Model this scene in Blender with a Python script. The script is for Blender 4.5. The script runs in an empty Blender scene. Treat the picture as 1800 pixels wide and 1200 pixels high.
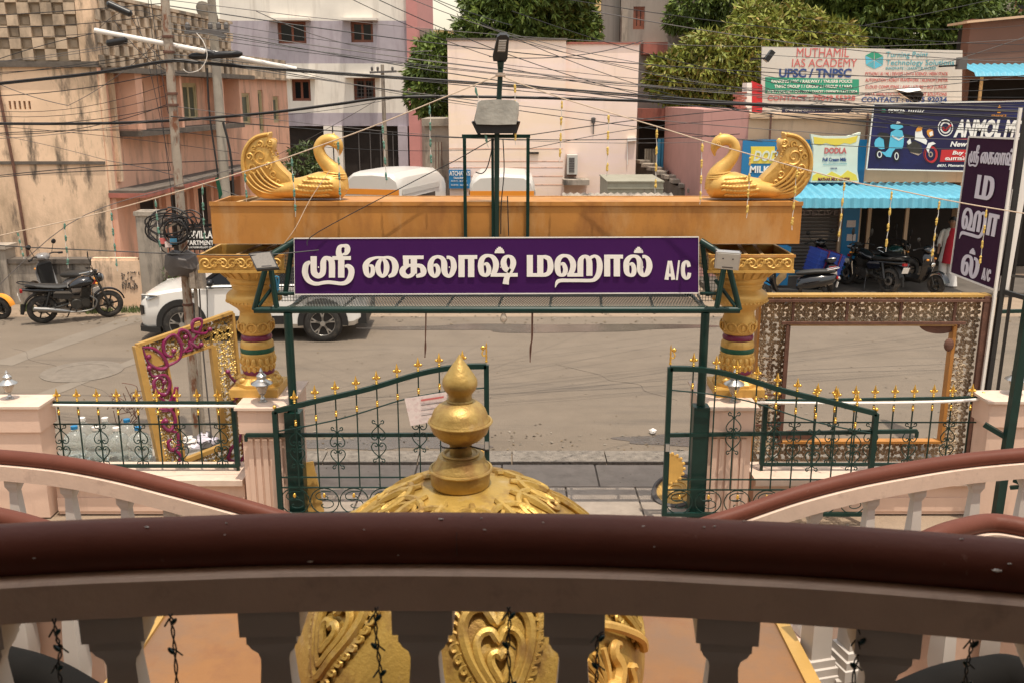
import bpy, bmesh, math, random
from mathutils import Vector, Matrix, noise
random.seed(7)
R = math.radians
SC = bpy.context.scene
COL = SC.collection
# ------------------------------------------------------------------ camera
CAMH = 4.5; PITCH = R(14.2); F = 1700.0
cs, sn = math.cos(PITCH), math.sin(PITCH)
cam_d = bpy.data.cameras.new('camera'); cam_d.sensor_width = 36; cam_d.lens = F/1800*36
cam_d.dof.use_dof = True; cam_d.dof.focus_distance = 11.5; cam_d.dof.aperture_fstop = 9.0
cam_d.clip_start = .05; cam_d.clip_end = 2000
cam = bpy.data.objects.new('camera', cam_d); COL.objects.link(cam)
cam.location = (0, 0, CAMH); cam.rotation_euler = (R(90)-PITCH, 0, 0)
SC.camera = cam
# ------------------------------------------------------------------ sky, sun, exposure
SUN_EL = R(77); SUN_AZ = R(152)          # azimuth measured from +Y towards +X: the sun stands high behind the camera
w = bpy.data.worlds.new('World'); SC.world = w; w.use_nodes = True
wn = w.node_tree.nodes; wl = w.node_tree.links
sky = wn.new('ShaderNodeTexSky'); sky.sky_type = 'NISHITA'; sky.sun_disc = False
sky.sun_elevation = SUN_EL; sky.sun_rotation = SUN_AZ; sky.air_density = 2.0; sky.dust_density = 2.2; sky.ozone_density = .8
wb = wn.new('ShaderNodeMix'); wb.data_type = 'RGBA'; wb.blend_type = 'MULTIPLY'; wb.inputs[0].default_value = 1; wb.inputs[7].default_value = (1.04, .97, .90, 1)   # the camera's warm white balance
hs = wn.new('ShaderNodeHueSaturation'); hs.inputs['Saturation'].default_value = .5   # milky, hazy sky
wl.new(sky.outputs[0], hs.inputs['Color']); wl.new(hs.outputs[0], wb.inputs[6]); wl.new(wb.outputs[2], wn['Background'].inputs[0]); wn['Background'].inputs[1].default_value = .15
sd = bpy.data.lights.new('sun', 'SUN'); sd.energy = 2.8; sd.angle = R(.53); sd.color = (1, .90, .76)
so = bpy.data.objects.new('sun', sd); COL.objects.link(so)
sdir = Vector((math.sin(SUN_AZ)*math.cos(SUN_EL), math.cos(SUN_AZ)*math.cos(SUN_EL), math.sin(SUN_EL)))
so.rotation_euler = (-sdir).to_track_quat('-Z', 'Y').to_euler(); so.location = sdir*60
vs = SC.view_settings; SC.display_settings.display_device = 'sRGB'
vs.view_transform = 'Standard'; vs.look = 'None'; vs.gamma = 1; vs.exposure = 0.64; vs.use_curve_mapping = False
# ------------------------------------------------------------------ pixel helpers (1800x1200 photograph)
def ray(px, py):
    u = (px-900)/F; v = (600-py)/F
    return Vector((u, cs+v*sn, -sn+v*cs))
def at(px, py, Y):
    r = ray(px, py); return Vector((r.x*Y/r.y, Y, CAMH+r.z*Y/r.y))
def gz(px, py, z=0.0):
    r = ray(px, py); t = (z-CAMH)/r.z; return Vector((r.x*t, r.y*t, z))
def X(px, py, Y): return at(px, py, Y).x
def Z(py, Y): return at(900, py, Y).z
# ------------------------------------------------------------------ mesh builder
def cat(pts, n=6, closed=False):
    P = [Vector(p) for p in pts]; N = len(P); out = []
    rng = N if closed else N-1
    for i in range(rng):
        if closed: a, b, c, d = P[(i-1) % N], P[i], P[(i+1) % N], P[(i+2) % N]
        else: a, b, c, d = P[max(i-1, 0)], P[i], P[i+1], P[min(i+2, N-1)]
        for k in range(n):
            t = k/n; t2 = t*t; t3 = t2*t
            out.append(.5*((2*b)+(c-a)*t+(2*a-5*b+4*c-d)*t2+(3*b-a-3*c+d)*t3))
    if not closed: out.append(P[-1])
    return out
class MB:
    def __init__(s): s.v = []; s.f = []
    def add(s, vs_, fs):
        n = len(s.v); s.v += [Vector(p) for p in vs_]; s.f += [tuple(i+n for i in f) for f in fs]; return s
    def box(s, c, d, rz=0, M=None, taper=1.0):
        hx, hy, hz = d[0]/2, d[1]/2, d[2]/2; vs_ = []
        for z in (-1, 1):
            k = taper if z > 0 else 1
            for x, y in ((-1, -1), (1, -1), (1, 1), (-1, 1)): vs_.append(Vector((x*hx*k, y*hy*k, z*hz)))
        m = M if M is not None else Matrix.Rotation(rz, 3, 'Z')
        return s.add([m @ p+Vector(c) for p in vs_], [(3, 2, 1, 0), (4, 5, 6, 7), (0, 1, 5, 4), (1, 2, 6, 5), (2, 3, 7, 6), (3, 0, 4, 7)])
    def bb(s, x0, x1, y0, y1, z0, z1): return s.box(((x0+x1)/2, (y0+y1)/2, (z0+z1)/2), (abs(x1-x0), abs(y1-y0), abs(z1-z0)))
    def bar(s, a, b, wd, hd=None, up=(0, 0, 1)):
        a = Vector(a); b = Vector(b); hd = hd or wd; d = (b-a); L = d.length
        if L < 1e-6: return s
        d.normalize(); u = Vector(up)
        if abs(d.dot(u)) > .98: u = Vector((0, 1, 0))
        x = d.cross(u).normalized(); y = x.cross(d).normalized()
        vs_ = [p+x*i*wd/2+y*j*hd/2 for p in (a, b) for i, j in ((-1, -1), (1, -1), (1, 1), (-1, 1))]
        return s.add(vs_, [(0, 1, 2, 3), (7, 6, 5, 4), (4, 5, 1, 0), (5, 6, 2, 1), (6, 7, 3, 2), (7, 4, 0, 3)])
    def tube(s, pts, r, n=6, closed=False, cap=True, flat=1.0):
        P = [Vector(p) for p in pts]; N = len(P)
        rr = r if hasattr(r, '__len__') else [r]*N
        vs_ = []; px = None
        for i in range(N):
            if closed: d = P[(i+1) % N]-P[(i-1) % N]
            else: d = P[min(i+1, N-1)]-P[max(i-1, 0)]
            if d.length < 1e-9: d = Vector((0, 0, 1))
            d.normalize()
            if px is None:
                u = Vector((0, 0, 1)) if abs(d.z) < .95 else Vector((0, 1, 0))
                px = d.cross(u).normalized()
            else:
                px = px-d*px.dot(d)
                px = px.normalized() if px.length > 1e-6 else d.orthogonal().normalized()
            py_ = d.cross(px)
            for k in range(n):
                a = 2*math.pi*k/n
                vs_.append(P[i]+(px*math.cos(a)+py_*math.sin(a)*flat)*rr[i])
        fs = []
        for i in range(N if closed else N-1):
            j = (i+1) % N
            for k in range(n): fs.append((i*n+k, i*n+(k+1) % n, j*n+(k+1) % n, j*n+k))
        if cap and not closed: fs += [tuple(reversed(range(n))), tuple((N-1)*n+k for k in range(n))]
        return s.add(vs_, fs)
    def lathe(s, prof, c=(0, 0, 0), n=20, a0=0, sq=None, axis='Z', M=None):
        # prof [(r,z)]
        vs_ = []; fs = []; N = len(prof)
        for r, z in prof:
            for k in range(n):
                a = a0+2*math.pi*k/n; p = Vector((r*math.cos(a), r*math.sin(a), z))
                if axis == 'Y': p = Vector((p.x, p.z, p.y))
                if axis == 'X': p = Vector((p.z, p.x, p.y))
                if M is not None: p = M @ p
                vs_.append(p+Vector(c))
        for i in range(N-1):
            for k in range(n):
                q = (i*n+k, i*n+(k+1) % n, (i+1)*n+(k+1) % n, (i+1)*n+k)
                fs.append(q)
        fs += [tuple(reversed(range(n))), tuple((N-1)*n+k for k in range(n))]
        return s.add(vs_, fs)
    def prism(s, poly, a, b):
        # poly: list of 3D points, extruded by vector (b-a) given as a=offset0,b=offset1
        P = [Vector(p) for p in poly]; n = len(P); a = Vector(a); b = Vector(b)
        vs_ = [p+a for p in P]+[p+b for p in P]
        fs = [tuple(reversed(range(n))), tuple(range(n, 2*n))]+[(i, (i+1) % n, (i+1) % n+n, i+n) for i in range(n)]
        return s.add(vs_, fs)
    def loft(s, rings, cap=True, closed=True):
        n = len(rings[0]); vs_ = [p for r in rings for p in r]; fs = []
        for i in range(len(rings)-1):
            for k in range(n if closed else n-1):
                fs.append((i*n+k, i*n+(k+1) % n, (i+1)*n+(k+1) % n, (i+1)*n+k))
        if cap: fs += [tuple(reversed(range(n))), tuple((len(rings)-1)*n+k for k in range(n))]
        return s.add(vs_, fs)
    def ell(s, c, rad, n=12, m=8, M=None):
        rings = []
        for i in range(m+1):
            a = math.pi*i/m; a = min(max(a, .03), math.pi-.03); ring = []
            for k in range(n):
                b = 2*math.pi*k/n
                p = Vector((rad[0]*math.sin(a)*math.cos(b), rad[1]*math.sin(a)*math.sin(b), -rad[2]*math.cos(a)))
                if M is not None: p = M @ p
                ring.append(p+Vector(c))
            rings.append(ring)
        return s.loft(rings)
    def torus(s, c, Rr, r, n=20, m=8, axis='Y', flat=1.0):
        pts = []
        for k in range(n):
            a = 2*math.pi*k/n; x, y = Rr*math.cos(a), Rr*math.sin(a)
            pts.append(Vector(c)+(Vector((x, 0, y)) if axis == 'Y' else Vector((0, x, y)) if axis == 'X' else Vector((x, y, 0))))
        return s.tube(pts, r, m, closed=True, flat=flat)
    def quad(s, a, b, c, d): return s.add([a, b, c, d], [(0, 1, 2, 3)])
    def xf(s, M):
        s.v = [M @ p for p in s.v]; return s
    def build(s, name, mt, parent=None, smooth=False, kind=None, label=None, fixn=True):
        off = Vector((0, 0, 0)); p = parent
        while p is not None: off += Vector(p.location); p = p.parent
        me = bpy.data.meshes.new(name)
        me.from_pydata([tuple(v-off) for v in s.v], [], s.f)
        if fixn and len(s.f) < 60000:
            bm = bmesh.new(); bm.from_mesh(me); bmesh.ops.recalc_face_normals(bm, faces=bm.faces); bm.to_mesh(me); bm.free()
        if smooth:
            me.polygons.foreach_set('use_smooth', [True]*len(me.polygons))
            try: me.set_sharp_from_angle(angle=R(smooth if smooth > 1 else 40))
            except Exception: pass
        me.materials.append(mt)
        o = bpy.data.objects.new(name, me); COL.objects.link(o); o.parent = parent
        if kind: o['kind'] = kind
        if label: o['label'] = label
        return o
def link_copy(src, parent, loc=None, rot=None, name=None):
    o = src.copy(); COL.objects.link(o); o.parent = parent
    if loc is not None: o.location = loc
    if rot is not None: o.rotation_euler = rot
    return o
def tag(o, label, cat_, group=None, kind=None):
    o['label'] = label; o['category'] = cat_
    if group: o['group'] = group
    if kind: o['kind'] = kind
    return o
def T(name, label, cat_, loc=(0, 0, 0), group=None):
    o = bpy.data.objects.new(name, None); o.empty_display_size = .2; COL.objects.link(o); o.location = loc
    return tag(o, label, cat_, group)
def copy_tree(o, parent=None):
    c = o.copy(); COL.objects.link(c); c.parent = parent
    for ch in list(o.children): copy_tree(ch, c)
    return c
ORD = ['first', 'second', 'third', 'fourth', 'fifth', 'sixth', 'seventh', 'eighth', 'ninth', 'tenth', 'eleventh', 'twelfth', 'thirteenth', 'fourteenth', 'fifteenth', 'sixteenth', 'seventeenth', 'eighteenth', 'nineteenth', 'twentieth']
ORD += ['twenty-'+o for o in ORD[:9]]+['thirtieth']+['thirty-'+o for o in ORD[:9]]+['fortieth']+['forty-'+o for o in ORD[:9]]
def structure(o): o['kind'] = 'structure'; return o
# ------------------------------------------------------------------ materials
def mat(name, col, rough=.65, metal=0., nv=.12, ns=3., bump=0., bs=60., grime=None, spec=.4, g2=None, alpha=None, emit=None, coat=0, isl=None):
    m = bpy.data.materials.new(name); m.use_nodes = True; nt = m.node_tree; N = nt.nodes; L = nt.links
    b = N['Principled BSDF']; b.inputs['Roughness'].default_value = rough; b.inputs['Metallic'].default_value = metal
    b.inputs['Specular IOR Level'].default_value = spec; b.inputs['Coat Weight'].default_value = coat
    g = N.new('ShaderNodeNewGeometry')
    def noisev(scale, detail=5, vec=None, rgh=.6):
        n = N.new('ShaderNodeTexNoise'); n.inputs['Scale'].default_value = scale; n.inputs['Detail'].default_value = detail; n.inputs['Roughness'].default_value = rgh
        if vec:
            mp = N.new('ShaderNodeMapping'); mp.inputs['Scale'].default_value = vec; L.new(g.outputs['Position'], mp.inputs[0]); L.new(mp.outputs[0], n.inputs['Vector'])
        else: L.new(g.outputs['Position'], n.inputs['Vector'])
        return n.outputs[0]
    def mix(fac, a, c, mode='MIX'):
        x = N.new('ShaderNodeMix'); x.data_type = 'RGBA'; x.blend_type = mode
        for sock, val in ((x.inputs[0], fac), (x.inputs[6], a), (x.inputs[7], c)):
            if hasattr(val, 'links'): L.new(val, sock)
            else: sock.default_value = val if not isinstance(val, tuple) else (*val, 1)[:4]
        return x.outputs[2]
    def rng(v, a, c, lo, hi):
        r = N.new('ShaderNodeMapRange'); r.inputs[1].default_value = a; r.inputs[2].default_value = c; r.inputs[3].default_value = lo; r.inputs[4].default_value = hi
        L.new(v, r.inputs[0]); return r.outputs[0]
    c = (*col, 1)
    base = None
    if isl:   # different colour on every loose piece
        rp = N.new('ShaderNodeValToRGB'); rp.color_ramp.interpolation = 'LINEAR'
        els = rp.color_ramp.elements
        for i, k in enumerate(isl):
            e = els[i] if i < 2 else els.new(i/(len(isl)-1))
            e.position = i/(len(isl)-1); e.color = (*k, 1)
        L.new(g.outputs['Random Per Island'], rp.inputs[0]); base = rp.outputs[0]
    else:
        r_ = N.new('ShaderNodeRGB'); r_.outputs[0].default_value = c; base = r_.outputs[0]
    if nv:
        f = rng(noisev(ns), .25, .75, 1-nv, 1+nv)
        cmb = N.new('ShaderNodeCombineColor')
        for i in range(3): L.new(f, cmb.inputs[i])
        base = mix(1.0, base, cmb.outputs[0], 'MULTIPLY')
    for gr in (grime, g2):
        if gr:   # (colour, amount, scale, (vec), lo, hi)
            f = rng(noisev(gr[2], 8, gr[3], .68), gr[4], gr[5], 0, gr[1]); base = mix(f, base, gr[0])
    L.new(base, b.inputs['Base Color'])
    if bump:
        bp = N.new('ShaderNodeBump'); bp.inputs['Strength'].default_value = bump; bp.inputs['Distance'].default_value = .02
        L.new(noisev(bs, 4), bp.inputs['Height']); L.new(bp.outputs[0], b.inputs['Normal'])
    if emit: b.inputs['Emission Color'].default_value = (*col, 1); b.inputs['Emission Strength'].default_value = emit
    if alpha is not None: b.inputs['Alpha'].default_value = alpha
    return m
def glass(name, col=(.8, .85, .85), rough=.05, trans=1.0, ior=1.2):
    m = bpy.data.materials.new(name); m.use_nodes = True; b = m.node_tree.nodes['Principled BSDF']
    b.inputs['Base Color'].default_value = (*col, 1); b.inputs['Roughness'].default_value = rough; b.inputs['Transmission Weight'].default_value = trans; b.inputs['IOR'].default_value = ior
    return m
DIRT = (.10, .075, .055)
m_road = mat('asphalt', (.155, .122, .090), .9, nv=.12, ns=1.6, bump=.5, bs=70, grime=((.19, .152, .114), .5, .45, (.35, 1.6, 1), .45, .7), g2=((.092, .076, .062), .65, 1.1, (.16, 1.5, 1), .54, .70))
m_dirt = mat('sandy_dirt', (.27, .20, .14), .95, nv=.25, ns=2.2, bump=.5, bs=30, grime=((.16, .12, .085), .6, 1.1, (1, 1, 1), .5, .65))
m_mud = mat('wet_mud', (.085, .068, .055), .14, nv=.2, ns=4, bump=.2, bs=25)
m_conc = mat('concrete', (.30, .26, .21), .9, nv=.18, ns=3, bump=.3, bs=50, grime=(DIRT, .6, 2.5, (1, 1, .35), .55, .72))
m_concw = mat('weathered_concrete', (.33, .28, .225), .9, nv=.2, ns=2, bump=.35, bs=40, grime=((.05, .043, .037), .9, 1.5, (1.6, 1.6, .3), .47, .63))
m_kerb = mat('gutter_stone', (.19, .163, .135), .9, nv=.4, ns=10, bump=.8, bs=40, grime=((.055, .047, .04), .85, 13, (1, 1, 1), .58, .66))
m_tile = mat('paver_stone', (.29, .24, .195), .8, nv=.15, ns=5, bump=.15, bs=80, grime=(DIRT, .4, 4, (1, 1, 1), .5, .75))
m_joint = mat('dark_joint', (.13, .107, .086), .95)
m_pink = mat('pink_plaster', (.64, .45, .345), .7, nv=.06, ns=2.5, bump=.08, bs=35, grime=((.35, .23, .17), .45, 3, (1.5, 1.5, .35), .55, .75))
m_pinkb = mat('peach_wall_paint', (.81, .645, .58), .75, nv=.05, ns=1.2, bump=.06, bs=30, grime=((.40, .30, .26), .5, 1.1, (1.5, 1.5, .25), .56, .74), g2=((.80, .625, .46), .8, .35, (.2, .2, 1.1), .46, .56))
m_grey = mat('baluster_grey', (.47, .43, .39), .6, nv=.05, ns=6)
m_bal = mat('balustrade_cream', (.60, .46, .365), .65, nv=.08, ns=8, bump=.06, bs=60, grime=((.35, .25, .2), .5, 9, (1, 1, 1), .56, .7))
m_beam_d = mat('balustrade_shade_paint', (.235, .165, .125), .7, nv=.08, ns=7, bump=.1, bs=55)
m_brown = mat('brown_gloss_paint', (.120, .040, .026), .5, nv=.1, ns=5, bump=.08, bs=30, spec=.14, coat=0, grime=((.35, .22, .18), .25, 25, (1, 1, 1), .66, .72))
m_gold = mat('gold_paint', (.60, .36, .095), .42, .3, nv=.16, ns=6, bump=.12, bs=60, grime=((.26, .13, .03), .6, 7, (1, 1, .6), .55, .72))
m_golddull = mat('aged_gold_paint', (.40, .265, .08), .42, .45, nv=.22, ns=5, bump=.15, bs=70, grime=((.20, .085, .03), .75, 6, (1, 1, .45), .53, .7), g2=((.5, .40, .25), .35, 11, (1, 1, 1), .58, .72))
m_ochre = mat('ochre_panel_paint', (.43, .19, .042), .5, nv=.12, ns=2, bump=.06, bs=30, grime=((.24, .095, .028), .7, 2.6, (1, 1, .4), .48, .68), g2=((.50, .31, .14), .6, 1.7, (1.5, 1.5, .5), .52, .7))
m_goldpl = mat('gold_frame_paint', (.50, .30, .085), .45, .3, nv=.15, ns=5, bump=.1, bs=60)
m_brass = mat('bright_gold_finial', (.75, .46, .10), .25, .85, nv=.05)
m_purple = mat('purple_gloss', (.19, .012, .07), .3, nv=.15, ns=9, spec=.6, coat=.3)
m_maroon = mat('maroon_band', (.16, .015, .05), .35, nv=.1)
m_greenb = mat('green_band', (.008, .075, .04), .35, nv=.1)
m_green = mat('dark_green_enamel', (.006, .027, .021), .35, nv=.2, ns=9, spec=.3, bump=.03, bs=40)
m_signp = mat('purple_sign_vinyl', (.048, .009, .078), .5, nv=.05, ns=2, spec=.15)
m_signp2 = mat('plum_sign_vinyl', (.036, .010, .030), .75, nv=.1, ns=2, spec=.08)
m_white = mat('white_acrylic', (.80, .76, .70), .4, nv=.02)
m_lav = mat('pale_lettering', (.60, .56, .62), .45, nv=.02)
m_ltrim = mat('white_trim', (.72, .68, .62), .5, nv=.04)
m_black = mat('black_paint', (.012, .011, .011), .35, nv=.1)
m_railshade = mat('shaded_rail_paint', (.010, .009, .008), .85, nv=.2, ns=6, spec=.1)  # brown rail paint darkened to near black for deep shade
m_blackm = mat('black_plastic', (.018, .017, .016), .55, nv=.2, ns=12)
m_rubber = mat('tyre_rubber', (.028, .025, .022), .85, nv=.25, ns=14, grime=((.16, .13, .10), .5, 6, (1, 1, 1), .5, .7))
m_chrome = mat('chrome', (.62, .60, .57), .18, 1., nv=.05)
m_alu = mat('brushed_aluminium', (.50, .49, .47), .35, .9, nv=.08)
m_silver = mat('silver_paint', (.46, .45, .43), .3, .8, nv=.06)
m_steelr = mat('rusty_steel', (.34, .285, .225), .7, .1, nv=.2, ns=5, bump=.2, bs=60, grime=((.17, .055, .02), .9, 5, (3, 3, .9), .50, .60))
m_rust = mat('rust_brown', (.13, .062, .042), .75, .1, nv=.3, ns=9, bump=.2, bs=60)
m_filig = mat('faded_filigree', (.43, .33, .215), .6, .1, nv=.3, ns=6, grime=((.14, .075, .045), .8, 4, (1, 1, 1), .47, .66))
m_filigg = mat('gold_filigree', (.50, .34, .10), .4, .45, nv=.25, ns=10)
m_cable = mat('cable_black', (.014, .013, .013), .5, nv=.1)
m_cableg = mat('cable_grey', (.10, .09, .085), .6, nv=.1)
m_rope = mat('jute_rope', (.50, .39, .29), .9, nv=.2, ns=30)
m_glassd = mat('dark_window_glass', (.010, .010, .011), .15, nv=.1, spec=.22)
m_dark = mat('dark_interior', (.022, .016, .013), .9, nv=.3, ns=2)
m_wood = mat('brown_window_wood', (.20, .065, .035), .55, nv=.2, ns=8)
m_plank = mat('raw_wood', (.45, .29, .13), .7, nv=.3, ns=10)
m_blue = mat('sky_blue_sheet', (.10, .34, .45), .55, nv=.08, ns=4, grime=((.15, .3, .38), .4, 3, (1, 1, .4), .55, .72))
m_blued = mat('blue_sheet', (.055, .23, .37), .55, nv=.2, ns=3, grime=((.05, .09, .11), .6, 3, (1.5, 1.5, .4), .52, .7))
m_signb = mat('blue_sign_vinyl', (.018, .17, .36), .45, nv=.04)
m_navy = mat('navy_vinyl', (.009, .008, .045), .4, nv=.25, ns=.8, grime=((.012, .016, .10), .9, .35, (1, 1, 1.3), .5, .62))
m_yel = mat('yellow_vinyl', (.72, .55, .07), .5, nv=.03)
m_red = mat('red_vinyl', (.50, .022, .026), .45, nv=.05)
m_redf = mat('faded_red_print', (.52, .13, .12), .6, nv=.1)
m_tgreen = mat('green_print', (.03, .28, .17), .55, nv=.05)
m_tblue = mat('dark_blue_print', (.03, .065, .20), .55, nv=.05)
m_teal = mat('teal_print', (.09, .36, .42), .55, nv=.05)
m_cyan = mat('cyan_print', (.10, .45, .60), .45, nv=.04)
m_orange = mat('orange_paint', (.70, .27, .03), .4, nv=.05, coat=.2)
m_bill = mat('billboard_vinyl', (.58, .54, .48), .6, nv=.05, ns=1, grime=((.45, .4, .34), .4, 1.4, (1, 1, .4), .5, .7))
m_milk = mat('pale_pack_print', (.62, .66, .55), .5, nv=.06)
m_vanw = mat('white_van_paint', (.52, .495, .455), .35, nv=.03, ns=2, coat=.3)
m_carw = mat('pearl_white_paint', (.72, .69, .64), .22, nv=.02, coat=.7)
m_orangest = mat('orange_stripe', (.62, .22, .02), .45, nv=.05)
m_yfab = mat('yellow_tassel', (.62, .42, .10), .8, nv=.15, ns=20)
m_gfab = mat('green_tassel', (.10, .21, .16), .8, nv=.25, ns=20)
m_wfab = mat('white_string', (.62, .58, .52), .8, nv=.1)
m_lilac = mat('lilac_paint', (.38, .335, .365), .8, nv=.12, ns=1.5, grime=((.24, .19, .215), .75, 1.2, (2.5, 2.5, .3), .48, .7), bump=.05, bs=30)
m_cream = mat('cream_white_paint', (.70, .645, .57), .8, nv=.08, ns=1.2, grime=((.40, .345, .29), .65, 1.3, (2.5, 2.5, .22), .54, .74), bump=.05, bs=30)
m_oldc = mat('stained_cream_plaster', (.74, .52, .35), .85, nv=.12, ns=1.2, bump=.25, bs=25, grime=((.33, .235, .15), .8, .9, (1.3, 1.3, .55), .47, .68), g2=((.085, .066, .05), .9, 1.3, (1.9, 1.9, .5), .53, .65))
m_oldj = mat('sooty_block_plaster', (.50, .38, .27), .85, nv=.25, ns=2, bump=.3, bs=25, grime=((.10, .08, .062), .85, 1.3, (1.4, 1.4, .6), .42, .62))
m_oldp = mat('old_pink_plaster', (.66, .37, .255), .8, nv=.12, ns=1.3, bump=.15, bs=25, grime=((.28, .19, .14), .7, 1.1, (1.5, 1.5, .35), .50, .70), g2=((.09, .068, .055), .8, 1.8, (2, 2, .35), .56, .68))
m_soot = mat('sooty_ledge', (.11, .09, .073), .9, nv=.35, ns=4, bump=.3, bs=25)
m_redpl = mat('faded_red_plaster', (.33, .11, .08), .8, nv=.2, ns=3, grime=((.10, .06, .05), .7, 2, (1.5, 1.5, .4), .5, .7))
m_mauve = mat('mauve_plaster', (.43, .225, .195), .8, nv=.08, ns=2, grime=((.25, .14, .12), .5, 2, (2, 2, .3), .54, .72))
m_beige = mat('beige_plaster', (.56, .385, .25), .8, nv=.08, ns=2, grime=((.3, .21, .15), .5, 2, (2, 2, .3), .54, .72))
m_yellw = mat('yellow_building_paint', (.58, .40, .18), .8, nv=.06, ns=1)
m_greyb = mat('grey_building_paint', (.30, .255, .215), .85, nv=.12, ns=1, grime=((.14, .12, .10), .6, 1.2, (2, 2, .3), .5, .7))
m_slateb = mat('blue_grey_paint', (.20, .25, .28), .8, nv=.08)
m_brownb = mat('brown_wall_paint', (.155, .072, .048), .8, nv=.1, ns=1)
m_marble = mat('white_marble', (.60, .565, .50), .3, nv=.06, ns=4, grime=((.35, .29, .24), .6, 5, (1, 2.2, 1), .55, .6))
m_tarp = mat('grey_tarpaulin', (.09, .08, .075), .6, nv=.2, ns=8)
m_bark = mat('bark', (.085, .06, .042), .9, nv=.3, ns=8, bump=.5, bs=30)
LG = [(.055, .085, .018), (.095, .135, .027), (.075, .112, .024), (.13, .165, .034), (.105, .145, .028)]
LG0 = [(.05, .075, .018), (.10, .14, .028), (.065, .10, .022), (.15, .18, .035), (.075, .11, .024), (.18, .19, .045), (.06, .09, .02), (.15, .18, .04), (.22, .21, .06), (.10, .13, .03)]
m_leafg = mat('mango_leaf', (0, 0, 0), .45, nv=.45, ns=.9, isl=LG, spec=.2)
m_leafy = mat('young_mango_leaf', (0, 0, 0), .45, nv=.45, ns=.8, isl=[(.11, .14, .028), (.21, .235, .042), (.16, .195, .034), (.26, .26, .055), (.19, .215, .038), (.26, .18, .06), (.14, .175, .032)], spec=.2)
m_leafb = mat('bush_leaf', (0, 0, 0), .5, nv=.2, ns=2, isl=[(.04, .06, .018), (.08, .11, .03), (.055, .08, .02)])
m_grass = mat('grass_blade', (0, 0, 0), .7, nv=.2, ns=3, isl=[(.06, .09, .025), (.12, .14, .05), (.08, .11, .03)])
m_bottle = glass('clear_bottle_plastic', (.80, .84, .82), .12, .85, 1.15)
m_lampg = glass('lamp_glass', (.70, .62, .52), .25, .6, 1.3)
m_skin = mat('skin', (.22, .115, .07), .5, nv=.05)
m_hair = mat('black_hair', (.012, .01, .009), .5, nv=.2)
m_redc = mat('red_cloth', (.40, .018, .03), .85, nv=.12, ns=9)
m_whitec = mat('white_cloth', (.66, .62, .58), .85, nv=.08, ns=9)
m_crate = mat('blue_crate_plastic', (.018, .055, .30), .5, nv=.12, ns=5)
m_mesh = mat('mesh_wire', (.13, .135, .115), .5, .3)
m_paper = mat('poster_paper', (.66, .56, .52), .8, nv=.1, ns=18, grime=((.5, .3, .3), .4, 25, (1, 1, 1), .5, .6))
m_dome = mat('dusty_gold_paint', (.43, .275, .065), .40, .45, nv=.25, ns=5, bump=.2, bs=60, grime=((.19, .095, .035), .75, 7, (1, 1, .6), .5, .66), g2=((.46, .38, .25), .4, 10, (1, 1, 1), .55, .7))
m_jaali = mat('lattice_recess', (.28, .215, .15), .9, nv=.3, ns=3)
m_porch = mat('dusty_porch_paint', (.23, .105, .034), .65, nv=.12, ns=2.5, bump=.1, bs=40, grime=((.15, .095, .062), .7, 1.1, (1, 1, 1), .46, .66), g2=((.17, .07, .03), .6, 3, (1, 1, 1), .52, .66))
m_lens = mat('led_lens', (.20, .18, .155), .3, nv=.15, ns=60)
m_bin = mat('grey_green_container_paint', (.27, .255, .195), .7, nv=.1, ns=3, grime=((.15, .13, .09), .5, 3, (2, 2, .5), .5, .7))
m_ac = mat('ac_casing', (.50, .48, .43), .6, nv=.05)
m_red_tl = mat('red_tail_lens', (.30, .01, .012), .2, nv=.05)
m_headl = mat('headlamp_lens', (.20, .20, .20), .08, .3, nv=.1)
m_bodyk = mat('black_bike_gloss', (.010, .010, .011), .14, nv=.05, coat=.6)
m_bodyg = mat('grey_scooter_gloss', (.20, .19, .185), .2, nv=.05, coat=.5)
m_seat = mat('seat_vinyl', (.020, .019, .018), .6, nv=.15, ns=20)
m_engine = mat('engine_metal', (.060, .056, .05), .45, .6, nv=.3, ns=15)
m_exh = mat('exhaust_steel', (.26, .25, .235), .3, .8, nv=.15)
# ================================================================== helpers for walls
def wall(mb, P0, u, L, z0, z1, holes=(), depth=.2, n=None):
    P0 = Vector(P0); u = Vector(u).normalized(); n = Vector(n) if n else Vector((u.y, -u.x, 0)); up = Vector((0, 0, 1))
    us = sorted(set([0, L]+[h[i] for h in holes for i in (0, 1)])); zs = sorted(set([z0, z1]+[h[i] for h in holes for i in (2, 3)]))
    p = lambda a, z, d=0: Vector((P0.x, P0.y, 0))+u*a+up*z-n*d
    for i in range(len(us)-1):
        for j in range(len(zs)-1):
            a0, a1, b0, b1 = us[i], us[i+1], zs[j], zs[j+1]; ca, cb = (a0+a1)/2, (b0+b1)/2
            if any(h[0] < ca < h[1] and h[2] < cb < h[3] for h in holes): continue
            mb.quad(p(a0, b0), p(a1, b0), p(a1, b1), p(a0, b1))
    for a0, a1, b0, b1 in holes:
        mb.quad(p(a0, b0), p(a0, b1), p(a0, b1, depth), p(a0, b0, depth)); mb.quad(p(a1, b0), p(a1, b1), p(a1, b1, depth), p(a1, b0, depth))
        mb.quad(p(a0, b0), p(a1, b0), p(a1, b0, depth), p(a0, b0, depth)); mb.quad(p(a0, b1), p(a1, b1), p(a1, b1, depth), p(a0, b1, depth))
    q = [p(0, z0), p(L, z0), p(L, z1), p(0, z1)]; r = [p(0, z0, depth), p(L, z0, depth), p(L, z1, depth), p(0, z1, depth)]
    for i in range(4): mb.quad(q[i], q[(i+1) % 4], r[(i+1) % 4], r[i])
    return p
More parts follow.
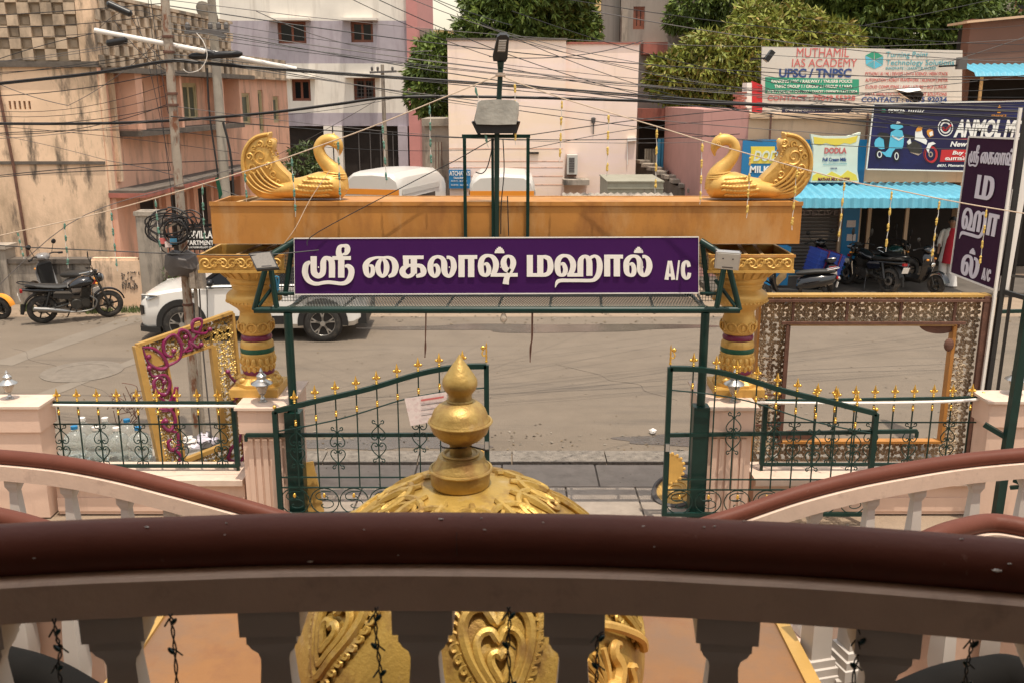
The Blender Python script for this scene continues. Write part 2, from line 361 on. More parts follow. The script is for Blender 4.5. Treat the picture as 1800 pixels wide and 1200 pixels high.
def obox(mb, P0, u, n, a0, a1, d0, d1, z0, z1):
    # box in wall coordinates: a along the wall, d outwards
    P0 = Vector((P0[0], P0[1], 0)); u = Vector(u).normalized(); n = Vector(n).normalized()
    P = [P0+u*a+n*d+Vector((0, 0, z)) for z in (z0, z1) for a, d in ((a0, d0), (a1, d0), (a1, d1), (a0, d1))]
    return mb.add(P, [(3, 2, 1, 0), (4, 5, 6, 7), (0, 1, 5, 4), (1, 2, 6, 5), (2, 3, 7, 6), (3, 0, 4, 7)])
def window(par, P0, u, n, a0, a1, z0, z1, d=-.12, fm=None, leaves=2, gm=None, grille=False, fw=.07):
    fm = fm or m_wood; gm = gm or m_glassd
    f = MB()
    obox(f, P0, u, n, a0, a0+fw, d, d+.08, z0, z1); obox(f, P0, u, n, a1-fw, a1, d, d+.08, z0, z1)
    obox(f, P0, u, n, a0+fw, a1-fw, d, d+.08, z0, z0+fw); obox(f, P0, u, n, a0+fw, a1-fw, d, d+.08, z1-fw, z1)
    wn_ = f.build('window', fm, par)
    for k in range(leaves):
        b0 = a0+fw+(a1-a0-2*fw)*k/leaves; b1 = a0+fw+(a1-a0-2*fw)*(k+1)/leaves
        s = MB()
        for q in ((b0, b0+.05, z0+fw, z1-fw), (b1-.05, b1, z0+fw, z1-fw), (b0+.05, b1-.05, z0+fw, z0+fw+.05), (b0+.05, b1-.05, z1-fw-.05, z1-fw)): obox(s, P0, u, n, q[0], q[1], d+.01, d+.05, q[2], q[3])
        s.build('sash', fm, wn_)
        g = MB(); obox(g, P0, u, n, b0+.05, b1-.05, d+.012, d+.028, z0+fw+.05, z1-fw-.05); g.build('pane', gm, wn_)
    if grille:
        g = MB(); m_ = 6
        for k in range(1, m_):
            a = a0+(a1-a0)*k/m_; obox(g, P0, u, n, a-.01, a+.01, d+.09, d+.105, z0, z1)
        for k in range(1, 6):
            z = z0+(z1-z0)*k/6; obox(g, P0, u, n, a0, a1, d+.106, d+.118, z-.01, z+.01)
        g.build('grille', m_cableg, wn_)
    return wn_
def rnd(a, b): return random.uniform(a, b)
# ================================================================== the setting
def sheet(name, poly, z, mt, sub=None):
    mb = MB(); mb.add([(x, y, z) for x, y in poly], [tuple(range(len(poly)))])
    return structure(mb.build(name, mt))
sheet('ground', [(-400, -60), (400, -60), (400, 900), (-400, 900)], -.02, m_dirt)
sheet('road', [(-120, 11.9), (120, 11.9), (120, 19.9), (-120, 19.9)], -.006, m_road)
sheet('courtyard_floor', [(-9, -3), (9, -3), (9, 9.0), (-9, 9.0)], -.010, m_tile)
# gutter stones along the near edge of the road, with the two slab rows of the apron in front
apron = sheet('apron', [(-2.5, 9.0), (2.35, 9.0), (2.35, 11.46), (-2.5, 11.46)], -.012, m_joint)
for row, (y0, y1, n_) in enumerate(((9.02, 9.78, 6), (9.80, 10.72, 6), (10.74, 11.44, 4))):
    xs = [-2.48+(4.81)*k/n_+(rnd(-.12, .12) if 0 < k < n_ else 0) for k in range(n_+1)]
    for k in range(n_):
        mb = MB(); h = rnd(.004, .010); mb.bb(xs[k]+.012, xs[k+1]-.012, y0, y1, -.011, h)
        mb.build('paver', m_tile, apron)
gut = T('gutter_kerb', 'rough grey stone gutter edge between road and gateway slabs', 'kerb', (0, 11.65, 0)); structure(gut)
for k in range(14):
    x0 = -8.4+k*1.2; mb = MB(); mb.box((x0+.6, 11.68, .004), (1.185, .40, .05+rnd(-.006, .006)))
    mb.build('kerb_stone', m_kerb, gut)
def blob(name, cx, cy, rx, ry, z, mt, n=26, seed=1):
    rr = random.Random(seed); ph = [rr.uniform(0, 6.28) for _ in range(5)]
    P = []
    for k in range(n*2):
        a = math.pi*k/n; f = 1+sum(.2*math.sin((i+2)*a+ph[i])/(1+.3*i) for i in range(5))
        P.append((cx+rx*f*math.cos(a), cy+ry*f*math.sin(a), z))
    P.append((cx, cy, z)); c = len(P)-1
    mb = MB(); mb.add(P, [(k, (k+1) % (2*n), c) for k in range(2*n)]); return structure(mb.build(name, mt))
blob('wet_patch', -1.75, 12.25, 1.05, .30, -.001, m_mud, seed=3)
blob('wet_patch', 2.25, 12.35, .85, .22, -.001, m_mud, seed=5)
p = gz(960, 566); blob('wet_patch', p.x, 18.9, 2.6, .42, -.001, m_mud, seed=8)
sheet('verge', [(-120, 19.9), (120, 19.9), (120, 22.4), (-120, 22.4)], -.003, m_dirt)
m_patch2 = mat('manhole_concrete', (.165, .137, .108), .9, nv=.2, ns=6, bump=.4, bs=40)
# manhole on the left of the road
p = gz(145, 652)
mh = MB(); mh.lathe([(.66, -.004), (.66, .004), (.42, .010), (.42, .006), (.001, .006)], (p.x, p.y, 0), 26); mo = mh.build('manhole_cover', m_patch2)
tag(mo, 'round concrete manhole cover set in the left of the road', 'manhole')
m_patch = mat('worn_asphalt', (.175, .145, .113), .9, nv=.12, ns=2)
# tar repair strips left of the road
for i, (a, b, wd) in enumerate((((0, 640), (250, 555), .5), ((60, 700), (330, 600), .3))):
    A = gz(*a); B = gz(*b); d = (B-A).normalized(); nn = Vector((-d.y, d.x, 0))*wd/2
    mb = MB(); pts = []
    for k in range(9):
        q = A.lerp(B, k/8); j = rnd(.75, 1.15); pts.append((q+nn*j, q-nn*j))
    for k in range(8):
        mb.add([(v.x, v.y, -.002+.001*i) for v in (pts[k][0], pts[k][1], pts[k+1][1], pts[k+1][0])], [(0, 1, 2, 3)])
    structure(mb.build('road_patch', m_patch))
# hairline cracks in the asphalt
for i, (a, b) in enumerate((((980, 640), (1190, 700)), ((600, 690), (760, 655)), ((30, 610), (190, 700)))):
    A, B = gz(*a), gz(*b); pts = [A.lerp(B, k/9)+Vector((rnd(-.12, .12), rnd(-.12, .12), -.004)) for k in range(10)]; pts[0].z = pts[-1].z = -.006
    mb = MB(); mb.tube(cat(pts, 3), [.0035+.003*abs(math.sin(k*1.7)) for k in range(28)], 4); structure(mb.build('road_crack', m_joint))
# crumpled paper and litter
p = gz(1147, 761); mb = MB(); mb.ell((p.x, p.y, .03), (.05, .05, .035), 7, 5)
for i, v in enumerate(mb.v): mb.v[i] = v+Vector((rnd(-.012, .012), rnd(-.012, .012), rnd(-.008, .008)))
tag(mb.build('paper_ball', m_whitec), 'crumpled white paper lying on the road near the right gate', 'litter')
# ================================================================== hall behind the camera (shades the balcony)
hall = T('wedding_hall', 'cream and peach hall front whose balcony the picture is taken from', 'building', (0, -1.0, 0))
mb = MB(); mb.bb(-9, 9, -1.4, -.7, 0, 8.2); mb.build('wall', m_pink, hall)
mb = MB(); mb.bb(-5, 5, -.69, 1.38, 5.75, 5.95); mb.build('canopy', m_bal, hall)  # unseen canopy, added to keep the sun off the handrail
mb = MB(); mb.bb(-4.0, 4.0, -.69, -.66, 2.63, 5.7); mb.build('dark_bounce_panel', m_dark, hall)  # unseen dark panel, added so the wall throws little light back
mb = MB(); mb.bb(-4.2, 4.2, -.65, 1.45, 2.42, 2.62)
mb.build('balcony_floor', m_tile, hall)
# ================================================================== far sky-line boxes
def simple_building(name, label, x0, x1, y0, y1, h, mt, wins=(), extra=None):
    t = T(name, label, 'building', ((x0+x1)/2, y0, 0))
    mb = MB(); wall(mb, (x0, y0, 0), (1, 0, 0), x1-x0, 0, h, [(a, b, c, d) for a, b, c, d in wins], .25, (0, -1, 0))
    mb.quad((x0, y0, 0), (x0, y1, 0), (x0, y1, h), (x0, y0, h)); mb.quad((x1, y0, 0), (x1, y1, 0), (x1, y1, h), (x1, y0, h)); mb.quad((x0, y1, 0), (x1, y1, 0), (x1, y1, h), (x0, y1, h))
    mb.build('wall', mt, t)
    mb = MB(); mb.bb(x0-.08, x1+.08, y0-.08, y1+.05, h+.002, h+.2); mb.build('roof', mt, t)
    for a, b, c, d in wins: window(t, (x0, y0, 0), (1, 0, 0), (0, -1, 0), a, b, c, d)
    return t
# ================================================================== old block on the left
ob = T('old_apartment_block', 'stained cream and pink old block with block lattice parapet on the left', 'building', (-12, 24, 0))
FX, FY = -9.1, 22.0; SD = Vector((.0635, 1, 0)).normalized(); SN = Vector((1, -.0635, 0)).normalized()
mb = MB(); slots = [(12.9-k*.0-(2.02-k*.108)+.0, 12.9-(2.02-k*.108)+.05, 4.22, 4.40) for k in range(5)]
P0 = (-22, FY, 0)
wall(mb, P0, (1, 0, 0), 12.9, 0, 5.12, slots, .18, (0, -1, 0)); mb.build('wall', m_oldc, ob)
mb = MB(); mb.bb(-22, FX-.0, FY+.5, 36, 0, 5.0); mb.build('core', m_dark, ob)
mb = MB(); mb.bb(-22, FX+.03, FY-.10, FY+.2, 5.12, 5.24); mb.build('ledge', m_soot, ob)
mb = MB(); mb.bb(-22, FX-.02, FY-.05, FY-.002, 3.02, 3.09); mb.build('string_course', m_soot, ob)
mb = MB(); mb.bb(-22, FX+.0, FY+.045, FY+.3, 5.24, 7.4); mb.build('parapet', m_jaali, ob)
mb = MB(); mb.bb(FX-.30, FX+.04, FY-.06, FY+.3, 5.24, 7.45); mb.build('corner_post', m_oldc, ob)
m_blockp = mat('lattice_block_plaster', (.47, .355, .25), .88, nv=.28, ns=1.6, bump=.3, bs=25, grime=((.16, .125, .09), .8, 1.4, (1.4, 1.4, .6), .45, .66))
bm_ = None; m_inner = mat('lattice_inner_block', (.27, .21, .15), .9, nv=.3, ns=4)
for j in range(9):
    for i in range(13):
        if (i+j) % 2 == 0:
            x = FX-.32-.25*i-.125; z = 5.26+.24*j+.12
            mb = MB(); mb.box((0, .0, 0), (.243, .10, .236))
            if bm_ is None: bm_ = mb.build('parapet_block', m_blockp, None); bm_.parent = ob; bm_.location = Vector((x, FY-.0, z))-ob.location
            else: link_copy(bm_, ob, Vector((x, FY+rnd(-.012, .012), z))-ob.location)
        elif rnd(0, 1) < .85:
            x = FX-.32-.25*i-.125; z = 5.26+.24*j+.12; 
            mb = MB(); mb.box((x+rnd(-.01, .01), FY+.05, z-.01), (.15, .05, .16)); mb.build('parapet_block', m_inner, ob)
# rusty pipe down the front
mb = MB(); a = at(-6, 140, FY-.05); b = at(52, 465, FY-.05); mb.tube([a, a.lerp(b, .45)+Vector((.03, 0, 0)), b], .035, 6); mb.build('drain_pipe', m_rust, ob)
# street side, running back
SP = (FX, FY, 0)
mb = MB(); h2 = [(1.5, 2.6, .2, 2.0), (3.2, 4.4, .2, 2.0), (5.2, 6.2, .2, 2.0), (7.2, 8.4, .2, 2.0), (1.3, 2.3, 3.85, 4.85), (4.7, 5.7, 3.85, 4.85), (9.4, 10.2, 3.6, 4.6), (11.0, 11.5, 3.3, 4.7), (12.6, 13.3, 3.6, 4.5)]
wall(mb, SP, SD, 14.4, 0, 5.12, h2, .22, SN); mb.build('side_wall', m_oldp, ob)
mb = MB(); obox(mb, SP, SD, SN, 8.85, 14.4, -.3, .0, 5.12, 5.75); obox(mb, SP, SD, SN, 8.85, 14.4, -.2, .18, 5.05, 5.12); mb.build('low_parapet', m_oldj, ob)
mb = MB(); obox(mb, SP, SD, SN, 0, 8.85, -.25, -.04, 5.12, 6.62); obox(mb, SP, SD, SN, 0, 8.9, -.3, .04, 6.62, 6.70); mb.build('side_parapet', m_oldj, ob)
mb = MB()
for j in range(6):
    for i in range(35):
        if (i+j) % 2 == 0: obox(mb, SP, SD, SN, .06+i*.25, .29+i*.25, -.04, .06, 5.16+j*.24, 5.385+j*.24)
mb.build('side_parapet_blocks', m_oldj, ob, kind='stuff')
mb = MB(); obox(mb, SP, SD, SN, .2, 8.9, 0, .62, 5.0, 5.12); mb.build('upper_canopy', m_soot, ob)
mb = MB(); obox(mb, SP, SD, SN, .75, 7.9, 0, .55, 3.60, 3.73); mb.build('window_slab', m_soot, ob)
mb = MB(); obox(mb, SP, SD, SN, .75, 1.12, 0, .5, 3.73, 5.0); mb.build('fin', m_oldp, ob)
for s in (3.3, 6.3, 7.75):
    mb = MB(); obox(mb, SP, SD, SN, s, s+.12, 0, .5, 3.73, 5.0); mb.build('fin', m_oldp, ob)
m_shut = mat('pale_shutter_paint', (.44, .36, .21), .7, nv=.15, ns=6); m_grpane = mat('green_window_glass', (.07, .085, .06), .3, nv=.2)
for a in (1.3, 4.7): window(ob, SP, SD, SN, a, a+1.0, 3.85, 4.85, -.1, m_shut, 2, m_grpane, fw=.06)
for q in h2[6:]: window(ob, SP, SD, SN, *q, -.12, m_shut, 1, m_grpane)
mb = MB(); obox(mb, SP, SD, SN, -.05, 8.6, 0, .85, 2.28, 2.38); mb.build('canopy', m_redpl, ob)
mb = MB(); obox(mb, SP, SD, SN, -.02, 8.6, .0, .83, 2.38, 2.44); mb.build('canopy_top', m_soot, ob)
for s in (.05, 2.75, 4.6, 6.4, 8.4):
    mb = MB(); obox(mb, SP, SD, SN, s, s+.3, 0, .12, 0, 2.28); mb.build('pilaster', m_oldp, ob)
for q in h2[:4]:
    mb = MB(); obox(mb, SP, SD, SN, q[0], q[1], -.2, -.15, q[2], q[3]); mb.build('door', m_dark, ob)
mb = MB(); obox(mb, SP, SD, SN, .02, .2, .002, .07, 2.44, 5.0); obox(mb, SP, SD, SN, .45, .6, .002, .09, 2.6, 5.0); mb.build('pilaster', m_oldc, ob)
mb = MB(); mb.bb(-22, -9.4, 22.3, 36, 5.0, 5.12); mb.build('roof', m_soot, ob)
# satellite dish on its roof
p = at(364, 24, 29.5); t = T('satellite_dish', 'small grey satellite dish on the roof of the old block', 'satellite dish', (p.x, p.y, 6.7))
M_ = Matrix.Rotation(R(-55), 3, 'X') @ Matrix.Rotation(R(25), 3, 'Y')
mb = MB(); mb.lathe([(.02, -.10), (.16, -.085), (.30, -.045), (.38, 0), (.37, .012), (.29, -.03), (.15, -.065), (.02, -.08)], p, 18, M=M_); mb.build('dish', m_concw, t, smooth=True)
mb = MB(); mb.tube([p, p+Vector((.1, .2, -.3)), (p.x+.1, p.y+.2, 6.5)], .025, 6); mb.build('mast', m_cableg, t)
# compound wall in front of the old block
cw = T('compound_wall', 'low sooty compound wall behind the parked motorcycle', 'wall', (-11, 21.3, 0))
mb = MB(); mb.bb(-18, -9.0, 21.15, 21.4, 0, .92); mb.build('wall', m_concw, cw)
mb = MB(); mb.bb(-18, -9.0, 21.10, 21.45, .92, 1.02); mb.build('coping', m_soot, cw)
for x in (-14.6, -11.55):
    mb = MB(); mb.bb(x, x+.42, 21.05, 21.5, 0, 1.25); mb.bb(x-.05, x+.47, 21.0, 21.55, 1.25, 1.33); mb.build('post', m_concw, cw)
a = at(166, 520, 21.0); b = at(254, 520, 21.0)
mb = MB(); mb.bb(a.x, b.x, 20.95, 21.12, 0, 1.02); mb.bb(a.x+.05, b.x-.06, 20.97, 21.10, 1.02, 1.07)
pw = mb.build('painted_wall', m_oldc); tag(pw, 'short peach painted wall block with scrawled writing between bike and gate post', 'wall'); 
sc_ = MB()
for ln, (yy, n_) in enumerate(((482, 7), (491, 5), (499, 6), (506, 6))):
    for k in range(n_):
        q = at(216+k*4.6+rnd(-1, 1), yy+rnd(-2, 2), 20.94); pts = [q+Vector((rnd(-.03, .03), -.004, rnd(-.05, .05))) for _ in range(4)]; sc_.tube(cat(pts, 3), .009, 4)
sc_.build('scrawl', m_soot, pw)
a = at(249, 500, 20.9); b = at(288, 500, 20.9)
t = T('gate_post', 'weathered grey concrete gate post with painted lettering by the black gate', 'gate post', ((a.x+b.x)/2, 21.1, 0))
mb = MB(); mb.bb(a.x, b.x, 20.9, 21.3, 0, 2.0); mb.build('shaft', m_concw, t); mb = MB(); mb.bb(a.x-.03, b.x+.03, 20.87, 21.33, 2.0, 2.09); mb.build('cap', m_concw, t)
gt = T('iron_gate', 'black barred iron gate behind the utility pole', 'gate', (-6.6, 21.1, 0))
gx0, gx1 = b.x+.08, X(392, 450, 21.1)
for z in (.15, .9, 1.75):
    mb = MB(); mb.bb(gx0, gx1, 21.08, 21.12, z, z+.05); mb.build('rail', m_black, gt)
n_ = int((gx1-gx0)/.11)
for k in range(n_):
    x = gx0+.05+k*.11; mb = MB(); mb.bb(x-.011, x+.011, 21.065, 21.078, .05, 1.85); mb.build('bar', m_black, gt)
# ================================================================== white and lilac block
LY = 46.0; lx0, lx1 = X(395, 150, LY), X(718, 150, LY)
lb = T('lilac_apartment_block', 'cream and lilac apartment block with brown windows and dark ground floor', 'building', ((lx0+lx1)/2, LY, 0))
zz = lambda y: Z(y, LY)
wins = []
for (a0, a1, b0, b1) in ((487, 537, 38, 77), (616, 655, 38, 75), (512, 545, 140, 178), (621, 659, 138, 177)):
    wins.append((X(a0, b0, LY)-lx0, X(a1, b0, LY)-lx0, zz(b1), zz(b0)))
bands = [(zz(222), zz(199), m_lilac), (zz(199), zz(112), m_cream), (zz(112), zz(37), m_lilac), (zz(37), zz(37)+4.2, m_cream)]
for z0, z1, mm in bands:
    hs = [h for h in wins if h[2] < z1-.01 and h[3] > z0+.01]
    hs = [(h[0], h[1], max(h[2], z0), min(h[3], z1)) for h in hs]
    mb = MB(); wall(mb, (lx0, LY, 0), (1, 0, 0), lx1-lx0, z0, z1, hs, .3, (0, -1, 0)); mb.build('wall', mm, lb)
for h in wins: window(lb, (lx0, LY, 0), (1, 0, 0), (0, -1, 0), *h, -.22, m_wood, 2, None, h is wins[3])
for h in wins:
    mb = MB(); obox(mb, (lx0, LY, 0), (1, 0, 0), (0, -1, 0), h[0]-.35, h[1]+.25, .002, .5, h[3]+.02, h[3]+.12); mb.build('sunshade', m_cream, lb)
mb = MB(); mb.bb(lx0, lx1, LY+.3, LY+9, 0, zz(37)+4.0); mb.build('core', m_dark, lb)
zt = zz(37)+4.2
mb = MB(); mb.bb(lx1, X(735, 100, LY-.2), LY-.25, LY+9, 0, zt-.5); mb.build('pilaster', mat('coral_paint', (.50, .22, .20), .8, nv=.08), lb)
mb = MB(); mb.bb(X(735, 100, LY-.2), X(757, 100, LY), LY+.8, LY+9, 0, zz(50)); mb.build('rear_wing', m_greyb, lb)
for px in (570, 585, 700):
    x = X(px, 250, LY-.1); mb = MB(); mb.bb(x, x+.45, LY-.15, LY+.3, 0, zz(222)); mb.build('pillar', m_cream if px < 600 else m_lilac, lb)
for px in (630, 650, 668, 690):
    x = X(px, 250, LY+.1); mb = MB(); mb.bb(x, x+.04, LY+.1, LY+.14, 0, zz(232)); mb.build('grille_bar', m_cableg, lb)
# steps, pole, scooter clutter near the lilac block
st = T('entrance_steps', 'three pale concrete steps before the dark ground floor', 'steps', (X(700, 300, 38), 38, 0))
for k in range(4):
    a = X(676, 280, 38); b = X(716, 280, 38); mb = MB(); mb.bb(a, b, 37.2+k*.35, 39.5, 0, .25+.3*k); mb.build('step', m_concw, st)
wp = T('wooden_power_pole', 'slim grey pole with short crossarm before the lilac block', 'power pole', (X(676, 300, 35), 35, 0))
mb = MB(); a = at(672, 114, 35); b = at(680, 330, 35); b.z = 0; mb.tube([a, b], [.06, .10], 8); mb.build('pole', m_concw, wp)
mb = MB(); mb.bar(at(650, 128, 34.9), at(697, 126, 34.9), .07); mb.build('crossarm', m_cableg, wp)
for px in (654, 664, 690):
    mb = MB(); q = at(px, 127, 34.9); mb.lathe([(.03, .03), (.045, .09), (.045, .15), (.02, .18)], q, 8); mb.build('insulator', m_cableg, wp)
# concrete tank and rubble wall
tk = T('concrete_tank', 'tall stained concrete tank with starter bars beside the peach building', 'water tank', (X(767, 300, 31), 31, 0))
a, b = X(747, 250, 31), X(789, 250, 31)
mb = MB(); mb.bb(a, b, 31, 33.2, 0, Z(222, 31)); mb.build('body', m_concw, tk)
mb = MB(); mb.bb(a-.08, b, 30.9, 33.3, Z(222, 31), Z(209, 31)); mb.build('lid', m_conc, tk)
mb = MB(); mb.bb(a-.1, b+.0, 30.7, 30.99, 1.1, Z(297, 31)); mb.build('ledge', m_concw, tk)
for px in (766, 771, 776):
    mb = MB(); mb.tube([at(px, 250, 30.8), at(px+rnd(-1, 1), 300, 30.8)], .014, 5); mb.build('starter_bar', m_rust, tk)
# ================================================================== pale peach blank building
pb = T('peach_blank_building', 'pale peach building with blank street wall at the centre', 'building', (X(950, 300, 29), 29, 0))
PY = 29.0; a, b, c = X(789, 200, PY), X(993, 200, PY), X(1120, 200, PY)
mb = MB(); mb.bb(a, b, PY-.18, PY+7, 0, Z(72, PY)); mb.build('wall', m_pinkb, pb)
mb = MB(); mb.bb(b+.002, c, PY, PY+7, 0, Z(78, PY)); mb.build('wall', m_pinkb, pb)
mb = MB(); mb.bb(a-.03, b+.03, PY-.23, PY+7.03, Z(72, PY), Z(72, PY)+.06); mb.build('coping', m_soot, pb)
mb = MB(); mb.bb(b+.032, c+.03, PY-.05, PY+7.02, Z(78, PY), Z(78, PY)+.055); mb.build('coping', m_redpl, pb)
for py in (262, 284, 295, 310, 325):
    mb = MB(); mb.bb(a, b-.05, PY-.186, PY-.181, Z(py, PY), Z(py, PY)+.018); mb.build('groove', m_oldp, pb)
q = at(860, 269, PY-.18); mb = MB(); mb.bb(q.x+1.1, q.x+1.45, PY-.24, PY-.18, q.z-.03, q.z+.02); mb.build('slot', m_dark, pb)
mb = MB(); q = at(1043, 212, PY-.02); mb.lathe([(.05, -.08), (.07, .06), (.03, .09)], q, 8); mb.tube([q, at(1043, 236, PY-.02)], .015, 5); mb.build('socket', m_cableg, pb)
mb = MB(); q0, q1 = at(1103, 246, PY-.06), at(1118, 245, PY-.06); mb.bar(q0, q1, .1, .1); mb.tube([at(1103, 246, PY-.03), at(1103, 290, PY-.03)], .015, 5); mb.build('tube_light', m_white, pb)
ac = T('air_conditioner_unit', 'white outdoor air conditioner unit on the peach wall', 'air conditioner', tuple(at(1005, 310, PY)))
x0, x1, z0, z1 = X(997, 290, 28.6), X(1015, 290, 28.6), Z(307, 28.6), Z(273, 28.6)
mb = MB(); mb.bb(x0, x1, 28.55, 28.98, z0, z1); mb.build('casing', m_ac, ac)
for k in range(9):
    mb = MB(); z = z0+.06+k*(z1-z0-.12)/9; mb.bb(x0+.05, x1-.09, 28.53, 28.548, z, z+.035); mb.build('louvre', m_cableg, ac)
mb = MB(); mb.bb(x0+.02, x1-.02, 28.6, 29, z0-.06, z0-.002); mb.build('bracket', m_rust, ac)
mb = MB(); q = at(1012, 330, 28.5); mb.bb(X(990, 330, 28.4), X(1035, 330, 28.4), 28.2, 28.98, Z(325, 28.4), Z(316, 28.4)); mb.build('shelf', m_concw, ac)
# blue notice on its left edge
def panel(mb, x0, x1, z0, z1, y, d=.03): return mb.bb(x0, x1, y, y+d, z0, z1)
# ---------- text helper
def text(body, x, z, h, y, mt, par, width=None, bold=.0, name='lettering', align='LEFT', shear=0, rx=90, rz=0, ex=.004):
    c = bpy.data.curves.new('t', 'FONT'); c.body = body; c.size = h/.73; c.offset = bold*h*2.6; c.extrude = ex; c.shear = shear; c.align_x = align; c.resolution_u = 3
    o = bpy.data.objects.new('t', c); COL.objects.link(o)
    dg = bpy.context.evaluated_depsgraph_get(); me = bpy.data.meshes.new_from_object(o.evaluated_get(dg)); bpy.data.objects.remove(o)
    xs = [v.co.x for v in me.vertices]; 
    if not xs: return None
    mn, mx = min(xs), max(xs); k = (width/(mx-mn)) if width else 1
    M = Matrix.Translation((x, y, z)) @ Matrix.Rotation(R(rz), 4, 'Z') @ Matrix.Rotation(R(rx), 4, 'X')
    off = Vector((0, 0, 0)); p_ = par
    while p_ is not None: off += Vector(p_.location); p_ = p_.parent
    for v in me.vertices:
        q = v.co.copy(); q.x = (q.x-(mn if align == 'LEFT' else 0))*k
        v.co = (M @ q)-off
    me.name = name; me.materials.clear(); me.materials.append(mt)
    ob_ = bpy.data.objects.new(name, me); COL.objects.link(ob_); ob_.parent = par; return ob_
def ptext(body, px, py, pw, ph, Y, mt, par, bold=.0, shear=0, name='lettering'):
    """text whose lower left corner stands at (px,py) on the plane y=Y, pw x ph photograph pixels"""
    a = at(px, py, Y); b = at(px+pw, py, Y); c = at(px, py-ph, Y)
    return text(body, a.x, a.z, c.z-a.z, Y, mt, par, width=b.x-a.x, bold=bold, shear=shear, name=name)
bn = T('blue_notice_board', 'small blue printed notice on the peach wall edge', 'notice board', tuple(at(808, 333, PY-.25)))
mb = MB(); panel(mb, X(789, 315, 28.7), X(827, 315, 28.7), Z(332, 28.7), Z(299, 28.7), 28.72); mb.build('board', m_signb, bn)
ptext("ATCHAYA'S", 790, 309, 36, 8, 28.71, m_white, bn, .01); ptext("TAILORING", 797, 315, 22, 3.4, 28.71, m_white, bn, .01)
for py, w_ in ((320, 28), (327, 30)): ptext("SHIRTS - BLOUSE", 793, py, w_, 2.6, 28.71, m_white, bn)
# ================================================================== towers far behind
simple_building('yellow_apartment_block', 'tall yellow apartment block behind the trees', X(1046, 50, 52), X(1090, 50, 52), 52, 60, Z(-60, 52), m_yellw)
simple_building('blue_grey_block', 'narrow blue grey block left of the yellow block', X(1024, 50, 53), X(1045.5, 50, 53), 53, 60, Z(-60, 53), m_slateb)
simple_building('low_yellow_house', 'low yellow house seen between the lilac block and the tree', X(738, 80, 60), X(800, 80, 60), 60, 66, Z(60, 60), m_yellw)
g1 = simple_building('grey_rendered_block', 'unpainted grey rendered block with red canopies right of the peach building', X(1089, 100, 36), X(1330, 100, 36), 36, 44, Z(-40, 36), m_greyb, [(.45, .85, Z(52, 36), Z(12, 36))])
mb = MB(); mb.bb(X(1130, 80, 35.4), X(1172, 80, 35.4), 35.2, 35.99, Z(96, 35.4), Z(75, 35.4)); mb.build('canopy', m_redpl, g1)
mb = MB(); mb.bb(X(1118, 200, 35.4), X(1240, 200, 35.4), 34.9, 35.99, Z(212, 35.4), Z(191, 35.4)); mb.build('canopy', m_redpl, g1)
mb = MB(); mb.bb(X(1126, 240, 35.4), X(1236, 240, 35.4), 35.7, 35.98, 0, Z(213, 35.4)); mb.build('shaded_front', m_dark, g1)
mb = MB(); mb.bb(X(1093, 40, 35.9), X(1103, 40, 35.9), 35.85, 35.99, Z(78, 36), Z(18, 36)); mb.build('pipe', m_concw, g1)
# blue corrugated fence in the lane
bf = T('blue_sheet_fence', 'blue corrugated sheet fence and shed in the narrow lane', 'fence', (X(1190, 330, 30), 30, 0))
def corr(mb, x0, x1, z0, z1, y, pitch=.09, amp=.02, dy=0):
    n_ = max(2, int((x1-x0)/pitch*2)); 
    for k in range(n_):
        a = x0+(x1-x0)*k/n_; b = x0+(x1-x0)*(k+1)/n_; ya = y+(amp if k % 2 else -amp); yb = y+(-amp if k % 2 else amp)
        mb.quad((a, ya, z0), (b, yb, z0), (b, yb+dy, z1), (a, ya+dy, z1))
for i, (p0, p1, y0, y1, yy, mm) in enumerate(((1154, 1196, 244, 345, 30, m_blued), (1197, 1232, 268, 350, 29, m_blued), (1132, 1154, 262, 300, 33, m_concw))):
    mb = MB(); corr(mb, X(p0, 300, yy), X(p1, 300, yy), 0.0, Z(y0, yy), yy); mb.build('sheet', mm, bf)
for px in (1188, 1206):
    mb = MB(); mb.tube([at(px, 225, 28.8), (X(px, 300, 28.8), 28.8, 0)], .05, 6); mb.build('post', m_rust, bf)
lw = T('rubble_lane_wall', 'broken low wall with rubble coping sloping down the lane', 'wall', (X(1170, 340, 28), 28, 0))
pa, pb_ = at(1118, 285, 31), at(1236, 352, 24.6)
for k in range(9):
    q0 = pa.lerp(pb_, k/9); q1 = pa.lerp(pb_, (k+1)/9); mb = MB(); mb.prism([(q0.x, q0.y, 0), (q1.x, q1.y, 0), (q1.x, q1.y, q1.z+rnd(-.05, .05)), (q0.x, q0.y, q0.z+rnd(-.05, .05))], (0, 0, 0), (.22, 0, 0)); mb.build('wall', m_soot, lw)
    mb = MB(); c = (q0+q1)/2; mb.box((c.x+.1, c.y, c.z+.06), (.34, .5, .1), rz=rnd(-.4, .4)); mb.build('coping_stone', m_concw, lw)
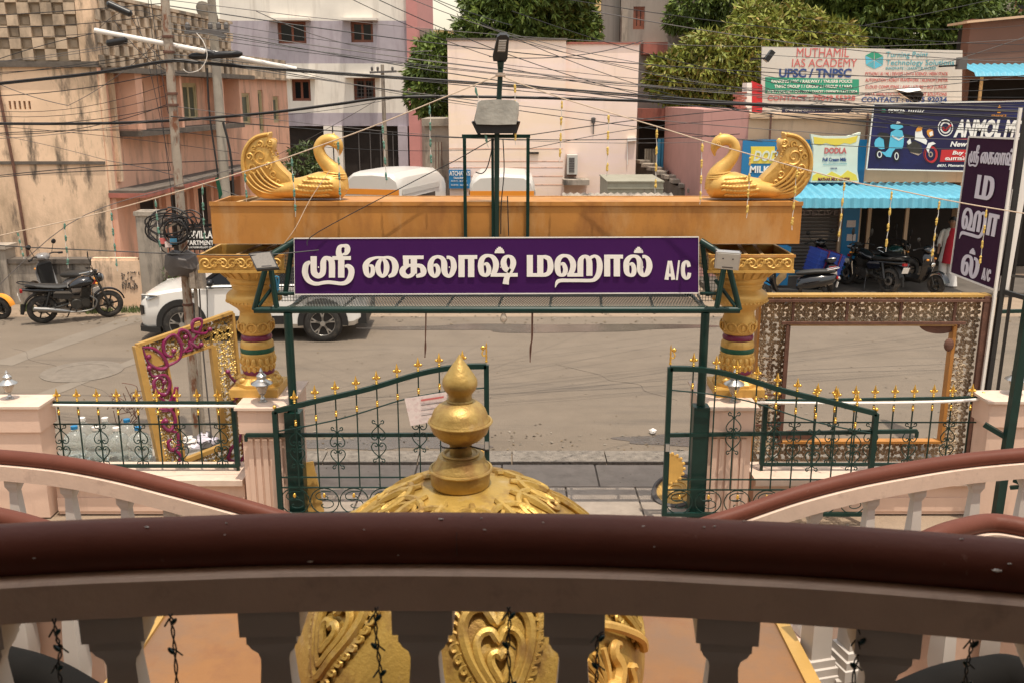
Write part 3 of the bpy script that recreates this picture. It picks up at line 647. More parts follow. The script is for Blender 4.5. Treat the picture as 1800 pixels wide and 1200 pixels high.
# ================================================================== Tamil lettering drawn as brush strokes (photograph pixels of the big sign)
def SZ(ox, oy, k, strokes): return [[(ox+x/k, oy+y/k, w_/k) for x, y, w_ in s] for s in strokes]
K1 = 11.25
G_SRI = SZ(520, 420, K1, [
 [(355, 348, 122), (355, 600, 122), (375, 690, 118), (450, 735, 100), (525, 690, 112), (543, 600, 115), (545, 470, 115), (572, 395, 90), (630, 383, 75), (690, 420, 110), (716, 500, 122), (716, 768, 122)],
 [(900, 375, 125), (900, 768, 125)], [(725, 382, 72), (1090, 382, 72)],
 [(905, 400, 120), (860, 320, 120), (850, 240, 105), (872, 165, 85), (940, 138, 55), (1010, 160, 100), (1022, 230, 112), (990, 290, 78), (925, 308, 30)],
 [(970, 545, 45), (1035, 540, 80), (1092, 600, 115), (1100, 690, 118), (1060, 800, 112), (980, 870, 85), (880, 885, 66), (760, 870, 66), (650, 860, 66), (540, 870, 66), (430, 890, 68), (330, 875, 78), (240, 810, 98), (190, 700, 116), (186, 600, 116), (212, 510, 104), (285, 455, 55)]])
G_KAI = SZ(630, 420, K1, [
 [(540, 370, 34), (480, 375, 45), (350, 376, 48), (220, 425, 85), (152, 510, 116), (147, 600, 116), (168, 690, 100), (220, 740, 66), (275, 695, 88), (288, 620, 84), (268, 545, 66), (212, 528, 36)],
 [(470, 385, 40), (410, 460, 85), (384, 570, 106), (412, 680, 92), (472, 738, 62), (535, 690, 92), (560, 570, 110), (538, 460, 88), (470, 385, 40)],
 [(470, 378, 44), (600, 372, 56), (690, 425, 96), (732, 525, 126), (726, 620, 120), (690, 700, 98), (598, 748, 48)],
 [(880, 368, 66), (1290, 368, 66)], [(942, 370, 115), (942, 520, 112)],
 [(1060, 528, 60), (990, 530, 64), (905, 580, 104), (872, 645, 122), (905, 715, 104), (990, 745, 68), (1070, 700, 88), (1095, 620, 110)],
 [(1098, 370, 126), (1098, 690, 122)], [(1145, 528, 64), (1240, 545, 84), (1287, 625, 118), (1270, 700, 98), (1145, 742, 58)]])
G_LAA = SZ(630, 420, K1, [
 [(1475, 532, 36), (1545, 528, 68), (1582, 620, 92), (1562, 700, 88), (1510, 742, 60), (1452, 690, 98), (1426, 600, 116), (1432, 480, 110), (1482, 392, 82), (1572, 356, 58), (1658, 392, 85), (1696, 480, 116), (1700, 620, 118), (1728, 700, 96), (1790, 740, 62), (1848, 690, 98), (1888, 560, 116), (1868, 430, 98), (1810, 374, 64), (1745, 370, 60)],
 [(1575+465, 345, 122), (1575+465, 757, 122)], [(1575+655, 345, 124), (1575+655, 757, 124)], [(1575+405, 363, 72), (1575+775, 363, 72)]])
G_SH = SZ(770, 420, K1, [
 [(900, 508, 36), (970, 505, 75), (1007, 600, 95), (985, 690, 90), (930, 722, 62), (870, 680, 98), (846, 560, 116), (860, 430, 110), (920, 352, 80), (1010, 335, 58), (1090, 372, 90), (1142, 470, 116), (1138, 590, 112), (1085, 715, 96)], [(1040, 716, 68), (1575, 716, 68)],
 [(1430, 640, 80), (1335, 590, 112), (1295, 480, 118), (1322, 385, 90), (1390, 346, 52), (1460, 385, 90), (1488, 480, 116), (1450, 610, 98), (1385, 720, 104), (1352, 800, 110), (1338, 898, 124)],
 [(1120, 268, 34), (1312, 268, 34)], [(1132, 240, 44), (1300, 240, 44)], [(1160, 208, 44), (1275, 208, 44)], [(1190, 180, 34), (1245, 180, 34)]])
G_MA = SZ(910, 420, K1, [
 [(240, 325, 120), (240, 750, 120)], [(180, 717, 68), (560, 717, 68)], [(446, 325, 122), (446, 700, 120)], [(388, 358, 66), (560, 358, 66)],
 [(530, 358, 66), (618, 402, 100), (650, 525, 118), (636, 630, 110), (590, 693, 84), (520, 717, 66)]])
G_HA = SZ(910, 420, K1, [
 [(838, 508, 36), (905, 503, 75), (944, 600, 95), (925, 690, 90), (870, 722, 60), (810, 680, 98), (786, 560, 116), (800, 430, 110), (862, 352, 80), (950, 336, 58), (1030, 372, 90), (1090, 470, 116), (1090, 590, 112), (1035, 715, 98)], [(980, 716, 66), (1296, 716, 66)],
 [(1240, 748, 112), (1240, 480, 115), (1266, 388, 90), (1330, 348, 60), (1390, 388, 100), (1416, 480, 118), (1416, 732, 120)],
 [(1420, 420, 60), (1450, 372, 60), (1530, 345, 58), (1598, 405, 98), (1622, 535, 116), (1602, 680, 110), (1550, 775, 92), (1460, 824, 64), (1200, 824, 64), (1000, 824, 64), (850, 826, 68), (780, 860, 66), (740, 965, 8)]])
G_AA2 = SZ(1050, 420, 10, [[(172, 300, 106), (172, 662, 106)], [(342, 300, 110), (342, 662, 110)], [(120, 316, 66), (450, 316, 66)]])
G_L = SZ(1050, 420, 10, [
 [(552, 455, 32), (617, 450, 68), (646, 540, 84), (630, 620, 80), (582, 642, 56), (522, 600, 88), (508, 500, 102), (515, 400, 96), (568, 328, 72), (640, 305, 52), (708, 332, 76), (746, 420, 102), (748, 540, 104), (776, 615, 84), (822, 642, 58), (878, 600, 90), (914, 490, 106), (896, 375, 88), (845, 318, 56), (790, 316, 54)],
 [(643, 235, 30), (803, 235, 30)], [(652, 212, 36), (795, 212, 36)], [(675, 185, 36), (772, 185, 36)], [(700, 160, 28), (748, 160, 28)]])
G_AC = SZ(1050, 420, 10, [[(1258, 390, 40), (1215, 722, 72)], [(1290, 390, 40), (1335, 722, 72)], [(1225, 640, 54), (1325, 640, 54)], [(1437, 383, 32), (1396, 726, 32)],
 [(1612, 495, 64), (1592, 425, 66), (1556, 404, 46), (1515, 450, 70), (1502, 552, 72), (1518, 650, 72), (1558, 700, 46), (1602, 668, 66), (1618, 600, 64)]])
G_LINE = G_SRI+G_KAI+G_LAA+G_SH
def strokes(mb, G, fn, nrm, th=.007):
    """G strokes in pixels; fn(px,py) -> point on the board; nrm outward normal"""
    nrm = Vector(nrm)
    for li, s in enumerate(G):
        pts = s if len(s) == 2 else [tuple(v) for v in cat(s, 6)]
        h = th+.0003*(li % 12); L_ = []; R_ = []
        for i, (x, y, w_) in enumerate(pts):
            a = pts[max(i-1, 0)]; b = pts[min(i+1, len(pts)-1)]; dx, dy = b[0]-a[0], b[1]-a[1]; l = math.hypot(dx, dy) or 1
            nx, ny = -dy/l*w_/2, dx/l*w_/2; L_.append(fn(x+nx, y+ny)); R_.append(fn(x-nx, y-ny))
        n = len(pts); vs_ = [p+nrm*h for p in L_]+[p+nrm*h for p in R_]+L_+R_; fs = []
        for i in range(n-1):
            fs += [(i, i+1, n+i+1, n+i), (i, 2*n+i, 2*n+i+1, i+1), (n+i, n+i+1, 3*n+i+1, 3*n+i)]
        fs += [(0, n, 3*n, 2*n), (n-1, 3*n-1, 4*n-1, 2*n-1)]
        mb.add(vs_, fs)
# ---------- printed shapes
def pp(name, pts, Y, mt, par, d=.004, smooth_=0):
    P = [at(x, y, Y) for x, y in pts]
    if smooth_: P = cat(P, smooth_, True)
    mb = MB(); mb.prism(P, (0, 0, 0), (0, d, 0)); return mb.build(name, mt, par)
def pring(name, cx, cy, rx, ry, w_, Y, mt, par, n=22):
    mb = MB(); v = []
    for k in range(n):
        a = 2*math.pi*k/n
        for q in (1, 0): v.append(at(cx+(rx-w_*(1-q))*math.cos(a), cy+(ry-w_*(1-q))*math.sin(a), Y))
    mb.add(v, [(2*k, 2*((k+1) % n), 2*((k+1) % n)+1, 2*k+1) for k in range(n)]); return mb.build(name, mt, par)
# ================================================================== shops on the right
SY = 24.0
sh = T('shop_block', 'single storey shop block in mauve and beige plaster behind the right road edge', 'building', (8.5, SY, 0))
xm0, xm1, xb1 = X(1232, 300, SY), X(1311, 300, SY), X(1960, 300, SY)
zr = Z(200, SY)
mb = MB(); mb.bb(xm0, xm1, SY, SY+6, 0, Z(193, SY)); mb.build('mauve_wall', m_mauve, sh)
mb = MB(); wall(mb, (xm1+.003, SY, 0), (1, 0, 0), xb1-xm1, 0, zr-.12, [(.05, X(1476, 400, SY)-xm1, 0.12, 2.45), (X(1512, 400, SY)-xm1, X(1680, 400, SY)-xm1, .12, 2.45), (X(1700, 400, SY)-xm1, xb1-xm1-.4, .12, 2.3)], .3, (0, -1, 0)); mb.build('wall', m_beige, sh)
mb = MB(); mb.bb(xm1+.003, xb1, SY-.12, SY+6, zr-.118, zr); mb.build('roof', m_beige, sh)
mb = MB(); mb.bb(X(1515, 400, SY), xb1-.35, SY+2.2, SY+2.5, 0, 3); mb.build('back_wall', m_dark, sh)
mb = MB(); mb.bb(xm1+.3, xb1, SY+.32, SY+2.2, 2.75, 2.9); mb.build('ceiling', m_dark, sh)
mb = MB(); mb.bb(X(1480, 400, SY), X(1508, 400, SY), SY-.06, SY-.003, .1, 2.46); mb.build('blue_pillar', m_signb, sh)
for (a0, b0) in ((388, 12), (412, 12), (432, 1.5)):
    mb = MB(); q = at(1489, a0, SY-.065); mb.bb(q.x, q.x+.22, SY-.068, SY-.062, q.z-b0*.014, q.z); mb.build('notice', m_paper, sh)
for px in (1524, 1590):
    mb = MB(); mb.bb(X(px, 400, SY+.5), X(px+6, 400, SY+.5), SY+.5, SY+.56, .1, 2.4); mb.build('door_post', m_beige, sh)
pl = T('shop_platform', 'raised concrete shop floor under the blue awning', 'platform', (9, 22.9, 0)); structure(pl)
mb = MB(); mb.bb(xm0, xb1, 21.9, SY-.003, -.01, .11); mb.build('slab', mat('shaded_floor_concrete', (.095, .08, .066), .8, nv=.3, ns=3), pl)  # concrete darkened to carry the shade under the awning
# roller shutter
rs = T('roller_shutter', 'closed grey roller shutter under the blue awning', 'shutter', (X(1420, 450, SY), SY+.1, .1))
xa, xb = xm1+.06, X(1475, 400, SY)-.01
m_shutr = mat('shutter_grey_paint', (.12, .10, .09), .55, .2, nv=.12, ns=4)
for k in range(24):
    mb = MB(); z = .25+k*.088; mb.prism([(xa, SY+.1, z), (xa, SY+.075, z+.044), (xa, SY+.1, z+.085)], (0, 0, 0), (xb-xa, 0, 0)); mb.build('slat', m_shutr, rs)
mb = MB(); mb.bb(xa, xb, SY+.06, SY+.12, .121, .245); mb.build('bottom_bar', m_blued, rs)
mb = MB(); mb.bb(X(1352, 400, SY), xb, SY+.02, SY+.055, 2.06, 2.42); o = mb.build('name_board', m_maroon, rs); ptext("DELIVE", 1412, 379, 62, 9, SY+.015, mat('dull_letter', (.22, .16, .15), .6), rs)
# awning of blue corrugated sheet
def wavy(mb, x0, x1, edge, pitch, amp, sub=4):
    """edge: list of (y,z,ny,nz) across; wave along x"""
    n_ = int((x1-x0)/pitch*sub); rows = []
    for e in edge:
        rows.append([Vector((x0+(x1-x0)*k/n_+(e[4] if len(e) > 4 else 0)*(1-k/n_), e[0]+e[2]*amp*math.sin(2*math.pi*k/sub), e[1]+e[3]*amp*math.sin(2*math.pi*k/sub))) for k in range(n_+1)])
    for i in range(len(rows)-1):
        for k in range(n_): mb.quad(rows[i][k], rows[i][k+1], rows[i+1][k+1], rows[i+1][k])
aw = T('blue_awning', 'sky blue corrugated sheet awning over the milk shop', 'awning', (8.6, 22.3, 2.0))
AF = 21.6; x0, x1 = X(1396, 355, AF), X(1745, 355, AF)
zf, zb, zbk = Z(349, AF), Z(366, AF), Z(322, 23.9)
mb = MB(); wavy(mb, x0, x1, [(23.95, zbk, 0, 1, .35), (AF+.15, zf+.05, -.3, .8), (AF+.02, zf, -.8, .4), (AF-.02, zb, -1, 0)], .215, .028, 6); mb.build('sheet', m_blue, aw, smooth=80)
for k in range(6):
    x = x0+.3+k*(x1-x0-.6)/5; mb = MB(); mb.bar((x, 23.95, zbk-.08), (x, AF+.1, zf-.06), .05); mb.build('rafter', m_rust, aw)
mb = MB(); mb.bar((x0, AF+.12, zf-.09), (x1, AF+.12, zf-.09), .05); mb.build('purlin', m_rust, aw)
# blue milk sign board
ms = T('blue_milk_sign', 'blue sign board with yellow plate above the awning left half', 'sign', tuple(at(1360, 330, 23.8)))
mb = MB(); mb.bb(X(1304, 280, 23.8), X(1521, 280, 23.8), 23.78, 23.83, Z(335, 23.8), Z(246, 23.8)); mb.build('board', m_signb, ms)
P_ = [(1320, 258), (1362, 258), (1362, 288), (1320, 288)]
pp('yellow_plate', P_, 23.77, m_yel, ms); ptext("DODLA", 1324, 283, 62, 18, 23.762, m_milk, ms, .015, .25)
ptext("MILK PARLOUR", 1318, 304, 108, 12, 23.77, m_white, ms, .015); 
for px in (1353, 1523):
    mb = MB(); mb.bb(X(px, 220, 23.85), X(px+3, 220, 23.85), 23.835, 23.87, Z(248, 23.85), Z(200, 23.85)); mb.build('stay', m_rust, ms)
mk = T('milk_packet_sign', 'cream milk packet shaped sign with yellow top on the blue board', 'sign', tuple(at(1468, 320, 23.5)))
pp('packet', [(1425, 236), (1448, 240), (1490, 240), (1513, 233), (1508, 262), (1507, 300), (1510, 321), (1425, 321), (1429, 300), (1430, 262)], 23.5, m_milk, mk, .12)
pp('packet_top', [(1430, 241), (1450, 244), (1488, 244), (1508, 239), (1505, 250), (1495, 254), (1484, 252), (1470, 258), (1452, 252), (1440, 256), (1431, 253)], 23.495, m_yel, mk)
pp('packet_base', [(1427, 318), (1508, 318), (1505, 308), (1490, 300), (1478, 310), (1462, 302), (1450, 310), (1436, 305), (1429, 309)], 23.495, m_yel, mk)
ptext("DODLA", 1449, 270, 39, 10, 23.49, m_redf, mk, .02); ptext("Full Cream Milk", 1446, 284, 42, 6.5, 23.49, m_tblue, mk, .012); ptext("500 ML", 1460, 298, 12, 3, 23.49, m_tblue, mk); ptext("MATHAR MILK CENTER", 1438, 318.6, 56, 6, 23.488, m_maroon, mk, .012)
pp('wave', [(1447, 289), (1489, 288), (1489, 288.8), (1447, 289.8)], 23.49, m_teal, mk)
# academy billboard
BY = 25.2
bb_ = T('academy_billboard', 'weathered white academy billboard on the shop roof', 'billboard', tuple(at(1516, 197, BY)))
c4 = [(1340, 82), (1692, 90), (1690, 190), (1338, 198)]
pp('panel', [(1340, 82), (1692, 89), (1690, 200), (1338, 199)], BY, m_bill, bb_, .08)
for px in (1350, 1430, 1520, 1610, 1684):
    mb = MB(); mb.bb(X(px, 150, BY+.1), X(px, 150, BY+.1)+.05, BY+.09, BY+.14, zr, Z(92, BY)); mb.build('frame_post', m_rust, bb_)
BT = BY-.006
ptext("MUTHAMIL", 1400, 101, 92, 17, BT, m_redf, bb_); ptext("IAS ACADEMY", 1392, 118, 114, 15, BT, m_redf, bb_); ptext("UPSC / TNPSC", 1369, 136, 127, 15, BT, m_tblue, bb_, .02)
pp('green_band', [(1345, 136), (1510, 140), (1510, 167), (1345, 165)], BY-.003, m_tgreen, bb_)
ptext("BANKING / SSC / RAILWAY / TNUSRB POLICE", 1356, 146, 142, 5.5, BT, m_white, bb_, .01); ptext("TNPSC GROUP 1 / GROUP 2 / GROUP 4 / VAO", 1361, 155, 136, 5.5, BT, m_white, bb_, .01); ptext("TN TET / UGC NET / CAT / MAT / TANCET / DEFENCE / LATT / NDA", 1347, 164, 160, 5, BT, m_white, bb_, .01)
ptext("CONTACT : 79049 55328", 1349, 177, 154, 9, BT, m_redf, bb_, .012)
cx, cy = 1537, 106
hx = [(cx, cy-16), (cx+16, cy-7), (cx+15, cy+9), (cx, cy+16), (cx-15, cy+9), (cx-16, cy-8)]
for i in range(6):
    a, b = hx[i], hx[(i+1) % 6]; k = lambda q: (cx+(q[0]-cx)*.93+((a[0]+b[0])/2-cx)*.06, cy+(q[1]-cy)*.93+((a[1]+b[1])/2-cy)*.06)
    c_ = (cx+((a[0]+b[0])/2-cx)*.08, cy+((a[1]+b[1])/2-cy)*.08)
    pp('logo_facet', [k(a), k(b), c_], BT, m_tgreen if i in (0, 5) else (m_teal if i % 2 else m_cyan), bb_)
ptext("Turning Point", 1557, 101, 74, 10, BT, m_teal, bb_); ptext("Technology Solutions", 1557, 115, 120, 10, BT, m_teal, bb_); ptext("INNOVATE | LEARN | SUCCEED", 1557, 123, 88, 5, BT, m_teal, bb_)
for y, s_ in ((133, "PYTHON | AI / ML | DEVOPS | DATA SCIENCE | MERN STACK"), (144, "AUTOMATION | ROBOT FRAMEWORK | SELENIUM | JMETER"), (156, "CLOUD COMPUTING | AWS | AZURE | GCP | LINUX"), (169, "DATA ANALYTICS | POWER BI | 360 IT SOLUTIONS")): ptext(s_, 1521, y, 145 if y < 150 else 143, 6, BT, m_redf, bb_)
ptext("CONTACT : 63795 92034", 1514, 180, 150, 9, BT, m_tblue, bb_, .012)
pp('torn_hole', [(1576, 160), (1598, 162), (1618, 160), (1624, 166), (1618, 178), (1606, 182), (1588, 171)], BY-.010, m_dark, bb_)
mb = MB(); mb.add([at(1572, 157, BY-.012), at(1616, 155, BY-.02), at(1619, 159, BY-.2), at(1596, 163, BY-.25)], [(0, 1, 2, 3)]); mb.prism([at(1576, 160, BY-.014), at(1588, 171, BY-.016), at(1606, 180, BY-.2)], (0, 0, 0), (0, .003, 0)); mb.build('torn_flap', m_white, bb_)
for px, py, mm in ((1352, 99, m_black), (1690, 112, m_cableg)):
    q = at(px, py, BY-.5); t = T('flood_lamp', 'black flood lamp on an arm at the billboard left edge' if px < 1400 else 'grey square flood lamp at the billboard right edge', 'lamp', tuple(q))
    mb = MB(); mb.box(q, (.12 if px < 1400 else .2, .2, .28), M=Matrix.Rotation(R(35), 3, 'Y') if px < 1400 else None); mb.build('head', mm, t)
    mb = MB(); mb.bar(q+Vector((-.1, 0, -.05)), q+Vector((-.35, .45, -.06)), .04); mb.build('arm', m_black, t)
t = T('navy_strip_banner', 'narrow navy banner lying along the parapet under the billboard', 'banner', tuple(at(1435, 198, 24.6)))
pp('banner', [(1376, 188), (1500, 189), (1492, 200), (1374, 199)], 24.6, m_navy, t, .03); ptext("COACHING CENTRE FOR CIVIL SERVICES", 1380, 196, 104, 3.6, 24.59, m_white, t)
t = T('small_lightbox_sign', 'small white lightbox sign with red face left of the billboard', 'sign', tuple(at(1325, 198, 24.8)))
mb = MB(); mb.bb(X(1312, 170, 24.8), X(1323, 170, 24.8), 24.8, 25.3, Z(198, 24.8), Z(146, 24.8)); mb.build('box', m_white, t)
pp('face', [(1322, 143), (1340, 150), (1340, 198), (1322, 198)], 24.79, m_red, t, .1); pp('stripe', [(1327, 150), (1333, 152), (1333, 197), (1327, 197)], 24.784, m_yel, t)
q = at(1326, 196, 24.78); text("ACADEMY", 0, 0, .11, 0, m_white, t, name='lettering'); o = t.children[-1]
for v in o.data.vertices:
    l = v.co+t.location; v.co = Vector((q.x-l.z, q.y, q.z+l.x))-t.location
# brick bits left of it
t = T('brick_parapet_stub', 'unplastered brick stub on the mauve roof edge', 'brick stub', tuple(at(1305, 197, 24.6)))
for k in range(8):
    for r in range(2):
        q = at(1294+r*9+(k % 2)*4, 197-k*4.5, 24.7); mb = MB(); mb.box((q.x, q.y, q.z+.02), (.12, .2, .055)); mb.build('brick', m_redpl, t)
# motor shop board
AY = 23.4
mbd = T('motor_shop_board', 'navy motor shop board with scooter and bike pictures', 'sign', tuple(at(1660, 300, AY)))
pp('panel', [(1537, 184), (1960, 176), (1960, 306), (1524, 297)], AY, m_navy, mbd, .06)
fr = MB()
for a, b in (((1536, 183), (1960, 175)), ((1523, 298), (1960, 307)), ((1536, 183), (1523, 298))): fr.bar(at(*a, AY-.004), at(*b, AY-.004), .028)
fr.build('edge_trim', m_ltrim, mbd)
A1, A2, A3, A4 = AY-.006, AY-.011, AY-.016, AY-.021
pring('icon', 1553, 195.5, 4, 4.5, 4, A1, m_tgreen, mbd); ptext("90925 10107", 1561, 199, 65, 7.5, A1, m_white, mbd, .015, .2)
ptext("ANMOL MOTORS", 1676, 240, 182, 29, A1, m_white, mbd, .025, .2)
pring('badge_ring', 1662, 225, 13.5, 15, 1.6, A1, m_white, mbd); pring('badge_ring', 1662, 225, 9.5, 10.5, 2.6, A1, m_ltrim, mbd)
mb = MB(); q = [at(1657, 224, A2), at(1661, 230, A2), at(1672, 220, A2)]; mb.bar(q[0], q[1], .05, .004, up=(0, 1, 0)); mb.bar(q[1], q[2], .05, .004, up=(0, 1, 0)); mb.build('tick', m_red, mbd)
ptext("New & Used Bikes", 1670, 258, 110, 9, A1, m_white, mbd, .015, .2)
pp('red_band', [(1655, 264), (1790, 262), (1788, 284), (1652, 285)], A1, m_red, mbd); ptext("Buy - Sell - Exchange", 1674, 272, 105, 6.5, A2, m_white, mbd, .012, .2); ptext("வாங்க - விற்க", 1661, 282, 95, 6, A2, m_white, mbd, .012)
pp('rule', [(1672, 245), (1720, 244), (1720, 245), (1672, 246)], A1, m_red, mbd); ptext("#631, Mannarsamy Main Road", 1647, 293.5, 90, 4.5, A1, m_white, mbd, .01, .2)
mb = MB(); q = at(1757, 190, A1); mb.prism([at(1754, 190, A1), at(1760, 190, A1), at(1757, 185, A1)], (0, 0, 0), (0, .004, 0)); mb.bb(q.x-.04, q.x+.04, A1, A1+.004, q.z-.12, q.z-.06); mb.build('emblem', m_orange, mbd); ptext("FINANCE", 1743, 206, 26, 4, A1, m_orange, mbd)
# printed blue scooter
pp('print_scooter_tail', [(1537, 253), (1539, 246), (1546, 241), (1553, 243), (1555, 262), (1549, 263), (1538, 258)], A1, m_cyan, mbd)
pp('print_scooter_seat', [(1542, 237), (1548, 233), (1560, 235), (1566, 240), (1563, 252), (1560, 262), (1556, 262), (1554, 246), (1546, 241)], A2, m_blackm, mbd)
pp('print_scooter_body', [(1566, 233), (1575, 228), (1586, 230), (1589, 243), (1588, 255), (1586, 262), (1574, 262), (1569, 268), (1566, 277), (1558, 276), (1548, 267), (1556, 268), (1562, 262)], A3, m_cyan, mbd)
pp('print_scooter_head', [(1565, 221), (1572, 218), (1585, 219), (1588, 224), (1578, 229), (1566, 226)], A3, m_cyan, mbd)
pp('print_windscreen', [(1575, 218), (1577, 214), (1582, 215), (1584, 219)], A2, m_ltrim, mbd)
pp('print_scooter_trim', [(1568, 238), (1580, 245), (1589, 239), (1588, 243), (1580, 248), (1569, 242)], A4, m_ltrim, mbd)
for cx, cy, rx, ry in ((1546, 272, 7, 9), (1576, 275, 6, 10)): pring('print_wheel', cx, cy, rx, ry, 3, A2, m_blackm, mbd); pring('print_rim', cx, cy, rx*.62, ry*.66, 1.6, A4, m_ltrim, mbd)
# printed bike
pring('print_wheel', 1636, 272, 12.5, 15.5, 4, A1, m_red, mbd); pring('print_wheel', 1638, 272, 13.5, 16.5, 1.5, A2, m_blackm, mbd); pring('print_rim', 1636, 272, 4, 5, 2, A2, m_chrome, mbd)
pp('print_tank', [(1609, 232), (1614, 224), (1620, 226), (1622, 238), (1630, 248), (1628, 255), (1618, 250), (1608, 246)], A1, m_white, mbd)
pp('print_tank_cap', [(1611, 227), (1615, 223), (1622, 225), (1619, 231), (1610, 232)], A2, m_orange, mbd)
pp('print_headlamp', [(1629, 231), (1633, 227), (1640, 229), (1641, 239), (1634, 242), (1630, 237)], A1, m_orange, mbd); pp('print_headlamp_glass', [(1633, 234), (1639, 231), (1640, 238), (1635, 240)], A2, m_white, mbd)
pp('print_fender', [(1628, 262), (1632, 252), (1640, 250), (1645, 253), (1638, 256), (1634, 262), (1632, 270)], A3, m_white, mbd)
pp('print_engine', [(1598, 252), (1608, 248), (1620, 255), (1621, 268), (1610, 272), (1600, 268), (1593, 256)], A1, m_engine, mbd); pp('print_exhaust', [(1599, 268), (1614, 274), (1622, 268), (1616, 271)], A2, m_chrome, mbd)
pp('print_bike_tail', [(1588, 236), (1600, 238), (1609, 240), (1606, 248), (1597, 246)], A1, m_blackm, mbd); pp('print_bike_side', [(1594, 250), (1600, 244), (1602, 252), (1597, 255)], A2, m_ltrim, mbd)
# brown building at the right top
rbw = T('brown_corner_house', 'dark brown house with blue awning at the top right corner', 'building', (X(1760, 150, 29), 29, 0))
x0, x1 = X(1698, 120, 29), X(2050, 120, 29)
mb = MB(); wall(mb, (x0, 29, 0), (1, 0, 0), x1-x0, 0, Z(34, 29), [(.15, x1-x0-.3, Z(184, 29), Z(140, 29))], .5, (0, -1, 0)); mb.build('wall', m_brownb, rbw)
mb = MB(); mb.bb(x0+.1, x1, 29.52, 30, 0, Z(50, 29)); mb.build('core', m_dark, rbw)
mb = MB(); mb.prism([(x0-.2, 28.8, Z(42, 29)), (x1, 28.8, Z(6, 29)), (x1, 28.8, Z(2, 29)), (x0-.2, 28.8, Z(38, 29))], (0, 0, 0), (0, 1.3, 0)); mb.build('roof', m_beige, rbw)
mb = MB(); wavy(mb, x0-.25, x1, [(29.0, Z(113, 29), 0, 1), (27.9, Z(128, 28), -.3, .8), (27.8, Z(135, 27.8), -1, 0)], .2, .025, 6); mb.build('awning', m_blue, rbw, smooth=80)
mb = MB(); mb.bb(x0+.05, x0+.12, 28.1, 28.16, Z(184, 28.1), Z(132, 28.1)); mb.build('awning_post', m_plank, rbw)
mb = MB(); mb.bb(x0, x1, 28.2, 28.25, Z(182, 28), Z(176, 28)); mb.build('balcony_rail', m_rust, rbw)
uh = simple_building('dark_upper_house', 'shaded house with small window above the brown roof', X(1730, 10, 40), X(1950, 10, 40), 40, 46, Z(-60, 40), m_greyb, [(1.2, 2.2, Z(22, 40), Z(-20, 40))])
# ice cream board
ic = T('ice_cream_board', 'blue ice cream freezer board beside the right golden column', 'sign', tuple(at(1365, 505, 22.2)))
pp('board', [(1322, 436), (1391, 435), (1384, 502), (1322, 502)], 22.3, m_signb, ic, .35)
pp('red_plate', [(1336, 452), (1387, 449), (1386, 462), (1336, 463)], 22.29, m_red, ic); ptext("DODLA", 1334, 460.5, 50, 8, 22.28, m_white, ic, .02, .1); ptext("Ice Cream", 1334, 470, 48, 7.5, 22.28, m_white, ic, .012)
pp('print_cone', [(1362, 492), (1374, 478), (1383, 480), (1382, 488), (1368, 502), (1360, 503)], 22.285, m_plank, ic)
# ================================================================== gate piers and low walls
PF = 9.80; PZ = 1.30
def pier(name, label, x0, x1, y0, y1, z1, flut=True):
    t = T(name, label, 'pier', ((x0+x1)/2, (y0+y1)/2, 0), None)
    mb = MB(); mb.bb(x0+.025, x1-.025, y0+.03, y1, 0, z1-.3); mb.build('shaft', m_pink, t)
    mb = MB(); mb.bb(x0, x1, y0, y1+.02, z1-.298, z1-.03); mb.build('head', m_pink, t)
    mb = MB(); mb.bb(x0-.03, x1+.03, y0-.03, y1+.04, z1-.028, z1); mb.build('cap', m_bal, t)
    if flut:
        n = 5
        for k in range(n):
            w_ = (x1-x0-.14)/n; mb = MB(); mb.bb(x0+.07+k*w_+.012, x0+.07+(k+1)*w_-.012, y0+.012, y0+.029, .04, z1-.36); mb.build('flute', m_pink, t)
    return t
XL0, XL1 = X(417, 716, PF), X(504, 716, PF); XR0, XR1 = X(1243, 716, PF), X(1330, 716, PF)
pier('gate_pier', 'pink gate pier under the left golden column', XL0, XL1, PF, 10.75, PZ)
pier('gate_pier', 'pink gate pier under the right golden column', XR0, XR1, PF, 10.75, PZ)
FP0, FP1 = X(-40, 716, 9.85), X(66, 716, 9.85); FQ0, FQ1 = X(1741, 705, 9.9), X(1840, 705, 9.9)
pier('boundary_pier', 'pink boundary pier at the left end of the left fence', FP0, FP1, 9.85, 10.22, 1.30, False)
pier('boundary_pier', 'pink boundary pier with raised panel at the right end of the right fence', FQ0, FQ1, 9.9, 10.25, 1.34, False)
for nm, x0, x1 in (('left', FP1, XL0-.035), ('right', XR1+.035, FQ0-.035)):
    t = T('boundary_wall', 'low peach boundary wall under the %s fence' % nm, 'wall', ((x0+x1)/2, 10.2, 0))
    mb = MB(); mb.bb(x0+.035, x1, 9.97, 10.42, 0, .36); mb.build('wall', m_pink, t)
    mb = MB(); mb.bb(x0+.035, x1, 9.90, 10.47, .362, .425); mb.build('coping', m_bal, t)
    mb = MB(); mb.bb(x0+.035, x1, 9.955, 9.969, .04, .20); mb.build('plinth', m_pink, t)
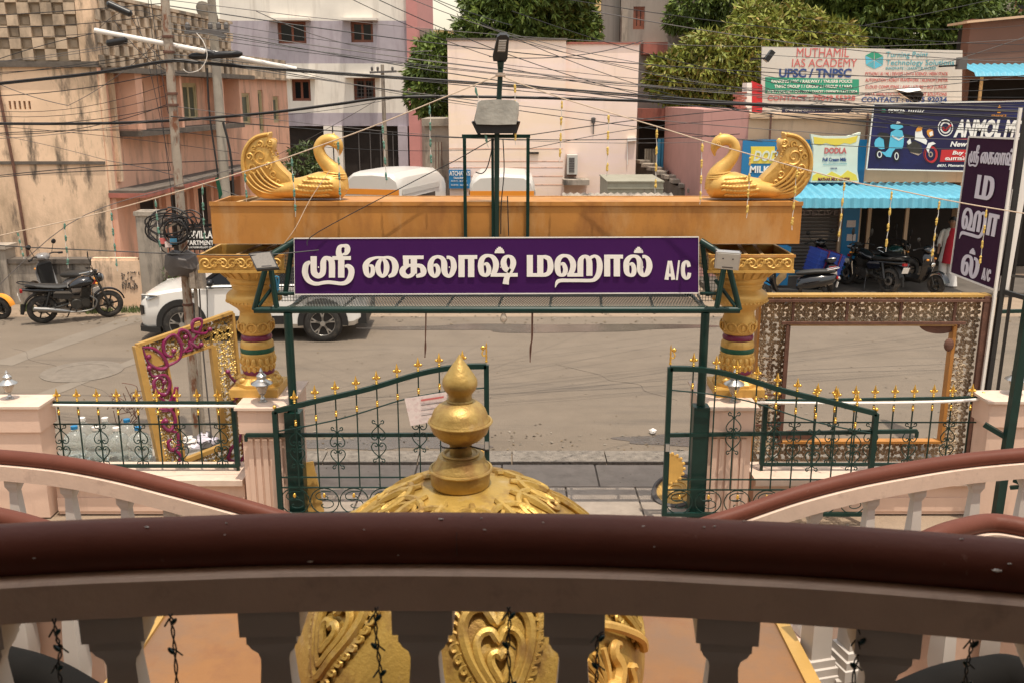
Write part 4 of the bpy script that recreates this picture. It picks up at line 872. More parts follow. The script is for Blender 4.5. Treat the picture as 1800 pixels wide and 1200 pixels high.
# pier lamps
def pier_lamp(px, py0, py1, Y, label):
    a = at(px, py0, Y); s = (Z(py1, Y)-PZ)/.36; a.z = PZ
    t = T('pier_lamp', label, 'lamp', tuple(a), 'lamps on the gate piers')
    L = lambda pr: [(r*s, z*s) for r, z in pr]
    mb = MB(); mb.lathe(L([(.045, 0), (.045, .012), (.025, .02), (.03, .035), (.018, .05), (.018, .075), (.032, .085)]), a, 14); mb.build('stem', m_lampg if False else m_silver, t, smooth=True)
    mb = MB(); mb.lathe(L([(.034, .088), (.05, .13), (.075, .19), (.074, .195), (.033, .092)]), a, 12); mb.build('shade', m_lampg, t, smooth=True)
    mb = MB(); mb.lathe(L([(.02, .09), (.028, .12), (.02, .16), (.005, .17)]), a, 10); mb.build('bulb', m_white, t, smooth=True)
    mb = MB(); mb.lathe(L([(.112, .196), (.108, .205), (.06, .232), (.045, .245), (.05, .262), (.052, .28), (.035, .298), (.018, .312), (.02, .328), (.012, .34), (.004, .362)]), a, 16); mb.build('cap', m_silver, t, smooth=True)
pier_lamp(18, 705, 650, 10.1, 'silver capped lamp on the leftmost boundary pier')
pier_lamp(462, 703, 646, 10.0, 'silver capped lamp before the left golden column')
pier_lamp(1289, 703, 648, 10.0, 'silver capped lamp before the right golden column')
pier_lamp(1782, 698, 640, 10.15, 'silver capped lamp on the rightmost boundary pier')
# ================================================================== golden columns
CY = 10.42
def zy(py): return PZ+(697-py)/(697-430)*(2.965-PZ)
PX = .00632
def column(cx, label, s):
    t = T('golden_column', label, 'column', (cx, CY, PZ), 'golden columns of the gateway')
    c = Vector((cx, CY, 0))
    def lt(name, prof, mt, n=28): mb = MB(); mb.lathe([(r*PX, zy(y)) for y, r in prof], c, n); return mb.build(name, mt, t, smooth=55)
    mb = MB(); mb.bb(cx-.265, cx+.265, CY-.28, CY+.26, PZ+.001, zy(683)); mb.build('base', m_gold, t)
    mb = MB(); mb.lathe([(.262, zy(682.6)), (.262, zy(677)), (.225, zy(672)), (.20, zy(668))], c, 8, a0=R(22.5)); mb.build('base_moulding', m_gold, t)
    for k in range(8):
        a = R(45*k); mb = MB(); mb.ell(c+Vector((.20*math.cos(a)*1.0, -.285 if False else .20*math.sin(a), zy(672))), (.05, .05, .04), 8, 6); mb.build('base_leaf', m_gold, t, smooth=True)
    lt('lower_shaft', [(668, 27), (664, 26), (650, 26), (646, 29), (642, 27.5), (632, 27.5), (627, 30), (624, 28.7)], m_gold)
    lt('maroon_ring', [(663, 26.4), (661, 27.4), (657, 27.4), (655, 26.4)], m_maroon)
    for k in range(16):
        a = R(22.5*k); mb = MB(); mb.ell(c+Vector((27.5*PX*math.cos(a), 27.5*PX*math.sin(a), zy(638))), (.03, .03, .05), 7, 6); mb.build('figure_boss', m_gold, t, smooth=True)
        mb = MB(); mb.ell(c+Vector((26*PX*math.cos(a), 26*PX*math.sin(a), zy(651))), (.026, .026, .04), 7, 6); mb.build('leaf_boss', m_gold, t, smooth=True)
    lt('green_ring', [(623.8, 28.4), (622, 29.4), (617, 29.4), (615, 28.4)], m_greenb)
    lt('drum', [(614.8, 28.8), (612, 29), (606, 28), (602, 25.5)], m_gold)
    lt('maroon_torus', [(602, 24.6), (600, 26.6), (596, 26.9), (593, 25.4), (591.5, 24.4)], m_maroon)
    lt('shaft', [(591.3, 25), (588, 27.5), (582, 29.5), (575, 30.2), (566, 29), (558, 26.5), (550, 25.6), (547, 28), (543, 31), (540, 35), (536, 40.5), (532, 45), (527, 47), (521, 46.5), (516, 43), (512, 37.5), (509, 35), (506, 36.5), (504, 36), (501, 38.5), (499, 37.5), (495, 41), (491, 43.5), (488, 42.5), (485, 46.5), (480, 50.5), (474, 57), (470.4, 60)], m_golddull if False else m_gold, 36)
    mb = MB()
    for k in range(40):
        a = 2*math.pi*k/40; mb.ell(c+Vector((46.4*PX*math.cos(a), 46.4*PX*math.sin(a), zy(530))), (.014, .014, .012), 6, 4)
    mb.build('bead_row', m_gold, t, kind='stuff')
    for k in range(10):
        a = 2*math.pi*(k+.5)/10; mb = MB(); d = Vector((math.cos(a), math.sin(a), 0)); q = Vector((-d.y, d.x, 0))
        pts = [c+d*(r*PX)+q*o_+Vector((0, 0, zy(y))) for y, r, o_ in ((585, 28.6, 0), (580, 30.2, -.05), (572, 30.6, -.05), (568, 29.9, 0), (572, 30.6, .05), (580, 30.2, .05))]
        mb.tube(cat(pts, 3, True), .011, 5, closed=True); mb.tube([c+d*(30.4*PX)+Vector((0, 0, zy(580))), c+d*(30.7*PX)+Vector((0, 0, zy(571)))], .012, 5); mb.build('leaf_relief', m_gold, t, smooth=True)
    for k in range(22):
        a = 2*math.pi*k/22; d = Vector((math.cos(a), math.sin(a), 0))
        mb = MB(); mb.tube([c+d*(r*PX)+Vector((0, 0, zy(y))) for y, r in ((486, 45.6), (480, 51.2), (475, 57))], [.012, .016, .009], 5); mb.build('bell_flute', m_gold, t, smooth=True)
    # capital: an open box with relief on the front
    hw, y0, y1, z0, z1 = .445, CY-.40, CY+.36, zy(470), zy(441)
    mb = MB(); mb.bb(cx-hw, cx+hw, y0, y0+.03, z0+.02, z1); mb.bb(cx-hw, cx+hw, y1-.03, y1, z0+.02, z1); mb.bb(cx-hw, cx-hw+.03, y0+.03, y1-.03, z0+.02, z1); mb.bb(cx+hw-.03, cx+hw, y0+.03, y1-.03, z0+.02, z1); mb.bb(cx-hw-.012, cx+hw+.012, y0-.014, y1+.01, z0-.012, z0+.018); mb.build('capital', m_gold, t)
    mb = MB(); mb.bb(cx-hw+.04, cx+hw-.04, y0+.04, y1-.04, z0+.03, z0+.034); mb.build('capital_inside', m_dark, t)
    mb = MB(); mb.bb(cx-hw-.012, cx+hw+.012, y0-.013, y0-.001, z1-.028, z1); mb.build('capital_rim', m_ochre, t)
    mb = MB(); zc = (z0+z1)/2-.004; H = (z1-z0)*.33
    for k in range(9):
        x = cx-hw+.07+k*(2*hw-.14)/8; pts = []
        for j in range(14):
            a = j*.62; r_ = H*(1-j*.062); pts.append((x+r_*math.cos(a)*.95*(1 if k % 2 else -1), y0-.008, zc+r_*math.sin(a)))
        mb.tube(cat(pts, 2), .011, 5)
        if k < 8: mb.tube(cat([(x, y0-.006, zc-H*.6), (x+.05, y0-.01, zc+H*.7*(1 if k % 2 else -1)), (x+.1, y0-.006, zc)], 4), .009, 5)
    mb.build('scroll_relief', m_gold, t, smooth=True)
    for dx in (-.05, .12):
        mb = MB(); mb.bar((cx+dx, y0+.03, z1-.012), (cx+dx+.08, y1-.03, z1-.008), .035, .02); mb.build('timber_strip', m_plank, t)
    return t
column(X(450, 575, CY), 'ornate golden column with maroon bands on the left pier', 1)
column(X(1298, 575, CY), 'ornate golden column with maroon bands on the right pier', 1)
# ================================================================== ochre beam
BF = 10.08
bx0, bx1, bz0, bz1 = X(372, 395, BF), X(1408, 390, BF), Z(429, BF), Z(357, BF)
bm = T('gateway_beam', 'ochre painted hollow box beam spanning the two golden columns', 'beam', ((bx0+bx1)/2, BF+.36, bz0))
mb = MB(); mb.bb(bx0, bx1, BF, BF+.03, bz0, bz1); mb.build('front_panel', m_ochre, bm)
mb = MB(); mb.bb(bx0, bx1, BF+.70, BF+.73, bz0, bz1); mb.build('back_panel', m_ochre, bm)
for x in (bx0, bx1-.03):
    mb = MB(); mb.bb(x, x+.03, BF+.032, BF+.698, bz0, bz1); mb.build('end_panel', m_ochre, bm)
xk = X(446, 355, BF+.3)
mb = MB(); mb.bb(xk, bx1-.05, BF+.034, BF+.696, bz1-.03, bz1-.006); mb.build('top_panel', m_ochre, bm)
mb = MB(); mb.bb(bx0+.035, bx1-.035, BF+.034, BF+.696, bz0+.02, bz0+.04); mb.build('bottom_panel', m_ochre, bm)
mb = MB(); mb.bb(bx0-.006, bx1+.006, BF-.016, BF-.001, bz1-.03, bz1+.012); mb.build('top_lip', m_ochre, bm)
for k, x in enumerate((xk-.02, xk-.16)):
    mb = MB(); mb.bar((x, BF+.04, bz1-.02), (x+.1, BF+.69, bz1-.015), .04, .025); mb.build('timber_strip', m_plank, bm)
# ================================================================== peacocks
def peacock(ox, sgn, label, Yc=BF+.36):
    S = (Yc/.995)/F; zb = bz1+.006
    t = T('peacock_statue', label, 'statue', (ox, Yc, zb), 'golden peacocks on the beam')
    def P(px, py, d=0.0): return Vector((ox+sgn*(px-518)*S, Yc+d, zb+(355.5-py)*S*1.02))
    # body
    mb = MB(); ring = []
    for px, top, bot, wd in ((452, 338, 352, .03), (470, 330, 355, .10), (500, 324, 355.5, .15), (530, 319, 355.5, .19), (560, 310, 355.5, .20), (585, 309, 355.5, .19), (600, 317, 354, .15), (607, 328, 346, .07)):
        c = (top+bot)/2; h = (bot-top)/2*S*1.02; rr_ = []
        for k in range(16):
            a = 2*math.pi*k/16; q = P(px, c); q.y += wd*math.sin(a); q.z += h*math.cos(a); rr_.append(q)
        ring.append(rr_)
    mb.loft(ring); body = mb.build('body', m_gold, t, smooth=True)
    nk = [(588, 335, .15), (590, 322, .125), (586, 309, .098), (576, 298, .078), (566.5, 286, .066), (562.5, 273, .06), (566, 263, .056), (575, 257.5, .058), (586, 257.5, .065), (594, 263, .062), (598, 271, .042), (598, 278, .022), (596.5, 284, .006)]
    C = cat([P(a, b) for a, b, _ in nk], 3); rr_ = [v.x for v in cat([(r, 0, 0) for _, _, r in nk], 3)]
    mb = MB(); mb.tube(C, rr_, 14, flat=.82); mb.build('neck_and_head', m_gold, t, smooth=True)
    mb = MB(); mb.ell(P(589, 251), (.02, .02, .035), 8, 6); mb.ell(P(584, 253), (.014, .02, .022), 8, 6); mb.build('crest', m_gold, t, smooth=True)
    for d in (-.058, .058):
        mb = MB(); mb.torus(P(593, 264, d), .018, .007, 12, 6); mb.ell(P(593, 264, d), (.01, .008, .01), 8, 6); mb.build('eye', m_gold, t, smooth=True)
    mb = MB()
    for r_, py in ((.112, 312), (.122, 316), (.13, 319)):
        c = P(588-(py-312)*.1, py); mb.tube([c+Vector((r_*math.cos(a), r_*.92*math.sin(a), .03*math.cos(a)*sgn*-.5)) for a in [2*math.pi*k/20 for k in range(20)]], .012, 5, closed=True)
    mb.build('neck_ring', m_gold, t, smooth=True)
    # tail fan
    ol = [(481, 246), (468, 247), (455, 252), (445, 260), (437, 270), (431, 286), (430, 302), (433, 320), (442, 337), (456, 351), (480, 355), (510, 352), (520, 335), (516, 320), (505, 309), (496, 299), (489, 289), (484, 279), (488, 268), (487, 258), (479, 255)]
    O = [P(a, b) for a, b in ol]; O = cat(O, 2, True)
    mb = MB(); cc = sum(O, Vector())/len(O); n = len(O); vs_ = []
    for d, k in ((-.10, .90), (-.075, 1.0), (.075, 1.0), (.10, .90)): vs_ += [cc+(p-cc)*k+Vector((0, d, 0)) for p in O]
    fs = [(j*n+i, j*n+(i+1) % n, (j+1)*n+(i+1) % n, (j+1)*n+i) for j in range(3) for i in range(n)]
    vs_ += [cc+Vector((0, -.105, 0)), cc+Vector((0, .105, 0))]; fs += [(i, (i+1) % n, 4*n) for i in range(n)]+[(3*n+(i+1) % n, 3*n+i, 4*n+1) for i in range(n)]
    mb.add(vs_, fs); mb.build('tail_fan', m_gold, t, smooth=50)
    # relief on both faces
    for d in (-.105, .105):
        e = -.0 if d < 0 else 0
        mb = MB()
        mb.tube(cat([P(480, 247, d), P(462, 251, d), (P(448, 261, d)), P(438, 277, d), P(435, 296, d), P(437, 312, d)], 4), [.02]*0 or .020, 6)
        for k in range(5):
            pts = [(437+k*7, 318-k*4), (449+k*7, 333-k*3.5), (467+k*7, 343-k*3), (490+k*6, 346-k*3), (512+k*3, 343-k*3)]
            mb.tube(cat([P(a, b, d*(1+.05*k)) for a, b in pts], 4), .013, 5)
        mb.build('tail_feather', m_gold, t, smooth=True)
        mb = MB()
        for (cx, cy, r0, turns, s2) in ((465, 284, 14, 1.4, 1), (477, 299, 7, 1.3, -1), (452, 303, 9, 1.4, 1), (447, 284, 7, 1.4, -1), (483, 261, 7, 1.5, 1), (466, 263, 6, 1.4, -1), (455, 270, 5, 1.3, 1), (486, 313, 7, 1.3, 1), (470, 322, 6, 1.2, -1), (494, 326, 5, 1.2, 1)):
            pts = []
            for j in range(18):
                a = s2*j/17*turns*6.28+1.0; r_ = r0*(1-j/19); pts.append(P(cx+r_*math.cos(a), cy+r_*math.sin(a), d*1.02))
            mb.tube(pts, [.013-.0004*j for j in range(18)], 5)
        mb.build('tail_scroll', m_gold, t, smooth=True)
        mb = MB()
        for k in range(14):
            a = R(200+k*13); mb.ell(P(468+20*math.cos(a), 287+22*math.sin(a), d), (.013, .013, .013), 6, 4)
        mb.build('tail_bead', m_gold, t, smooth=True)
    # wing relief on both flanks
    for sd in (-1, 1):
        mb = MB()
        for row, (y, x0, x1, n_) in enumerate(((318, 549, 580, 6), (324, 541, 585, 8), (331, 533, 586, 10), (338, 528, 584, 11), (345, 530, 578, 9))):
            for k in range(n_):
                x = x0+(x1-x0)*k/(n_-1); f = 1-((332-y-2)/26.)**2
                yy = y+2.5*math.sin(k*.3); w_ = .196*math.sqrt(max(.08, 1-((yy-333)/24.)**2))
                mb.ell(P(x, yy, sd*(w_-.004)), (.032, .011, .017), 8, 5, M=Matrix.Rotation(R(18*sgn), 3, 'Y'))
        mb.build('wing', m_gold, t, smooth=True)
    return t
peacock(X(518, 320, BF+.36), 1, 'golden peacock statue facing right on the left end of the beam')
peacock(X(1334, 320, BF+.36), -1, 'golden peacock statue facing left on the right end of the beam')
# ================================================================== green pipe frame with shelf
FY2, SHZ = 9.85, Z(545, 9.85)
fx0, fx1 = X(447, 545, FY2), X(1300, 545, FY2)
gf = T('pipe_truss', 'dark green pipe frame on two posts carrying the purple sign', 'frame', (0, FY2, 0))
def tb(name, pts, r=.033, n=10, mt=None): mb = MB(); mb.tube(pts, r, n); return mb.build(name, mt or m_green, gf, smooth=True)
tb('front_rail', [(fx0, FY2, SHZ), (fx1, FY2, SHZ)], .036)
YB = 10.03; YBk = YB+.02
tb('shelf_rail', [(fx0+.36, 10.64, SHZ), (fx1-.36, 10.64, SHZ)], .024)
for xx in (fx0+.36, fx1-.36): tb('shelf_side', [(xx-(.0), FY2, SHZ), (xx, 10.64, SHZ)], .022)
for px in (507, 1239):
    x = X(px, 570, FY2); tb('post', [(x, FY2, SHZ-.03), (x, FY2, .0)], .046, 12)
    mb = MB(); mb.bb(x-.085, x+.085, FY2-.085, FY2+.085, -.005, Z(712 if px > 900 else 722, FY2)); mb.build('post_sleeve', m_green, gf)
for sg, pa, pb_, pc in ((-1, (447, 545), (517, 424), (487, 545)), (1, (1300, 545), (1232, 424), (1259, 545))):
    top = at(pb_[0], pb_[1], 10.02); kn = at(472 if sg < 0 else 1277, 452, FY2+.02)
    tb('top_arm', [top, kn], .034); tb('brace', [kn, at(*pa, FY2)], .03); tb('brace', [kn+Vector((-.0*sg, .02, 0)), at(*pc, FY2)], .03)
    tb('upright', [at(pc[0]-sg*14, 520, YB), at(pb_[0]+sg*3, 430, YB)], .028)
    tb('cross_pipe', [at(pc[0], 516, FY2+.1), at(pb_[0], 516, YB)], .02); tb('brace', [at(pa[0]-sg*8, 538, FY2), at(pc[0]-sg*2, 492, FY2+.12)], .02)
for k in range(9):
    x = fx0+.35+(fx1-fx0-.7)*k/8; tb('shelf_bar', [(x, FY2, SHZ+.002), (x+.06, 10.62, SHZ+.002)], .014, 6)
# mesh panel laid on the shelf (woven wire)
x0, x1 = fx0+.42, fx1-.42; n = int((x1-x0)/.030)
mb = MB()
for k in range(n+1):
    x = x0+(x1-x0)*k/n; mb.bar((x-.10, FY2+.02, SHZ+.022), (x+.10, 10.62, SHZ+.022), .0062)
    mb.bar((x+.10, FY2+.02, SHZ+.027), (x-.10, 10.62, SHZ+.029), .0062)
mb.build('shelf_mesh', m_mesh, gf, kind='stuff')
# mesh going on behind the sign, end mesh
mb = MB()
for sg in (-1, 1):
    xe = X(500 if sg < 0 else 1244, 480, YB)
    for k in range(9): mb.bar((xe-.1+k*.03, YB, SHZ+.05), (xe-.1+k*.03, YB, SHZ+.55), .005)
    for k in range(14): mb.bar((xe-.1, YB+.004, SHZ+.06+k*.036), (xe+.15, YB+.004, SHZ+.06+k*.036), .005)
mb.build('end_mesh', m_mesh, gf, kind='stuff')
mb = MB(); q = at(483, 500, FY2+.05); mb.tube(cat([q+Vector((rnd(-.05, .05), rnd(-.03, .03), rnd(-.12, .12))) for _ in range(14)], 3), .009, 5); o = mb.build('blue_rag_tie', m_blued, gf, label='knotted blue cord')
# ================================================================== purple sign
SGY = 9.985
sg_ = T('purple_name_sign', 'purple name sign with raised white Tamil lettering across the gateway', 'sign', tuple(at(872, 517, SGY)))
p4 = [(517, 419.5), (1228, 417), (1228, 515.5), (518, 518)]
mb = MB(); mb.prism([at(x, y, SGY) for x, y in p4], (0, 0, 0), (0, .03, 0)); mb.build('panel', m_signp, sg_)
mb = MB()
for i in range(4): mb.bar(at(*p4[i], SGY-.002), at(*p4[(i+1) % 4], SGY-.002), .005, .012)
mb.build('edge_trim', m_ltrim, sg_)
for nm, G in (('sri', G_SRI), ('kai', G_KAI), ('laa', G_LAA), ('sh', G_SH), ('ma', G_MA), ('ha', G_HA), ('aa', G_AA2), ('l', G_L)):
    mb = MB(); strokes(mb, G, lambda x, y: at(x, y, SGY-.007), (0, -1, 0), .008); mb.build('letter', m_white, sg_, fixn=False)
mb = MB(); strokes(mb, G_AC, lambda x, y: at(x, y, SGY-.001), (0, -1, 0), .003); mb.build('lettering', m_white, sg_, fixn=False)
# stand-offs behind letters
mb = MB()
for x, y in ((560, 470), (600, 470), (660, 470), (700, 470), (740, 470), (790, 470), (830, 470), (880, 470), (945, 470), (990, 470), (1035, 470), (1085, 470), (1130, 470)):
    q = at(x, y, SGY); mb.bb(q.x-.006, q.x+.006, SGY-.008, SGY, q.z-.006, q.z+.006)
mb.build('stand_off', m_white, sg_)
# flood lights on the arms
for sg, c4, lb_ in ((-1, ((437, 446), (476, 442), (490, 471), (450, 474)), 'slim grey flood light tilted on the left arm of the sign frame'), (1, ((1259, 443), (1303, 446), (1298, 476), (1256, 472)), 'grey flood light seen from its back on the right arm of the sign frame')):
    yo = (9.62, 9.62, 9.50, 9.50) if sg < 0 else (9.62, 9.62, 9.70, 9.70)
    q = [at(*c, y) for c, y in zip(c4, yo)]; c = sum(q, Vector())/4; nr = (q[1]-q[0]).cross(q[3]-q[0]).normalized()
    if nr.y > 0: nr = -nr
    t = T('flood_light', lb_, 'flood light', tuple(c))
    mb = MB(); mb.prism(q, (0, 0, 0), -nr*.045); mb.build('housing', m_blackm if sg < 0 else m_silver, t)
    q2 = [c+(v-c)*.88 for v in q]; mb = MB(); mb.prism(q2, nr*.001, nr*.006); mb.build('back_plate', m_lens if sg < 0 else m_ltrim if False else m_bin if False else m_ac, t)
    if sg > 0:
        for f in (.3, .7):
            s = q[0].lerp(q[1], f).lerp(q[3].lerp(q[2], f), .35)+nr*.007; mb = MB(); mb.ell(s, (.008, .008, .008), 8, 5); mb.build('screw', m_black, t)
    s0, s1 = q[3].lerp(q[2], .35).lerp(q[0], .14)+nr*.008, q[3].lerp(q[2], .7).lerp(q[1], .14)+nr*.008; mb = MB(); mb.bar(s0, s1, .012, .003, up=nr); mb.build('maker_mark', m_tarp, t)
    kn = at(472 if sg < 0 else 1277, 452, FY2+.02)
    mb = MB(); mb.tube(cat([q[0]-nr*.02, q[0].lerp(kn, .5)+Vector((0, .05, .02)), kn], 4), .012, 6); mb.tube(cat([q[1]-nr*.02, q[1].lerp(kn, .5)+Vector((0, .05, .02)), kn], 4), .012, 6); mb.build('bracket', m_blackm, t)
# ================================================================== lamp frame above the sign
LFY = 10.045
lf = T('street_lamp', 'green pipe stand with tall pole and flat street lamp head above the sign', 'street lamp', (X(873, 400, LFY), LFY, SHZ))
def tl(name, pts, r, mt=None, n=8): mb = MB(); mb.tube(pts, r, n); return mb.build(name, mt or m_green, lf, smooth=True)
def tq(name, a, b, w_): mb = MB(); mb.bar(a, b, w_); return mb.build(name, m_green, lf)
zb_ = 2.52; zt_ = Z(240, LFY)
for px in (817, 928): x = X(px, 300, LFY); tq('leg', (x, LFY, zb_), (x, LFY, zt_-.02), .034)
tq('crossbar', (X(812, 240, LFY), LFY, zt_), (X(932, 240, LFY), LFY, zt_), .036)
xa = X(872, 300, LFY); tq('inner_leg', (xa-.035, LFY, zb_), (xa-.035, LFY, zt_-.02), .028)
pt = at(880, 122, LFY); tl('pole', [(xa, LFY-.02, zb_), (xa+.01, LFY-.02, zt_), (pt.x, LFY-.02, pt.z)], .026)
hd = [at(880, 122, LFY), at(880, 108, LFY-.03)]; tl('neck', [hd[0], hd[1]], [.028, .036])
o = [(867, 108), (866, 100), (874, 66), (879, 62), (890, 62), (895, 67), (892, 104), (888, 110)]
O = [at(x, y, 10.0-(108-y)*.004) for x, y in o]
mb = MB(); mb.prism(O, (0, 0, 0), (0, .10, .03)); mb.build('lamp_head', m_blackm, lf)
q = [at(x, y, 10.0-(108-y)*.004-.004) for x, y in ((877, 70), (891, 70), (888, 92), (874, 92))]; mb = MB(); mb.prism(q, (0, 0, 0), (0, .003, 0)); mb.build('led_panel', m_lens, lf)
for k in range(7):
    y = 72+k*2.9; mb = MB(); mb.bar(at(877-k*.3, y, 10.0-(108-y)*.004-.006), at(890-k*.3, y, 10.0-(108-y)*.004-.006), .006); mb.build('led_rib', m_ltrim, lf)
# big wrapped flood lamp on the stand
wl_ = T('wrapped_flood_lamp', 'large flood lamp wrapped in cloudy plastic on the lamp stand', 'flood light', tuple(at(872, 235, 9.9)))
mb = MB()
def wr(yy, k): return [at(872+(x-872)*k, y, yy) for x, y in ((845, 177), (872, 175), (905, 177), (911, 182), (911, 200), (908, 219), (872, 220), (837, 219), (834, 212), (838, 195), (840, 181))]
ringA, mid, ringB = wr(10.16, .97), wr(10.02, 1.03), wr(9.90, .98)
m_plas = mat('cloudy_plastic', (.36, .345, .30), .3, nv=.25, ns=7, bump=.35, bs=14, spec=.6)
mb.loft([ringA, mid, ringB]); mb.build('plastic_wrap', m_plas, wl_, smooth=60)
mb = MB(); q = [(832, 217), (909, 215), (908, 234), (842, 234)]; Q = [at(x, y, 10.10) for x, y in q]; mb.prism(Q, (0, -.17, 0), (0, .03, 0)); mb.build('housing', m_blackm, wl_)
for px in (831, 912):
    mb = MB(); mb.bar(at(px, 214, 9.98), at(px+(12 if px < 870 else -8), 238, 10.02), .03, .02); mb.build('bracket', m_black, wl_)
# loose wires down the stand
for i, pts in enumerate((((884, 245), (886, 300), (881, 360), (880, 412)), ((892, 345), (893, 380), (894, 415)), ((868, 245), (858, 290), (848, 305), (836, 303)))):
    mb = MB(); mb.tube(cat([at(x, y, 10.01) for x, y in pts], 5), .006, 5)
    tag(mb.build('loose_wire', m_cable), ['thin black wire hanging down the lamp pole', 'short black wire across the middle of the beam', 'curled wire looping left from the lamp stand'][i], 'wire')
# ================================================================== gates and fences
GY = 9.70
def finial_proto():
    mb = MB(); c = (0, 0, 0)
    mb.lathe([(.010, 0), (.016, .008), (.010, .016), (.018, .028), (.009, .040), (.008, .052), (.020, .070), (.021, .085), (.010, .118), (.002, .150)], c, 8)
    for s in (-1, 1): mb.ell((s*.030, 0, .068), (.016, .012, .014), 7, 5); mb.ell((s*.018, 0, .060), (.016, .009, .010), 7, 5)
    return mb
def collar_proto():
    mb = MB(); mb.lathe([(.006, -.035), (.014, -.030), (.014, -.016), (.010, -.011), (.015, -.006), (.015, .006), (.010, .011), (.014, .016), (.014, .030), (.006, .035)], (0, 0, 0), 8); return mb
def scroll_proto():
    mb = MB()
    for sx in (-1, 1):
        for sz in (-1, 1):
            pts = [(.030, .215), (.050, .232), (.062, .214), (.050, .194), (.030, .196), (.010, .165), (.055, .115), (.078, .065), (.062, .022), (.028, .014), (.012, .040), (.028, .056), (.042, .040)]
            if True: mb.tube(cat([(sx*x, 0, sz*(z+.004)) for x, z in pts], 3), .0062, 5)
    return mb
PROTO = {}
def put(kind, par, loc, mk, mt, smooth=True, name=None, sx=1):
    off = Vector((0, 0, 0)); p = par
    while p is not None: off += Vector(p.location); p = p.parent
    if kind not in PROTO:
        mb = mk(); me_o = mb.build(name or kind, mt, None, smooth=smooth); me_o.parent = par; me_o.location = Vector(loc)-off; PROTO[kind] = me_o; return me_o
    return link_copy(PROTO[kind], par, Vector(loc)-off)
def gate(mirror, label):
    mp = (lambda x: x) if not mirror else (lambda x: 1178+(855-x)*(362/372))
    dy = 0 if not mirror else 4
    t = T('gate_leaf', label, 'gate', tuple(at(mp(670), 893, GY)), 'sliding gate leaves')
    def A(px, py): return at(mp(px), py+dy, GY)
    def Lz(py): return Z(py+dy, GY)
    xs = lambda px, py: A(px, py).x
    # stiles
    x0, x1 = xs(483, 724), xs(855, 642); zb = .10
    mb = MB(); mb.bar((x0, GY, zb), (x0, GY, Lz(722)), .052); mb.build('stile', m_green, t)
    mb = MB(); mb.bar((x1, GY, zb), (x1, GY, Lz(641)), .052); mb.build('stile', m_green, t)
    top = [(483, 722), (520, 713), (560, 703), (600, 694), (650, 682), (690, 670), (730, 658), (770, 649), (810, 644), (855, 643)]
    C = cat([A(a, b) for a, b in top], 3); C = [Vector((p.x, GY, p.z)) for p in C]
    mb = MB(); s_ = 1
    rings = []
    for p in C: rings.append([p+Vector((0, y, z)) for y, z in ((-.026, -.026), (.026, -.026), (.026, .026), (-.026, .026))])
    mb.loft(rings); mb.build('top_rail', m_green, t)
    mid = [(484, 758), (540, 748), (600, 735), (650, 720), (700, 704), (750, 693), (800, 686), (854, 681)]
    mb = MB(); mb.tube(cat([A(a, b) for a, b in mid], 3), .008, 6); mb.build('curved_bar', m_green, t)
    z1, z2, z3 = Lz(838), Lz(856), zb+.02
    for z, h in ((z1, .014), (z2, .014), (z3, .04)):
        mb = MB(); mb.bar((x0, GY, z), (x1, GY, z), h); mb.build('cross_rail', m_green, t)
    bars = [518, 554, 589.5, 626, 662, 698, 735, 772, 813]
    yt = [713, 704.5, 696.5, 688, 679, 667, 656.5, 648.5, 644]
    for k, (px, py) in enumerate(zip(bars, yt)):
        p = A(px, py); p.y = GY
        mb = MB(); mb.bar((p.x, GY, z2), (p.x, GY, p.z-.02), .013); mb.build('bar', m_green, t)
        put('finial', t, (p.x, GY, p.z+.026), finial_proto, m_brass)
        put('collar', t, (p.x, GY, p.z-.185), collar_proto, m_brass)
        if k % 2 == 0 and k < 8: put('scroll', t, (p.x, GY, A(px, (785, 787, 775, 757, 775)[min(k//2, 4)]-0).z), scroll_proto, m_green)
    # bottom scroll panel
    L_ = abs(x1-x0); n_ = 7; mb = MB(); zc = (z2+z3)/2; h = (z2-z3)/2-.008
    for k in range(n_):
        c = min(x0, x1)+L_*(k+.5)/n_; r_ = h
        mb.tube([(c+r_*1.05*math.cos(a), GY, zc+r_*math.sin(a)) for a in [6.283*j/20 for j in range(20)]], .0065, 5, closed=True)
        for s in (-1, 1):
            pts = [(c+s*r_*.9*(1-j/13)*math.cos(j*.55+1), GY, zc+s*r_*.3+r_*.5*(1-j/13)*math.sin(j*.55+1)) for j in range(12)]
            mb.tube(cat(pts, 2), .0055, 5)
    mb.build('scroll_panel', m_green, t, smooth=True)
    for k in range(n_):
        c = min(x0, x1)+L_*(k+.5)/n_; mb = MB(); mb.ell((c, GY-.01, zc+h*.45), (.018, .012, .028), 7, 5); mb.build('gold_leaf', m_brass, t, smooth=True)
    # half finial on the tall stile, ball on the low one
    p = Vector((x1, GY, Lz(641)+.026)); s = -1 if not mirror else 1
    mb = MB(); mb.lathe([(.010, 0), (.016, .01), (.009, .03), (.012, .06), (.008, .09), (.011, .12), (.007, .15), (.010, .17), (.002, .215)], p, 8)
    mb.ell(p+Vector((s*.034, 0, .155)), (.026, .016, .024), 8, 6); mb.tube(cat([p+Vector((s*.03, 0, .13)), p+Vector((s*.045, 0, .10)), p+Vector((s*.03, 0, .07)), p+Vector((s*.01, 0, .08))], 3), .008, 6); mb.build('half_finial', m_brass, t, smooth=True)
    mb = MB(); mb.ell((x0+(-s)*.0, GY, Lz(722)+.045), (.022, .022, .022), 8, 6); mb.build('ball_knob', m_brass, t, smooth=True)
    # half sun emblem
    e = A(853, 817); pts = [(0, -.17), (0, .17)]
    for k in range(9):
        a = R(80-k*20); pts.append((s*.155*math.cos(a), .165*math.sin(a)))
